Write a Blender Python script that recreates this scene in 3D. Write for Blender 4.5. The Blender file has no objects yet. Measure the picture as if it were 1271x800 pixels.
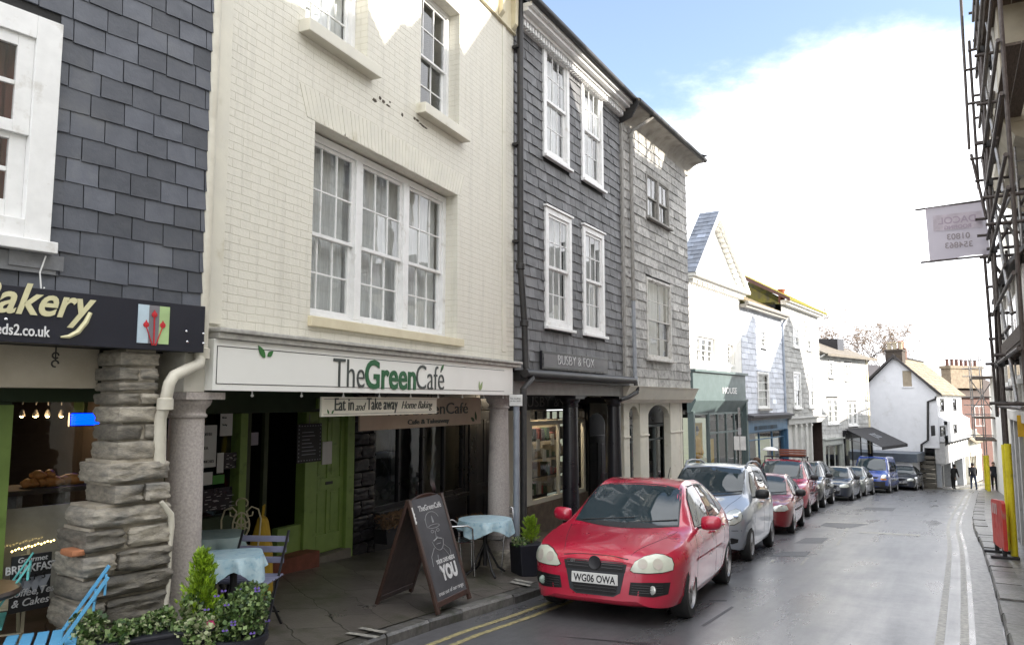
import bpy, bmesh, math, random
from mathutils import Vector, Matrix
from mathutils.bvhtree import BVHTree
random.seed(7)
rad = math.radians
# ------------------------------------------------------------------ camera model (used to measure real positions)
FPX, CX, CY, PITCH, CAMZ = 942.0, 635.5, 400.0, rad(5.88), 1.82
SLOPE = 0.068
def ray(px, py):
    a = (px - CX) / FPX; b = (CY - py) / FPX
    return Vector((a, math.cos(PITCH) - b * math.sin(PITCH), math.sin(PITCH) + b * math.cos(PITCH)))
def col(px): # X/Y of a pixel column near the horizon
    r = ray(px, 497); return r.x / r.y
def road_z(x, y):
    s = .407 * x + .914 * y
    if s > 75: s = 75 + (s - 75) * .15
    return -SLOPE * s
def on_road(px, py, lift=0.0):
    r = ray(px, py); t = 5.0
    for _ in range(60):
        x, y = r.x * t, r.y * t
        h = CAMZ + r.z * t - road_z(x, y) - lift
        dh = r.z + SLOPE * (.407 * r.x + .914 * r.y)
        t -= h / dh
    return Vector((r.x * t, r.y * t, CAMZ + r.z * t))
def at(px, py, Y):
    r = ray(px, py); t = Y / r.y
    return Vector((r.x * t, Y, CAMZ + r.z * t))
class Frame:
    """A facade line: x along the street, y into the building, z up."""
    def __init__(s, p, ang, zb):
        s.p = Vector((p[0], p[1])); s.a = rad(ang)
        s.d = Vector((math.sin(s.a), math.cos(s.a))); s.n = Vector((-math.cos(s.a), math.sin(s.a))); s.zb = zb
    def px(s, px, py, depth=0.0):
        r = ray(px, py); o = s.p + s.n * depth
        # t*(rx,ry) = o + u*d
        det = r.x * (-s.d.y) - r.y * (-s.d.x)
        t = (o.x * (-s.d.y) - o.y * (-s.d.x)) / det
        q = Vector((r.x * t, r.y * t)); u = (q - o).dot(s.d)
        return u, CAMZ + r.z * t - s.zb
    def u(s, px, py=497, depth=0.0): return s.px(px, py, depth)[0]
    def z(s, px, py, depth=0.0): return s.px(px, py, depth)[1]
    def rect(s, x0, x1, yt, yb, depth=0.0, ref=None):
        """real rectangle from pixel columns x0,x1 and top/bottom rows read at column ref"""
        ref = x0 if ref is None else ref
        return s.u(x0, (yt+yb)/2, depth), s.u(x1, (yt+yb)/2, depth), s.z(ref, yb, depth), s.z(ref, yt, depth)
    def world(s, u, y, z): 
        q = s.p + s.d * u + s.n * y; return Vector((q.x, q.y, z + s.zb))
    def end(s, px):
        k = col(px); u = (k * s.p.y - s.p.x) / (s.d.x - k * s.d.y); q = s.p + s.d * u
        return (q.x, q.y), u
FCAFE = Frame((-2.47, 5.7), 24.15, road_z(-2.47, 5.7) + .18)
p1, LCAFE = FCAFE.end(637.5)
FBUS = Frame(p1, 29.0, road_z(*p1) + .18); p2, LBUS = FBUS.end(774)
FGREY = Frame(p2, 31.0, road_z(*p2) + .18); p3, LGREY = FGREY.end(857)
FPED = Frame((col(857) * 24.4, 24.4), 34.5, road_z(col(857) * 24.4, 24.4) + .2); p4, LPED = FPED.end(922)
FBLUE = Frame(p4, 35, road_z(*p4) + .18); p5, LBLUE = FBLUE.end(973.5)
FTALL = Frame(p5, 34.6, road_z(*p5) + .18); p6, LTALL = FTALL.end(1019)
FHIP = Frame((col(1019) * 43, 43), 44, road_z(col(1019) * 43, 43) + .18); p7, LHIP = FHIP.end(1078)
FBAK = Frame((-2.33, 5.80), 36, FCAFE.zb)
k8 = col(1163); FEND = Frame((k8 * 50, 50), 38, road_z(k8 * 50, 50) + .1)
# right-hand row
FRIGHT = Frame((6.37, 6.8), 30, 0)
SUN_AZ, SUN_EL = rad(107), rad(23)      # azimuth from +Y towards +X
TOSUN = Vector((math.sin(SUN_AZ) * math.cos(SUN_EL), math.cos(SUN_AZ) * math.cos(SUN_EL), math.sin(SUN_EL)))
# ------------------------------------------------------------------ scene helpers
scene = bpy.context.scene
COL = scene.collection
def tag(o, label=None, cat=None, group=None, kind=None):
    if label: o['label'] = label
    if cat: o['category'] = cat
    if group: o['group'] = group
    if kind: o['kind'] = kind
    return o
def empty(name, loc=(0, 0, 0), rz=0.0, label=None, cat=None, group=None):
    o = bpy.data.objects.new(name, None); COL.objects.link(o)
    o.empty_display_size = .2; o.location = loc; o.rotation_euler = (0, 0, rz)
    return tag(o, label, cat, group)
def copy_tree(o, parent=None):
    c = o.copy(); COL.objects.link(c)
    if parent: c.parent = parent
    for ch in o.children: copy_tree(ch, c)
    return c
def sharp(me, ang=35):
    for p in me.polygons: p.use_smooth = True
    me.set_sharp_from_angle(angle=rad(ang))
class MB:
    def __init__(s): s.v = []; s.f = []; s.m = []; s.t = []; s.cm = 0; s.tone = 1.0
    def face(s, pts):
        b = len(s.v); s.v += [tuple(p) for p in pts]; s.f.append(tuple(range(b, b + len(pts)))); s.m.append(s.cm); s.t.append(s.tone)
    def mesh(s, vs, fs):
        b = len(s.v); s.v += [tuple(p) for p in vs]
        for f in fs: s.f.append(tuple(i + b for i in f)); s.m.append(s.cm); s.t.append(s.tone)
    def box(s, x0, x1, y0, y1, z0, z1):
        v = [(x, y, z) for z in (z0, z1) for y in (y0, y1) for x in (x0, x1)]
        s.mesh(v, [(0, 2, 3, 1), (4, 5, 7, 6), (0, 1, 5, 4), (2, 6, 7, 3), (0, 4, 6, 2), (1, 3, 7, 5)])
    def prism(s, poly, y0, y1, axis='y'):
        n = len(poly)
        P = (lambda a, b, y: (a, y, b)) if axis == 'y' else ((lambda a, b, y: (a, b, y)) if axis == 'z' else (lambda a, b, y: (y, a, b)))
        v = [P(a, b, y0) for a, b in poly] + [P(a, b, y1) for a, b in poly]
        s.mesh(v, [tuple(range(n)), tuple(range(2 * n - 1, n - 1, -1))] + [(i, i + n, (i + 1) % n + n, (i + 1) % n) for i in range(n)])
    def bar(s, a, b, w, h=None):
        """square bar from a to b"""
        a = Vector(a); b = Vector(b); h = h or w; d = (b - a).normalized()
        up = Vector((0, 0, 1)) if abs(d.z) < .95 else Vector((0, 1, 0))
        x = d.cross(up).normalized() * w / 2; y = x.cross(d).normalized() * h / 2
        v = [p + sx * x + sy * y for p in (a, b) for sx, sy in ((-1, -1), (1, -1), (1, 1), (-1, 1))]
        s.mesh(v, [(0, 1, 2, 3), (7, 6, 5, 4), (0, 4, 5, 1), (1, 5, 6, 2), (2, 6, 7, 3), (3, 7, 4, 0)])
    def tube(s, pts, r, n=8, closed=False, cap=True):
        pts = [Vector(p) for p in pts]; m = len(pts); rings = []
        rs = r if isinstance(r, (list, tuple)) else [r] * m
        prev = None
        for i, p in enumerate(pts):
            if closed: d = pts[(i + 1) % m] - pts[i - 1]
            else: d = pts[min(i + 1, m - 1)] - pts[max(i - 1, 0)]
            d.normalize()
            if prev is None:
                up = Vector((0, 0, 1)) if abs(d.z) < .9 else Vector((1, 0, 0)); x = d.cross(up).normalized()
            else:
                x = (prev - d * prev.dot(d)).normalized()
            prev = x; y = d.cross(x)
            rings.append([p + (x * math.cos(2 * math.pi * k / n) + y * math.sin(2 * math.pi * k / n)) * rs[i] for k in range(n)])
        v = [q for rg in rings for q in rg]; f = []
        for i in range(m if closed else m - 1):
            j = (i + 1) % m
            for k in range(n): f.append((i * n + k, i * n + (k + 1) % n, j * n + (k + 1) % n, j * n + k))
        if cap and not closed: f += [tuple(range(n - 1, -1, -1)), tuple((m - 1) * n + k for k in range(n))]
        s.mesh(v, f)
    def lathe(s, prof, c=(0, 0, 0), n=24, axis='z', cap=True):
        v = []; f = []; m = len(prof)
        for r, z in prof:
            for k in range(n):
                a = 2 * math.pi * k / n; x, y = r * math.cos(a), r * math.sin(a)
                p = (x, y, z) if axis == 'z' else (x, z, y)
                v.append((p[0] + c[0], p[1] + c[1], p[2] + c[2]))
        for i in range(m - 1):
            for k in range(n): f.append((i * n + k, i * n + (k + 1) % n, (i + 1) * n + (k + 1) % n, (i + 1) * n + k))
        if cap: f += [tuple(range(n - 1, -1, -1)), tuple((m - 1) * n + k for k in range(n))]
        s.mesh(v, f)
    def build(s, name, mats, parent=None, smooth=None, bevel=0, recalc=True, loc=None, tones=False):
        me = bpy.data.meshes.new(name); me.from_pydata(s.v, [], s.f); me.validate()
        if not isinstance(mats, (list, tuple)): mats = [mats]
        for m in mats: me.materials.append(m)
        if len(me.polygons) == len(s.m): me.polygons.foreach_set('material_index', s.m)
        if tones and len(me.polygons) == len(s.t):
            at_ = me.attributes.new('tone', 'FLOAT', 'FACE'); at_.data.foreach_set('value', s.t)
        if recalc:
            bm = bmesh.new(); bm.from_mesh(me); bmesh.ops.recalc_face_normals(bm, faces=bm.faces); bm.to_mesh(me); bm.free()
        if smooth: sharp(me, smooth)
        o = bpy.data.objects.new(name, me); COL.objects.link(o)
        if parent: o.parent = parent
        if loc: o.location = loc
        if bevel:
            b = o.modifiers.new('bevel', 'BEVEL'); b.width = bevel; b.segments = 2; b.limit_method = 'ANGLE'
        return o
def text(body, size, mat, parent, loc, rot=(rad(90), 0, 0), name='lettering', align='LEFT', shear=0, bold=0, sx=1.0, ext=.004, space=1.0):
    cu = bpy.data.curves.new(name, 'FONT'); cu.body = body; cu.size = size; cu.align_x = align; cu.shear = shear
    cu.offset = bold; cu.extrude = ext; cu.space_character = space; cu.resolution_u = 4
    t = bpy.data.objects.new(name, cu); COL.objects.link(t)
    dg = bpy.context.evaluated_depsgraph_get()
    me = bpy.data.meshes.new_from_object(t.evaluated_get(dg)); me.name = name
    me.materials.clear(); me.materials.append(mat)
    bpy.data.objects.remove(t); bpy.data.curves.remove(cu)
    o = bpy.data.objects.new(name, me); COL.objects.link(o); o.parent = parent; o.location = loc; o.rotation_euler = rot; o.scale = (sx, 1, 1)
    return o
def holes_grid(u0, u1, z0, z1, holes):
    us = sorted({u0, u1} | {h[i] for h in holes for i in (0, 1) if u0 < h[i] < u1})
    zs = sorted({z0, z1} | {h[i] for h in holes for i in (2, 3) if z0 < h[i] < z1})
    for a, b in zip(us, us[1:]):
        for c, d in zip(zs, zs[1:]):
            mu, mz = (a + b) / 2, (c + d) / 2
            if not any(h[0] < mu < h[1] and h[2] < mz < h[3] for h in holes): yield a, b, c, d
def wall_mb(u0, u1, z0, z1, holes, y=0.0, thick=.25):
    m = MB()
    for a, b, c, d in holes_grid(u0, u1, z0, z1, holes):
        m.face([(a, y, c), (b, y, c), (b, y, d), (a, y, d)])
    for a, b, c, d in holes:
        a, b, c, d = max(a, u0), min(b, u1), max(c, z0), min(d, z1)
        m.face([(a, y, c), (a, y, d), (a, y + thick, d), (a, y + thick, c)])
        m.face([(b, y, c), (b, y + thick, c), (b, y + thick, d), (b, y, d)])
        m.face([(a, y, d), (b, y, d), (b, y + thick, d), (a, y + thick, d)])
        m.face([(a, y, c), (a, y + thick, c), (b, y + thick, c), (b, y, c)])
    return m
def slates_mb(u0, u1, z0, z1, holes, w, h, y=0.0, seed=1, jit=.25, lip=.016, tone=(.75, 1.25), off=.5, sag=0.0, wj=.06):
    """hung slates: one thin tilted box each, in courses"""
    R = random.Random(seed); m = MB(); r = 0; z = z0
    while z < z1 - .01:
        zt = min(z + h, z1); zc = (z + zt) / 2
        free = [(u0, u1)]
        for a, b, c, d in holes:
            if c < zc < d:
                nf = []
                for p, q in free:
                    if b <= p or a >= q: nf.append((p, q)); continue
                    if a > p: nf.append((p, a))
                    if b < q: nf.append((b, q))
                free = nf
        for p, q in free:
            x = p - (w * off if r % 2 else 0) - R.random() * .05
            while x < q - .012:
                x2 = x + w * (1 + R.uniform(-wj, wj))
                a, b = max(x, p), min(x2, q)
                if q - b < w * .2: b = q
                if b - a > .012:
                    g = .0035; zz = z + R.uniform(-.006, .006) * (h / .2); ll = lip * R.uniform(.7, 1.4)
                    tl = R.uniform(-.004, .004)
                    m.tone = R.uniform(*tone)
                    if R.random() < .06: m.tone *= R.uniform(.65, 1.5)
                    A, B2 = a + g, b - g
                    v = [(A, y - ll, zz + tl), (B2, y - ll, zz - tl), (B2, y - .004, zt + .012), (A, y - .004, zt + .012), (A, y, zz + tl), (B2, y, zz - tl)]
                    m.mesh(v, [(0, 1, 2, 3), (0, 4, 5, 1), (0, 3, 4), (1, 5, 2)])
                x = b
        z += h; r += 1
    return m
# ------------------------------------------------------------------ materials
def srgb(*c):
    """8-bit picture colour -> linear"""
    return tuple((x / 255 / 12.92 if x / 255 <= .04045 else ((x / 255 + .055) / 1.055) ** 2.4) for x in c)
MATS = {}
def mat(name, c, rough=.6, c2=None, nscale=6.0, bump=0.0, bscale=60.0, metal=0.0, coat=0.0, spec=.5, tone=False, dirt=None, dscale=1.2, damt=.5, stretch=(1, 1, 1), emit=None, detail=6, rvar=.12):
    if name in MATS: return MATS[name]
    M = bpy.data.materials.new(name); M.use_nodes = True; N = M.node_tree; n = N.nodes; L = N.links.new
    b = n['Principled BSDF']; tc = n.new('ShaderNodeTexCoord'); mp = n.new('ShaderNodeMapping'); mp.inputs['Scale'].default_value = stretch
    L(tc.outputs['Object'], mp.inputs['Vector'])
    def noise(sc, det=detail):
        t = n.new('ShaderNodeTexNoise'); t.inputs['Scale'].default_value = sc; t.inputs['Detail'].default_value = det; t.inputs['Roughness'].default_value = .6
        L(mp.outputs[0], t.inputs['Vector']); return t
    def mix(a, bb, fac, mode='MIX'):
        x = n.new('ShaderNodeMix'); x.data_type = 'RGBA'; x.blend_type = mode; x.clamp_result = False
        for k, v in ((0, fac), (6, a), (7, bb)):
            if hasattr(v, 'links'): L(v, x.inputs[k])
            elif k == 0: x.inputs[0].default_value = v
            else: x.inputs[k].default_value = (*v, 1) if len(v) == 3 else v
        return x.outputs[2]
    def ramp(s, lo, hi):
        r = n.new('ShaderNodeMapRange'); r.inputs[1].default_value = lo; r.inputs[2].default_value = hi; L(s, r.inputs[0]); return r.outputs[0]
    c2 = c2 or tuple(x * .8 for x in c)
    nz = noise(nscale)
    out = mix(c, c2, ramp(nz.outputs[0], .35, .65))
    if dirt:
        dz = noise(dscale); out = mix(out, dirt, (lambda r: r)(ramp(dz.outputs[0], .62 - damt * .25, .78 - damt * .1)))
    if tone:
        a = n.new('ShaderNodeAttribute'); a.attribute_name = 'tone'
        cm = n.new('ShaderNodeCombineColor'); 
        for i in range(3): L(a.outputs['Fac'], cm.inputs[i])
        out = mix(out, cm.outputs[0], 1.0, 'MULTIPLY')
    L(out, b.inputs['Base Color'])
    rr = n.new('ShaderNodeMapRange'); rr.inputs[3].default_value = max(0.02, rough - rvar); rr.inputs[4].default_value = min(1, rough + rvar); L(nz.outputs[0], rr.inputs[0]); L(rr.outputs[0], b.inputs['Roughness'])
    b.inputs['Metallic'].default_value = metal; b.inputs['Coat Weight'].default_value = coat; b.inputs['Specular IOR Level'].default_value = spec
    b.inputs['Coat Roughness'].default_value = .04
    if bump:
        bz = noise(bscale); bp = n.new('ShaderNodeBump'); bp.inputs['Strength'].default_value = bump; bp.inputs['Distance'].default_value = .01
        L(bz.outputs[0], bp.inputs['Height']); L(bp.outputs[0], b.inputs['Normal'])
    if emit: b.inputs['Emission Color'].default_value = (*emit[0], 1); b.inputs['Emission Strength'].default_value = emit[1]
    MATS[name] = M
    return M
def brick_mat(name, c, bw=.215, bh=.07, mortar=.008, bump=.6, c2=None, axes='xz', rough=.6, mc=None, dirt=None, rotz=0.0, damt=.4, dscale=2.0, squash=1.0, tintvar=.15, rvar=.1, streak=0):
    """painted brick / slabs: courses as relief, uneven tint"""
    if name in MATS: return MATS[name]
    M = bpy.data.materials.new(name); M.use_nodes = True; N = M.node_tree; n = N.nodes; L = N.links.new
    b = n['Principled BSDF']; tc = n.new('ShaderNodeTexCoord'); vec = tc.outputs['Object']
    if axes == 'xz':
        sp = n.new('ShaderNodeSeparateXYZ'); L(vec, sp.inputs[0]); cb = n.new('ShaderNodeCombineXYZ')
        ad = n.new('ShaderNodeMath'); ad.operation = 'ADD'; L(sp.outputs[0], ad.inputs[0]); L(sp.outputs[1], ad.inputs[1])
        L(ad.outputs[0], cb.inputs[0]); L(sp.outputs[2], cb.inputs[1]); vec = cb.outputs[0]
    if rotz:
        mp = n.new('ShaderNodeMapping'); mp.inputs['Rotation'].default_value = (0, 0, rotz); L(vec, mp.inputs[0]); vec = mp.outputs[0]
    # wobble so the courses are not ruler straight
    wz = n.new('ShaderNodeTexNoise'); wz.inputs['Scale'].default_value = 3; L(vec, wz.inputs['Vector'])
    va = n.new('ShaderNodeVectorMath'); va.operation = 'MULTIPLY_ADD'; va.inputs[1].default_value = (bh * .35,) * 3; L(wz.outputs[1], va.inputs[0]); L(vec, va.inputs[2])
    br = n.new('ShaderNodeTexBrick'); L(va.outputs[0], br.inputs['Vector'])
    br.inputs['Scale'].default_value = 1; br.inputs['Brick Width'].default_value = bw; br.inputs['Row Height'].default_value = bh
    br.inputs['Mortar Size'].default_value = mortar; br.inputs['Mortar Smooth'].default_value = .6; br.inputs['Bias'].default_value = 0
    c2 = c2 or tuple(x * (1 - tintvar) for x in c)
    br.inputs['Color1'].default_value = (*c, 1); br.inputs['Color2'].default_value = (*c2, 1); br.inputs['Mortar'].default_value = (*(mc or tuple(x * .85 for x in c)), 1)
    out = br.outputs['Color']
    nz = n.new('ShaderNodeTexNoise'); nz.inputs['Scale'].default_value = dscale; nz.inputs['Detail'].default_value = 8; nz.inputs['Roughness'].default_value = .65; L(tc.outputs['Object'], nz.inputs['Vector'])
    if dirt:
        mr = n.new('ShaderNodeMapRange'); mr.inputs[1].default_value = .66 - damt * .3; mr.inputs[2].default_value = .8 - damt * .1; L(nz.outputs[0], mr.inputs[0])
        x = n.new('ShaderNodeMix'); x.data_type = 'RGBA'; L(mr.outputs[0], x.inputs[0]); L(out, x.inputs[6]); x.inputs[7].default_value = (*dirt, 1); out = x.outputs[2]
    if streak:
        mp3 = n.new('ShaderNodeMapping'); mp3.inputs['Scale'].default_value = (5, 5, .35); L(tc.outputs['Object'], mp3.inputs[0]); sz = n.new('ShaderNodeTexNoise'); sz.inputs['Scale'].default_value = 1.6; sz.inputs['Detail'].default_value = 9; sz.inputs['Roughness'].default_value = .7; L(mp3.outputs[0], sz.inputs['Vector'])
        mr3 = n.new('ShaderNodeMapRange'); mr3.inputs[1].default_value = .5; mr3.inputs[2].default_value = .75; mr3.inputs[4].default_value = streak; L(sz.outputs[0], mr3.inputs[0])
        x3 = n.new('ShaderNodeMix'); x3.data_type = 'RGBA'; L(mr3.outputs[0], x3.inputs[0]); L(out, x3.inputs[6]); x3.inputs[7].default_value = (*(q * .62 for q in c), 1); out = x3.outputs[2]
        fk = n.new('ShaderNodeTexNoise'); fk.inputs['Scale'].default_value = 5; fk.inputs['Detail'].default_value = 12; fk.inputs['Roughness'].default_value = .75; L(tc.outputs['Object'], fk.inputs['Vector'])
        mr4 = n.new('ShaderNodeMapRange'); mr4.inputs[1].default_value = .70; mr4.inputs[2].default_value = .73; mr4.inputs[4].default_value = .8; L(fk.outputs[0], mr4.inputs[0])
        x4 = n.new('ShaderNodeMix'); x4.data_type = 'RGBA'; L(mr4.outputs[0], x4.inputs[0]); L(out, x4.inputs[6]); x4.inputs[7].default_value = (*(q * .42 for q in c), 1); out = x4.outputs[2]
    L(out, b.inputs['Base Color'])
    rr = n.new('ShaderNodeMapRange'); rr.inputs[3].default_value = rough - rvar; rr.inputs[4].default_value = rough + rvar; L(nz.outputs[0], rr.inputs[0]); L(rr.outputs[0], b.inputs['Roughness'])
    fz = n.new('ShaderNodeTexNoise'); fz.inputs['Scale'].default_value = 45; fz.inputs['Detail'].default_value = 5; L(tc.outputs['Object'], fz.inputs['Vector'])
    md = n.new('ShaderNodeMath'); md.operation = 'MULTIPLY_ADD'; md.inputs[1].default_value = -1.0; md.inputs[2].default_value = 1.0; L(br.outputs['Fac'], md.inputs[0])
    m2 = n.new('ShaderNodeMath'); m2.operation = 'MULTIPLY_ADD'; m2.inputs[1].default_value = .5; L(fz.outputs[0], m2.inputs[0]); L(md.outputs[0], m2.inputs[2])
    bp = n.new('ShaderNodeBump'); bp.inputs['Strength'].default_value = bump; bp.inputs['Distance'].default_value = .012; L(m2.outputs[0], bp.inputs['Height']); L(bp.outputs[0], b.inputs['Normal'])
    MATS[name] = M
    return M
def glass_mat(name, tint=(.55, .6, .62), refl=.25, rough=.015, wav=.03, trans=True, base=(.01, .012, .015)):
    if name in MATS: return MATS[name]
    M = bpy.data.materials.new(name); M.use_nodes = True; N = M.node_tree; n = N.nodes; L = N.links.new
    out = n['Material Output']; n.remove(n['Principled BSDF'])
    gg = n.new('ShaderNodeNewGeometry'); dp = n.new('ShaderNodeVectorMath'); dp.operation = 'DOT_PRODUCT'; L(gg.outputs['Normal'], dp.inputs[0]); L(gg.outputs['Incoming'], dp.inputs[1])
    ab = n.new('ShaderNodeMath'); ab.operation = 'ABSOLUTE'; L(dp.outputs['Value'], ab.inputs[0]); iv = n.new('ShaderNodeMath'); iv.operation = 'SUBTRACT'; iv.inputs[0].default_value = 1; L(ab.outputs[0], iv.inputs[1])
    pw = n.new('ShaderNodeMath'); pw.operation = 'POWER'; pw.inputs[1].default_value = 4; L(iv.outputs[0], pw.inputs[0])
    mr = n.new('ShaderNodeMapRange'); mr.inputs[1].default_value = 0; mr.inputs[2].default_value = 1; mr.inputs[3].default_value = refl; mr.inputs[4].default_value = 1; L(pw.outputs[0], mr.inputs[0])
    g = n.new('ShaderNodeBsdfGlossy'); g.inputs['Roughness'].default_value = rough
    if trans: t = n.new('ShaderNodeBsdfTransparent'); t.inputs[0].default_value = (*tint, 1)
    else: t = n.new('ShaderNodeBsdfDiffuse'); t.inputs[0].default_value = (*base, 1)
    mx = n.new('ShaderNodeMixShader'); L(mr.outputs[0], mx.inputs[0]); L(t.outputs[0], mx.inputs[1]); L(g.outputs[0], mx.inputs[2]); L(mx.outputs[0], out.inputs['Surface'])
    if wav:
        tc = n.new('ShaderNodeTexCoord'); z = n.new('ShaderNodeTexNoise'); z.inputs['Scale'].default_value = 2.5; L(tc.outputs['Object'], z.inputs['Vector'])
        bp = n.new('ShaderNodeBump'); bp.inputs['Strength'].default_value = wav; bp.inputs['Distance'].default_value = .1; L(z.outputs[0], bp.inputs['Height']); L(bp.outputs[0], g.inputs['Normal'])
    MATS[name] = M
    return M
CREAM = srgb(232, 226, 200)
m_brick = brick_mat('cream_painted_brick', (.685, .66, .572), bump=.65, mortar=.004, mc=(.615, .585, .485), dirt=(.60, .57, .475), damt=.3, streak=.5, tintvar=.02, dscale=1.4, rough=.55)
m_cream = mat('cream_paint', (.69, .662, .56), .5, c2=(.62, .60, .52), nscale=3, bump=.1, dirt=(.5, .46, .34), dscale=4, damt=.15)
m_creamtrim = mat('yellowed_cream_trim', (.66, .60, .43), .55, c2=(.60, .53, .37), nscale=5, bump=.1)
m_white = mat('white_gloss_paint', (.78, .78, .77), .35, c2=(.71, .71, .70), nscale=9, bump=.06, dirt=(.5, .48, .44), dscale=7, damt=.12)
m_oldwhite = mat('flaking_white_paint', (.62, .61, .58), .6, c2=(.5, .48, .44), nscale=14, bump=.25, dirt=(.28, .25, .21), dscale=11, damt=.4)
m_greywood = mat('bare_grey_timber', (.34, .33, .31), .75, c2=(.2, .19, .17), nscale=20, bump=.4, stretch=(3, 3, .5))
m_fascia = mat('off_white_signboard', (.78, .78, .74), .4, c2=(.75, .75, .71), nscale=2)
m_slate = mat('dark_hung_slate', (.085, .092, .11), .5, c2=(.060, .066, .082), nscale=5, bump=.35, bscale=22, tone=True, rvar=.1, dirt=(.13, .135, .145), dscale=2.5, damt=.3)
m_slate2 = mat('grey_hung_slate', (.150, .152, .158), .6, c2=(.10, .102, .108), nscale=6, bump=.35, bscale=24, tone=True, dirt=(.17, .17, .17), dscale=3, damt=.4)
m_slate3 = mat('pale_limewashed_slate', (.46, .45, .425), .75, c2=(.33, .325, .31), nscale=10, bump=.5, bscale=26, tone=True, dirt=(.14, .135, .13), dscale=9, damt=.5)
m_slatewhite = mat('white_painted_slate', (.62, .65, .72), .65, c2=(.52, .55, .62), nscale=5, bump=.3, bscale=20, tone=True, dirt=(.34, .34, .36), dscale=3, damt=.2)
m_slategrey = mat('grey_painted_slate', (.42, .42, .41), .7, c2=(.32, .32, .31), nscale=6, bump=.3, bscale=20, tone=True, dirt=(.2, .2, .19), dscale=4, damt=.3)
m_roof = mat('roof_slate', (.10, .11, .135), .6, c2=(.07, .075, .09), nscale=4, bump=.3, bscale=18, tone=True)
m_roofbrown = mat('lichened_roof_slate', (.30, .25, .17), .8, c2=(.20, .165, .11), nscale=5, bump=.4, bscale=15, tone=True)
m_moss = mat('yellow_lichen', (.36, .32, .05), .9, c2=(.22, .21, .05), nscale=6, bump=.8, bscale=18)
m_stone = mat('schist_rubble', (.315, .285, .23), .8, c2=(.165, .152, .13), nscale=14, bump=.8, bscale=40, detail=10, stretch=(1, 1, 2.5), dirt=(.10, .10, .095), dscale=2.2, damt=.45, tone=True)
m_mortar = mat('lime_mortar', (.42, .38, .31), .9, c2=(.28, .25, .2), nscale=9, bump=.7, bscale=30)
m_granite = mat('pinkish_granite', (.47, .425, .395), .75, c2=(.33, .30, .285), nscale=55, bump=.35, bscale=60, dirt=(.20, .185, .175), dscale=3, damt=.3)
m_black = mat('black_gloss_paint', (.012, .012, .016), .3, c2=(.018, .018, .022), nscale=4)
m_ironblack = mat('black_cast_iron', (.014, .014, .016), .5, c2=(.03, .028, .026), nscale=12, bump=.1)
m_navy = mat('navy_black_signboard', (.008, .009, .018), .35, c2=(.011, .012, .022), nscale=3)
m_green = mat('olive_green_paint', (.22, .33, .085), .45, c2=(.185, .28, .07), nscale=4, bump=.1, dirt=(.09, .13, .03), dscale=5, damt=.15)
m_dgreen = mat('dark_green_paint', (.03, .055, .022), .5, nscale=4)
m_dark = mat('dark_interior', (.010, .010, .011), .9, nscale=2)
m_brown = mat('dark_interior_floor', (.035, .026, .02), .8, nscale=4)
m_teal = mat('teal_shopfront_paint', (.10, .137, .137), .4, c2=(.085, .118, .118), nscale=4, bump=.05)
m_blueshop = mat('mid_blue_shopfront_paint', (.06, .15, .26), .45, c2=(.05, .125, .22), nscale=4)
m_palegrey = mat('pale_grey_paint', (.48, .48, .47), .5, c2=(.42, .42, .41), nscale=5, dirt=(.3, .29, .27), dscale=5, damt=.2)
m_render = mat('white_roughcast', (.74, .75, .78), .85, c2=(.69, .70, .73), nscale=2.5, bump=.3, bscale=50, dirt=(.56, .56, .56), dscale=1.2, damt=.15)
m_whitewash = mat('white_limewash', (.78, .77, .73), .7, c2=(.73, .72, .68), nscale=3, bump=.15)
m_glass = glass_mat('window_glass', tint=(.9, .92, .92), refl=.09, wav=.012)
m_glassd = glass_mat('shop_glass', tint=(.86, .88, .88), refl=.06, wav=.008)
m_curtain = mat('net_curtain', (.70, .70, .69), .9, c2=(.50, .50, .49), nscale=14, stretch=(6, 1, .25))
m_redcurtain = mat('red_brown_curtain', (.22, .075, .05), .9, c2=(.12, .04, .03), nscale=9, stretch=(5, 1, .3))
m_metal = mat('galvanised_tube', (.34, .34, .34), .5, c2=(.22, .21, .20), nscale=25, metal=.6, bump=.1, dirt=(.20, .12, .07), dscale=8, damt=.25)
m_darktube = mat('rusty_scaffold_tube', (.085, .072, .066), .55, c2=(.05, .038, .033), nscale=15, metal=.35, bump=.15)
m_board = mat('scaffold_board', (.10, .075, .055), .85, c2=(.06, .045, .035), nscale=12, bump=.3, stretch=(.6, 4, 4))
m_yellow = mat('yellow_plastic_sleeve', (.72, .62, .02), .5, c2=(.60, .5, .015), nscale=6, dirt=(.35, .28, .05), dscale=5, damt=.25)
m_chrome = mat('polished_aluminium', (.72, .73, .74), .2, nscale=10, metal=1.0, rvar=.05)
m_rubber = mat('tyre_rubber', (.009, .009, .010), .85, c2=(.015, .015, .015), nscale=18, bump=.1)
m_blackplastic = mat('black_plastic', (.016, .016, .018), .5, nscale=10)
m_paper = mat('white_paper', (.66, .66, .64), .8, c2=(.6, .6, .58), nscale=5)
m_chalk = mat('chalk_marks', (.62, .62, .62), .9, c2=(.42, .42, .42), nscale=40)
m_wood = mat('varnished_brown_wood', (.10, .05, .025), .45, c2=(.06, .03, .016), nscale=9, stretch=(6, 6, .6), bump=.1)
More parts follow.
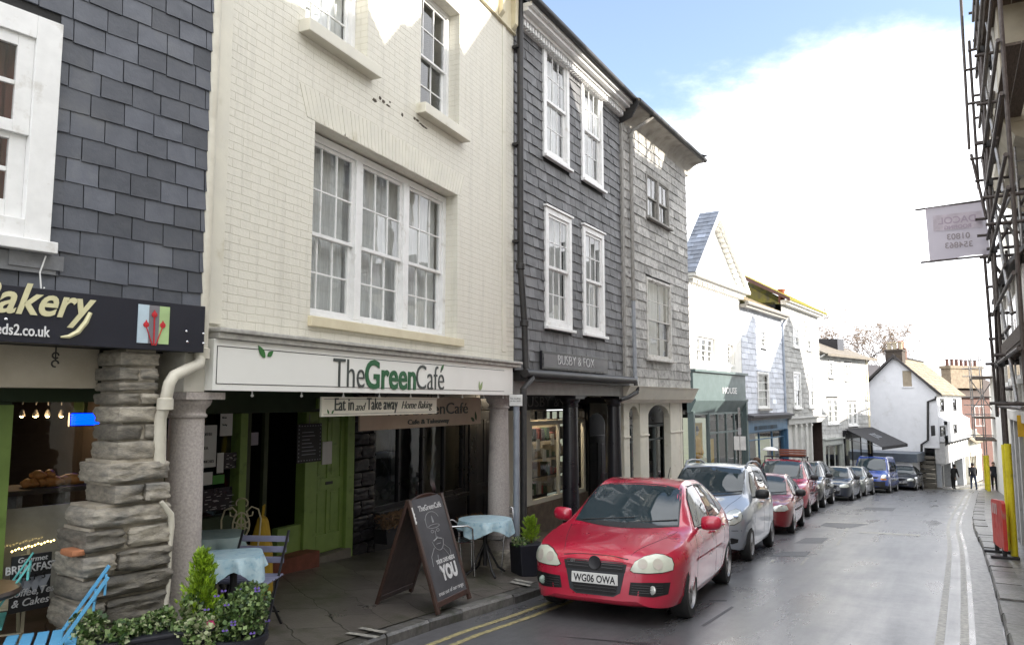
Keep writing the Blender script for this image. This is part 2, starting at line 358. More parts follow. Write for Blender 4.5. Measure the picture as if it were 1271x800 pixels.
# ------------------------------------------------------------------ setting
def catmull(pts, n=8):
    P = [Vector(p) for p in pts]; P = [P[0] * 2 - P[1]] + P + [P[-1] * 2 - P[-2]]; out = []
    for i in range(1, len(P) - 2):
        for k in range(n):
            t = k / n; a, b, c, d = P[i - 1:i + 3]
            out.append(.5 * ((2 * b) + (c - a) * t + (2 * a - 5 * b + 4 * c - d) * t * t + (3 * b - a - 3 * c + d) * t ** 3))
    out.append(P[-2]); return out
KERB_L = catmull([(-4.6, -8.0), (-3.2, 0), (-1.95, 5.0), (-1.1, 7.35), (.27, 9.75), (3.0, 15.2), (5.5, 20.4), (8.1, 25.8), (10.6, 30.7), (13.4, 35.2), (16.2, 39.7), (19.3, 43.9), (23.0, 48.2), (26.4, 50.3), (28.4, 50.4), (32.6, 55.4), (41, 65.5), (52, 78)], 8)
KERB_R = catmull([(-3.5, -6.6), (.9, 1.0), (4.98, 7.9), (9.4, 15.5), (13.6, 22.9), (20.4, 34.0), (27.0, 44.7), (31.0, 50.6), (35.6, 55.6), (43.5, 64.0), (54.5, 76)], 11)
def offs(line, d):
    out = []
    for i, p in enumerate(line):
        t = (line[min(i + 1, len(line) - 1)] - line[max(i - 1, 0)]).normalized()
        out.append(p + Vector((-t.y, t.x)) * d)     # +d = to the left of travel
    return out
def strip(name, A, B, lift, m, nu=1, kind='structure'):
    """sheet between two lines of equal length"""
    mb = MB()
    for i in range(len(A) - 1):
        for k in range(nu):
            q = lambda P, Q, f: P + (Q - P) * f
            c = [q(A[i], B[i], k / nu), q(A[i], B[i], (k + 1) / nu), q(A[i + 1], B[i + 1], (k + 1) / nu), q(A[i + 1], B[i + 1], k / nu)]
            mb.face([(p.x, p.y, road_z(p.x, p.y) + lift) for p in c])
    o = mb.build(name, m); 
    if kind: o['kind'] = kind
    return o
def resample(line, n):
    L = [0]
    for a, b in zip(line, line[1:]): L.append(L[-1] + (b - a).length)
    out = []
    j = 0
    for i in range(n):
        t = L[-1] * i / (n - 1)
        while j < len(L) - 2 and L[j + 1] < t: j += 1
        f = (t - L[j]) / max(1e-9, L[j + 1] - L[j]); out.append(line[j] + (line[j + 1] - line[j]) * f)
    return out
# asphalt: worn, damp, with patches of different roughness
def asphalt():
    M = bpy.data.materials.new('damp_asphalt'); M.use_nodes = True; N = M.node_tree; n = N.nodes; L = N.links.new; b = n['Principled BSDF']
    tc = n.new('ShaderNodeTexCoord')
    def nz(s, d=6, v=tc.outputs['Object']):
        t = n.new('ShaderNodeTexNoise'); t.inputs['Scale'].default_value = s; t.inputs['Detail'].default_value = d; t.inputs['Roughness'].default_value = .65; L(v, t.inputs['Vector']); return t.outputs[0]
    mp = n.new('ShaderNodeMapping'); mp.inputs['Rotation'].default_value = (0, 0, rad(30)); L(tc.outputs['Object'], mp.inputs[0])
    mp2 = n.new('ShaderNodeMapping'); mp2.inputs['Scale'].default_value = (1.3, .12, 1); L(mp.outputs[0], mp2.inputs[0])
    streak = nz(1.6, 5, mp2.outputs[0]); big = nz(.5, 7); fine = nz(48, 4); mid = nz(9, 6)
    r = n.new('ShaderNodeValToRGB'); r.color_ramp.elements[0].position = .3; r.color_ramp.elements[0].color = (.060, .060, .064, 1); r.color_ramp.elements[1].position = .7; r.color_ramp.elements[1].color = (.135, .135, .142, 1)
    ad = n.new('ShaderNodeMath'); ad.operation = 'MULTIPLY_ADD'; ad.inputs[1].default_value = .6; L(fine, ad.inputs[0])
    a2 = n.new('ShaderNodeMath'); a2.operation = 'MULTIPLY_ADD'; a2.inputs[1].default_value = .45; a2.inputs[2].default_value = -.03; L(mid, a2.inputs[0]); L(a2.outputs[0], ad.inputs[2]); L(ad.outputs[0], r.inputs[0]); L(r.outputs[0], b.inputs['Base Color'])
    s2 = n.new('ShaderNodeMath'); s2.operation = 'MULTIPLY_ADD'; s2.inputs[1].default_value = .5; L(streak, s2.inputs[0])
    s3 = n.new('ShaderNodeMath'); s3.operation = 'MULTIPLY'; s3.inputs[1].default_value = .5; L(big, s3.inputs[0]); L(s3.outputs[0], s2.inputs[2])
    mr = n.new('ShaderNodeMapRange'); mr.inputs[1].default_value = .36; mr.inputs[2].default_value = .64; mr.inputs[3].default_value = .20; mr.inputs[4].default_value = .42; L(s2.outputs[0], mr.inputs[0]); L(mr.outputs[0], b.inputs['Roughness'])
    b.inputs['Specular IOR Level'].default_value = .8
    bp = n.new('ShaderNodeBump'); bp.inputs['Strength'].default_value = .10; bp.inputs['Distance'].default_value = .006; L(fine, bp.inputs['Height']); L(bp.outputs[0], b.inputs['Normal'])
    return M
m_road = asphalt()
NS = 110
KL, KR = resample(KERB_L, NS), resample(KERB_R, NS)
strip('road', KR, KL, 0, m_road, 6)
m_pave = brick_mat('damp_stone_slabs', (.125, .112, .098), bw=.75, bh=.48, mortar=.008, bump=.55, c2=(.09, .08, .072), axes='xy', rough=.34, mc=(.03, .03, .024), dirt=(.032, .038, .018), rotz=rad(60), damt=.55, dscale=1.6, rvar=.2)
m_paver = brick_mat('worn_grey_slabs', (.115, .11, .105), bw=.62, bh=.9, mortar=.014, bump=.9, c2=(.08, .078, .076), axes='xy', rough=.34, mc=(.02, .02, .02), rotz=rad(60), dirt=(.045, .045, .045), damt=.4, dscale=3, rvar=.16)
m_kerb = mat('kerb_granite', (.14, .135, .125), .4, c2=(.08, .077, .073), nscale=16, bump=.5, bscale=30, dirt=(.04, .045, .025), dscale=3, damt=.5, tone=True)
KLk = offs(KL, .16); KRk = offs(KR, -.33)
PAVE_H = .115
# left pavement runs right back under the arcades, rising a little to the shopfronts
m = MB()
AL = [offs(KL, .16)[i] for i in range(NS)]; BL = offs(KL, 1.3); CL = offs(KL, 4.6)
for i in range(NS - 1):
    for P, Q, l0, l1, k in ((AL, BL, 0, .05, 3), (BL, CL, .05, .16, 4)):
        for j in range(k):
            f0, f1 = j / k, (j + 1) / k
            pts = [(P[i] + (Q[i] - P[i]) * f0, l0 + (l1 - l0) * f0), (P[i] + (Q[i] - P[i]) * f1, l0 + (l1 - l0) * f1), (P[i + 1] + (Q[i + 1] - P[i + 1]) * f1, l0 + (l1 - l0) * f1), (P[i + 1] + (Q[i + 1] - P[i + 1]) * f0, l0 + (l1 - l0) * f0)]
            m.face([(p.x, p.y, road_z(p.x, p.y) + PAVE_H + l) for p, l in pts])
tag(m.build('pavement', m_pave), kind='structure')
def pave_z(x, y):
    p = Vector((x, y)); best = min(range(NS), key=lambda i: (KL[i] - p).length_squared)
    t = (KL[min(best + 1, NS - 1)] - KL[max(best - 1, 0)]).normalized(); d = (p - KL[best]).dot(Vector((-t.y, t.x))) - .16
    l = 0 if d < 0 else (.05 * d / 1.14 if d < 1.14 else .05 + .11 * min(1, (d - 1.14) / 3.3))
    return road_z(x, y) + PAVE_H + l
strip('pavement', KRk, offs(KR, -2.9), .112, m_paver, 3)
# kerb stones, each a slightly different block, in one kerb
def kerb(name, line, w, seed):
    R = random.Random(seed); P = resample(line, 900); m = MB(); i = 0
    while i < 880:
        n_ = R.randint(5, 9); a, b = P[i], P[min(i + n_, 899)]; t = (b - a).normalized(); nn = Vector((-t.y, t.x)) * w; h = .112 + R.uniform(-.010, .012)
        a2, b2 = a + t * .006, b - t * .006; o = nn.normalized() * R.uniform(-.012, .012); c = nn.normalized() * .02
        za, zb = road_z(*a), road_z(*b); m.tone = R.uniform(.7, 1.35)
        v = [(*(a2 + o), za - .1), (*(b2 + o), zb - .1), (*(b2 + o), zb + h - .025), (*(a2 + o), za + h - .025), (*(a2 + o + c), za + h), (*(b2 + o + c), zb + h), (*(b2 + nn), zb + h), (*(a2 + nn), za + h), (*(a2 + nn), za - .1), (*(b2 + nn), zb - .1)]
        m.mesh(v, [(0, 1, 2, 3), (3, 2, 5, 4), (4, 5, 6, 7), (7, 6, 9, 8), (0, 3, 4, 7, 8), (1, 9, 6, 5, 2)])
        i += n_
    tag(m.build(name, m_kerb, tones=True), kind='structure')
kerb('kerb', KERB_L, .17, 3); kerb('kerb', KERB_R, -.34, 4)
# painted lines
m_yl = mat('worn_yellow_line', (.42, .36, .16), .6, c2=(.16, .145, .10), nscale=22, bump=.2, bscale=90, detail=8)
m_wl = mat('worn_pale_line', (.40, .385, .33), .5, c2=(.19, .185, .175), nscale=20, bump=.2, bscale=90, detail=8)
for d, w in ((.27, .07), (.45, .07)):
    strip('yellow_line', [p for p in offs(KL, -d)], [p for p in offs(KL, -d - w)], .004, m_yl)
for d, w in ((.34, .08), (.56, .08)):
    strip('yellow_line', [p for p in offs(KR, d + w)], [p for p in offs(KR, d)], .004, m_wl)
# the gutter strip by the right kerb is a paler, rougher band
m_gut = mat('pale_gutter_setts', (.20, .195, .185), .4, c2=(.13, .13, .125), nscale=14, bump=.4, bscale=50, rvar=.15)
strip('gutter', offs(KR, .28), offs(KR, .02), .002, m_gut)
# drains, patches and bay marks in the asphalt
def road_patch(name, px, lift, m):
    mb = MB(); P = [on_road(*p) for p in px]; mb.face([(p.x, p.y, road_z(p.x, p.y) + lift) for p in P]); return tag(mb.build(name, m), kind='structure')
m_patch = mat('darker_asphalt_patch', (.028, .028, .031), .45, c2=(.045, .045, .048), nscale=60, bump=.4, bscale=90)
m_iron = mat('worn_iron_cover', (.05, .045, .042), .4, c2=(.09, .085, .08), nscale=30, metal=.5, bump=.4, bscale=40)
road_patch('road_repair', [(1050, 656), (1078, 650), (1074, 648), (1025, 648), (1018, 652)], .003, m_patch)
road_patch('road_repair', [(955, 690), (1000, 690), (1006, 684), (970, 684)], .003, m_patch)
road_patch('road_repair', [(1068, 632), (1108, 634), (1112, 630), (1076, 629)], .003, m_patch)
road_patch('road_repair', [(985, 674), (1020, 674), (1028, 667), (1000, 667)], .003, m_patch)
for q in ([(870, 776), (874, 777), (911, 753), (908, 752)], [(690, 789), (706, 790), (806, 798), (800, 800)], [(880, 744), (902, 744), (902, 746), (880, 746)]):
    road_patch('road_crack', q, .003, m_patch)
for q in ([(992, 701), (996, 701), (1004, 692), (1000, 692)], [(1037, 676), (1041, 676), (1046, 668), (1043, 668)], [(1047, 659), (1052, 659), (1054, 655), (1050, 655)], [(1066, 661), (1142, 665), (1143, 663), (1066, 659)], [(956, 698), (960, 698), (962, 694), (958, 694)], [(1024, 648), (1079, 650), (1079, 649), (1024, 647)]):
    road_patch('bay_marking', q, .005, m_wl)
# kerb loading ticks
for q in ([(428, 786), (434, 784), (472, 789), (466, 791)], [(444, 780), (450, 778), (481, 783), (476, 785)], [(632, 723), (636, 721), (660, 725), (657, 727)], [(636, 720), (640, 718.6), (662, 722), (659, 723.6)]):
    mb = MB(); P = [on_road(*p, lift=.13) for p in q]; mb.face([(p.x, p.y, pave_z(p.x, p.y) + .016) for p in P])
    tag(mb.build('loading_mark', m_wl), kind='structure')
# countryside sheet below everything, to the horizon
mb = MB(); rings = [0, 30, 60, 90, 150, 300, 900]
m_land = mat('winter_grass', (.06, .075, .03), .9, c2=(.05, .05, .03), nscale=.3)
gx = [-900, -300, -120, -60, -30, -10, 10, 30, 60, 90, 120, 300, 900]; gy = [-600, -200, -60, -20, 0, 20, 40, 60, 80, 110, 160, 400, 1200]
for a, b in zip(gx, gx[1:]):
    for c, d in zip(gy, gy[1:]):
        mb.face([(x, y, max(road_z(x, y), -14) - .25 if road_z(x, y) < 4 else 3.7) for x, y in ((a, c), (b, c), (b, d), (a, d))])
tag(mb.build('ground', m_land), kind='structure')
# ------------------------------------------------------------------ sky, sun, camera
W = bpy.data.worlds.new('World'); scene.world = W; W.use_nodes = True
n = W.node_tree.nodes; L = W.node_tree.links.new; bg = n['Background']
sky = n.new('ShaderNodeTexSky'); sky.sky_type = 'NISHITA'; sky.sun_disc = False; sky.sun_elevation = SUN_EL; sky.sun_rotation = SUN_AZ; sky.dust_density = 1.5; sky.air_density = 1.0; sky.ozone_density = 1.2
geo = n.new('ShaderNodeTexCoord'); sp = n.new('ShaderNodeSeparateXYZ'); L(geo.outputs['Generated'], sp.inputs[0])
# flat cloud layer: direction divided by height
dv = n.new('ShaderNodeMath'); dv.operation = 'ADD'; dv.inputs[1].default_value = .22; L(sp.outputs[2], dv.inputs[0])
cx = n.new('ShaderNodeMath'); cx.operation = 'DIVIDE'; L(sp.outputs[0], cx.inputs[0]); L(dv.outputs[0], cx.inputs[1])
cy = n.new('ShaderNodeMath'); cy.operation = 'DIVIDE'; L(sp.outputs[1], cy.inputs[0]); L(dv.outputs[0], cy.inputs[1])
cc = n.new('ShaderNodeCombineXYZ'); L(cx.outputs[0], cc.inputs[0]); L(cy.outputs[0], cc.inputs[1])
nz = n.new('ShaderNodeTexNoise'); nz.inputs['Scale'].default_value = 1.5; nz.inputs['Detail'].default_value = 9; nz.inputs['Roughness'].default_value = .62; L(cc.outputs[0], nz.inputs['Vector'])
# one clear patch overhead to the left of the street, cloud everywhere else
cl = ray(850, -120).normalized()
dt = n.new('ShaderNodeVectorMath'); dt.operation = 'DOT_PRODUCT'; nrm = n.new('ShaderNodeVectorMath'); nrm.operation = 'NORMALIZE'; L(geo.outputs['Generated'], nrm.inputs[0]); L(nrm.outputs[0], dt.inputs[0]); dt.inputs[1].default_value = cl
gap = n.new('ShaderNodeMapRange'); gap.inputs[1].default_value = .80; gap.inputs[2].default_value = .94; gap.inputs[3].default_value = .40; gap.inputs[4].default_value = -.30; L(dt.outputs['Value'], gap.inputs[0])
pn = ray(740, 125).cross(ray(1200, -25)).normalized(); pn = -pn if pn.z < 0 else pn
d2 = n.new('ShaderNodeVectorMath'); d2.operation = 'DOT_PRODUCT'; L(nrm.outputs[0], d2.inputs[0]); d2.inputs[1].default_value = pn
g2 = n.new('ShaderNodeMapRange'); g2.inputs[1].default_value = -.19; g2.inputs[2].default_value = .09; g2.inputs[3].default_value = .36; g2.inputs[4].default_value = -.34; L(d2.outputs['Value'], g2.inputs[0])
gm = n.new('ShaderNodeMath'); gm.operation = 'MAXIMUM'; L(gap.outputs[0], gm.inputs[0]); L(g2.outputs[0], gm.inputs[1])
sm = n.new('ShaderNodeMath'); sm.operation = 'ADD'; L(nz.outputs[0], sm.inputs[0]); L(gm.outputs[0], sm.inputs[1])
cm = n.new('ShaderNodeMapRange'); cm.interpolation_type = 'SMOOTHSTEP'; cm.inputs[1].default_value = .36; cm.inputs[2].default_value = .70; cm.inputs[3].default_value = .04; L(sm.outputs[0], cm.inputs[0])
mx = n.new('ShaderNodeMix'); mx.data_type = 'RGBA'; L(cm.outputs[0], mx.inputs[0]); L(sky.outputs[0], mx.inputs[6]); mx.inputs[7].default_value = (8.2, 8.3, 8.6, 1)
L(mx.outputs[2], bg.inputs[0]); bg.inputs[1].default_value = .116
sd = bpy.data.lights.new('sun', 'SUN'); sd.energy = 3.5; sd.angle = rad(.5); sd.color = (1, .93, .82)
so = bpy.data.objects.new('sun', sd); COL.objects.link(so); so.rotation_euler = TOSUN.to_track_quat('Z', 'Y').to_euler()
cd = bpy.data.cameras.new('camera'); cam = bpy.data.objects.new('camera', cd); COL.objects.link(cam)
cam.location = (0, 0, CAMZ); cam.rotation_euler = (rad(90) + PITCH, 0, 0); cd.sensor_width = 36; cd.lens = 36 * FPX / 1271; cd.clip_start = .05; cd.clip_end = 3000
scene.camera = cam
scene.render.resolution_x, scene.render.resolution_y = 1024, 644
vs = scene.view_settings; vs.view_transform = 'Standard'; vs.look = 'None'; vs.gamma = 1; vs.exposure = 1.62; vs.use_curve_mapping = False
# ------------------------------------------------------------------ building parts
def building(F, name, label, cat='building', group=None):
    return empty(name, (F.p.x, F.p.y, F.zb), math.pi / 2 - F.a, label, cat, group)
def sash(root, u0, u1, z0, z1, y=.1, cols=3, rows=2, fw=.07, dep=.09, m=None, curtain=None, sill=None, bars=.018, split=.5, proud=None, mull=0, seed=0, glass=None, lights=None):
    """timber sash window: box frame, two sashes with glazing bars, panes, cloth behind, sill"""
    m = m or m_white; R = random.Random(seed + int(u0 * 977) + int(z0 * 131)); M = MB(); G = MB()
    def pane(a, b, c, d, yy):
        tx, tz = R.uniform(-.004, .004), R.uniform(-.004, .004)
        G.face([(a, yy - tx - tz, c), (b, yy + tx - tz, c), (b, yy + tx + tz, d), (a, yy - tx + tz, d)])
    M.box(u0, u0 + fw, y, y + dep, z0, z1); M.box(u1 - fw, u1, y, y + dep, z0, z1)
    M.box(u0 + fw, u1 - fw, y, y + dep, z1 - fw, z1); M.box(u0 + fw, u1 - fw, y, y + dep, z0, z0 + fw * .8)
    n = mull + 1; a0, b0 = u0 + fw, u1 - fw; mw = fw * 1.5; W_ = (b0 - a0 - mull * mw) / n
    zm = z0 + (z1 - z0) * split
    for i in range(n):
        a = a0 + i * (W_ + mw); b = a + W_
        if i: M.box(a - mw, a, y - .005, y + dep, z0 + fw * .8, z1 - fw)
        for k, (c, d) in enumerate(((zm - .02, z1 - fw), (z0 + fw * .8, zm + .02))):
            yy = y + .022 + k * .034; st = fw * .62; lo = st * (1.5 if k else 1)
            M.box(a, a + st, yy, yy + .034, c, d); M.box(b - st, b, yy, yy + .034, c, d)
            M.box(a + st, b - st, yy, yy + .034, d - st * .8, d); M.box(a + st, b - st, yy, yy + .034, c, c + lo * .8)
            A, Bq, Cc, Dd = a + st, b - st, c + lo * .8, d - st * .8
            for j in range(1, cols): x = A + (Bq - A) * j / cols; M.box(x - bars / 2, x + bars / 2, yy + .006, yy + .03, Cc, Dd)
            for j in range(1, rows): z = Cc + (Dd - Cc) * j / rows; M.box(A, Bq, yy + .0075, yy + .0285, z - bars / 2, z + bars / 2)
            for ii in range(cols):
                for jj in range(rows):
                    pane(A + (Bq - A) * ii / cols, A + (Bq - A) * (ii + 1) / cols, Cc + (Dd - Cc) * jj / rows, Cc + (Dd - Cc) * (jj + 1) / rows, yy + .018)
    w = M.build('window', m, root, bevel=.003)
    G.build('pane', glass or m_glass, w, recalc=False)
    if curtain:
        C = MB(); N_ = 40; yy = y + dep + .07
        for i in range(N_):
            f0, f1 = i / N_, (i + 1) / N_; wv = lambda f: yy + .022 * math.sin(f * 47 + seed) + .012 * math.sin(f * 101)
            if R.random() < .04: continue
            C.face([(u0 + (u1 - u0) * f0, wv(f0), z0), (u0 + (u1 - u0) * f1, wv(f1), z0), (u0 + (u1 - u0) * f1, wv(f1), z1), (u0 + (u1 - u0) * f0, wv(f0), z1)])
        C.build('curtain', curtain, w, recalc=False)
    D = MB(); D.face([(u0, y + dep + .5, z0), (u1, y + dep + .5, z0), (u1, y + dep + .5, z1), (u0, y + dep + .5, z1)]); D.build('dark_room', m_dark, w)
    if sill:
        S = MB(); so_, th, ov = sill; S.box(u0 - ov, u1 + ov, y - so_, y + .02, z0 - th, z0 - .001); S.build('sill', m if proud is None else proud, w, bevel=.006)
    return w
def fixed(root, u0, u1, z0, z1, y, m, cols=1, rows=1, fw=.06, dep=.08, bw=.04, glass=None, name='shop_window', zr=None):
    M = MB(); M.box(u0, u0 + fw, y, y + dep, z0, z1); M.box(u1 - fw, u1, y, y + dep, z0, z1); M.box(u0 + fw, u1 - fw, y, y + dep, z1 - fw, z1); M.box(u0 + fw, u1 - fw, y, y + dep, z0, z0 + fw)
    for j in range(1, cols): x = u0 + (u1 - u0) * j / cols; M.box(x - bw / 2, x + bw / 2, y + .004, y + dep - .004, z0 + fw, z1 - fw)
    for j in range(1, rows):
        z = z0 + (z1 - z0) * (j / rows if zr is None else zr); M.box(u0 + fw, u1 - fw, y + .008, y + dep - .008, z - bw / 2, z + bw / 2)
    w = M.build(name, m, root, bevel=.004); G = MB(); G.face([(u0 + .01, y + dep / 2, z0 + .01), (u1 - .01, y + dep / 2, z0 + .01), (u1 - .01, y + dep / 2, z1 - .01), (u0 + .01, y + dep / 2, z1 - .01)])
    G.build('pane', glass or m_glassd, w, recalc=False); return w
def panel_door(root, u0, u1, z0, z1, y, m, panels=((.12, .42), (.5, .94)), cols=2, name='door', handle=True):
    M = MB(); M.box(u0, u1, y + .02, y + .06, z0, z1); w_ = u1 - u0; h = z1 - z0; st = .12 * w_
    xs = [u0 + st * .9 + i * ((w_ - st * .9) / cols) for i in range(cols)]
    M.box(u0, u0 + st, y, y + .02, z0, z1); M.box(u1 - st, u1, y, y + .02, z0, z1)
    zs = [0] + [q for p in panels for q in p] + [1]
    for a, b in zip(zs[::2], zs[1::2]): M.box(u0 + st, u1 - st, y, y + .02, z0 + a * h, z0 + b * h)
    for i in range(1, cols):
        x = u0 + w_ * i / cols
        for a, b in panels: M.box(x - st / 2, x + st / 2, y + .001, y + .02, z0 + a * h, z0 + b * h)
    for a, b in panels:
        for i in range(cols):
            p = u0 + w_ * i / cols + st * (1.25 if i == 0 else .8); q = u0 + w_ * (i + 1) / cols - st * (1.25 if i == cols - 1 else .8)
            M.box(p, q, y + .010, y + .03, z0 + a * h + .04, z0 + b * h - .04)
    d = M.build(name, m, root, bevel=.005)
    if handle:
        H = MB(); H.box(u0 + w_ * .38, u0 + w_ * .62, y - .008, y - .001, z0 + h * .455, z0 + h * .475); H.build('letter_box', m_ironblack, d)
    return d
def pipe(pts, r, m, parent, name='drainpipe', collars=(), n=12, brk=()):
    M = MB(); M.tube(pts, r, n)
    for i in collars:
        p = Vector(pts[i]); M.lathe([(r * 1.02, -.05), (r * 1.35, -.045), (r * 1.35, .03), (r * 1.02, .04)], p, n)
    for x, y, z in brk: M.box(x - r * 1.6, x + r * 1.6, y - r * .4, y + r * 1.6, z - .02, z + .02)
    return M.build(name, m, parent, smooth=40)
def roof_slope(root, u0, u1, y0, z0, length, pitch, m, w=.3, h=.2, seed=5, name='roof', skew=None, flip=False):
    """slated slope starting at the eave (y0,z0), rising inward"""
    M = slates_mb(u0, u1, 0, length, [], w, h, 0, seed, lip=.02, tone=(.8, 1.25))
    M.box(u0, u1, .0, .05, -.02, length)
    o = M.build(name, m, root, tones=True); o.location = (0, y0, z0); o.rotation_euler = (-(rad(90) - pitch), 0, 0); return o
def shell_mb(m, u0, u1, z0, z1, dep, y0=0.0):
    m.box(u0, u0 + .2, y0 + .26, y0 + dep, z0, z1); m.box(u1 - .2, u1, y0 + .26, y0 + dep, z0, z1); m.box(u0 + .2, u1 - .2, y0 + dep - .2, y0 + dep, z0, z1)
    m.box(u0 + .2, u1 - .2, y0 + .26, y0 + dep - .2, z1 - .1, z1 - .001)
    return m
def quad_card(M, u0, u1, z0, z1, y, t=.006): M.box(u0, u1, y, y + t, z0, z1)
from mathutils import noise as mnoise
def stone(M, x0, x1, y0, y1, z0, z1, R, rough=.02, n=5, taper=.0, tone=None):
    """one quarried block: nearly square arrises, split faces with horizontal laminations"""
    M.tone = tone or R.uniform(.55, 1.5)
    cx_, cy_, cz = (x0 + x1) / 2, (y0 + y1) / 2, (z0 + z1) / 2; hx, hy, hz = (x1 - x0) / 2, (y1 - y0) / 2, (z1 - z0) / 2
    sd = Vector((R.uniform(0, 50), R.uniform(0, 50), R.uniform(0, 50))); skew = R.uniform(-.25, .25); bul = R.uniform(.2, 1)
    def P(a, b, c):
        e = 7.0; l = (abs(a) ** e + abs(b) ** e + abs(c) ** e) ** (1 / e); s_ = 1 / max(l, 1e-6); s_ = 1 + (s_ - 1) * .75
        p = Vector((cx_ + a * hx * s_, cy_ + b * hy * s_, cz + c * hz * s_))
        d = mnoise.fractal(Vector((p.x * 5, p.y * 5, p.z * 24)) + sd, .8, 2.1, 4) + .6 * mnoise.noise(Vector((p.x * 9, p.y * 9, p.z * 9)) + sd)
        edge = 1 - .5 * max(abs(a), abs(c)) ** 4
        return (p.x + a * d * rough * .9, p.y + b * (d * rough * 1.5 + (bul * rough * edge)), p.z + c * rough * .45 * mnoise.noise(Vector((p.x * 7, p.y * 4, 0)) + sd) + skew * a * hz * .18)
    nx = max(n, int(hx * 2 / .028)); nz = max(n, int(hz * 2 / .014)); ny = n
    N3 = [min(nx, 26), min(ny, 10), min(nz, 14)]
    for ax in range(3):
        i1, i2 = (ax + 1) % 3, (ax + 2) % 3; n1, n2_ = N3[i1], N3[i2]
        for sg in (-1, 1):
            vs_ = []
            for i in range(n1 + 1):
                for j in range(n2_ + 1):
                    q = [0, 0, 0]; q[ax] = sg; q[i1] = -1 + 2 * i / n1; q[i2] = -1 + 2 * j / n2_; vs_.append(P(*q))
            fs = []
            for i in range(n1):
                for j in range(n2_):
                    a = i * (n2_ + 1) + j; f = (a, a + n2_ + 1, a + n2_ + 2, a + 1); fs.append(f if sg > 0 else f[::-1])
            M.mesh(vs_, fs)
# ------------------------------------------------------------------ bakery (nearest, far left)
F = FBAK
bak = building(F, 'bakery_building', 'bakery hung with big dark slates above a black lettered fascia, nearest on the left')
uR = F.u(258, 200); zt_f = F.z(254, 380, -.12); zb_f = F.z(254, 437.5, -.12); uF = F.u(254, 410, -.12)
wu1 = F.u(71, 150, -.06); wz1 = F.z(71, 29, -.06); wz0 = F.z(66, 302, -.06); wu0 = wu1 - 1.3
hole = (wu0 + .05, wu1 - .03, wz0 + .03, wz1 - .03)
m = wall_mb(-4.2, uR, zb_f, 8.5, [hole], 0, .25); shell_mb(m, -4.2, uR, zb_f, 8.5, 6)
m.box(-4.2, uF - .02, -.02, 1.2, zb_f + .012, zb_f + .05)
m.build('wall', m_slate2, bak)
slates_mb(-4.2, uR + .03, zt_f - .05, 8.5, [(wu0 - .01, wu1 + .005, wz0 - .16, wz1 + .03)], .222, .160, 0, 11, lip=.014, tone=(.72, 1.3)).build('slate_cladding', m_slate, bak, tones=True)
sash(bak, wu0, wu1, wz0, wz1, y=-.07, cols=2, rows=2, fw=.155, dep=.14, curtain=m_redcurtain, sill=(.05, .075, .03), bars=.03, split=.47)
m = MB(); m_lead = mat('weathered_lead', (.22, .225, .235), .55, c2=(.15, .155, .165), nscale=9, bump=.2)
m.box(-2.5, wu1 + .06, -.035, -.02, wz0 - .2, wz0 - .08); m.box(wu1 - .22, wu1 + .10, -.045, -.036, wz0 - .17, wz0 - .075); m.box(-2.5, wu1 - .3, -.052, -.036, wz0 - .35, wz0 - .21)
m.build('lead_flashing', m_lead, bak)
m = MB(); m.tube([(wu1 - .02, -.07, wz0 - .09), (wu1 - .045, -.06, wz0 - .2), (wu1 - .03, -.06, wz0 - .32), (wu1 - .03, -.1, zt_f + .01)], .005, 6); m.build('cable', m_white, bak)
# fascia with lettering
m = MB(); m.box(-4.2, uF, -.12, -.03, zb_f, zt_f); m.box(uF - .03, uF, -.03, .5, zb_f, zt_f); fas = m.build('fascia', m_navy, bak, bevel=.003)
m_cr = mat('cream_lettering', (.66, .62, .38), .5); m_wh = mat('white_lettering', (.75, .75, .75), .5)
u_, z_ = F.px(118, 399, -.125)
fit_ = text('Bakery', .27, m_cr, fas, (u_ - .70, -.125, z_ + .015), align='LEFT', shear=.32, bold=.005, name='lettering'); xs = [v.co.x for v in fit_.data.vertices]; fit_.scale.x = 1.25 * (u_ - F.u(-3, 390, -.125)) / (max(xs) - min(xs)); fit_.location.x = u_ - max(xs) * fit_.scale.x
m = MB(); q = [F.px(a, b, -.125) for a, b in ((112, 388), (106, 400), (96, 412), (85, 417.5), (75, 418))]; m.tube([(a, -.128, b) for a, b in q], [.013, .017, .017, .014, .006], 6); m.build('lettering', m_cr, fas)
u_, z_ = F.px(61, 418, -.125); text('seeds2.co.uk', .095, m_wh, fas, (u_, -.125, z_), align='RIGHT', bold=.001, sx=.74)
# emblem: three red seed heads on blue, grey and green stripes
m = MB(); e0, e1 = F.u(171, 400, -.125), F.u(210, 400, -.125); ez1, ez0 = F.z(171, 377, -.125), F.z(171, 425, -.125)
cols3 = [mat('emblem_pale_blue', (.50, .62, .70), .5), mat('emblem_grey', (.20, .19, .21), .5), mat('emblem_green', (.42, .58, .27), .5), mat('emblem_red', (.55, .02, .03), .5)]
for i in range(3): m.cm = i; m.box(e0 + (e1 - e0) * i / 3, e0 + (e1 - e0) * (i + 1) / 3, -.128, -.121, ez0, ez1)
m.cm = 3; w3 = (e1 - e0); h3 = ez1 - ez0
for cx_, cz, dx in ((.5, .76, .0), (.25, .48, -.0), (.78, .50, 0)):
    x, z = e0 + w3 * cx_, ez0 + h3 * cz; m.lathe([(.001, -.136), (.020, -.134), (.020, -.129)], (x, 0, z), 12, 'y'); m.prism([(x - .017, z), (x + .017, z), (x, z + .034)], -.133, -.129)
    m.bar((x, -.131, z - .01), (e0 + w3 * (.42 + .2 * cx_), -.131, ez0 - .012), .009, .004)
m.build('emblem', cols3, fas)
m = MB()
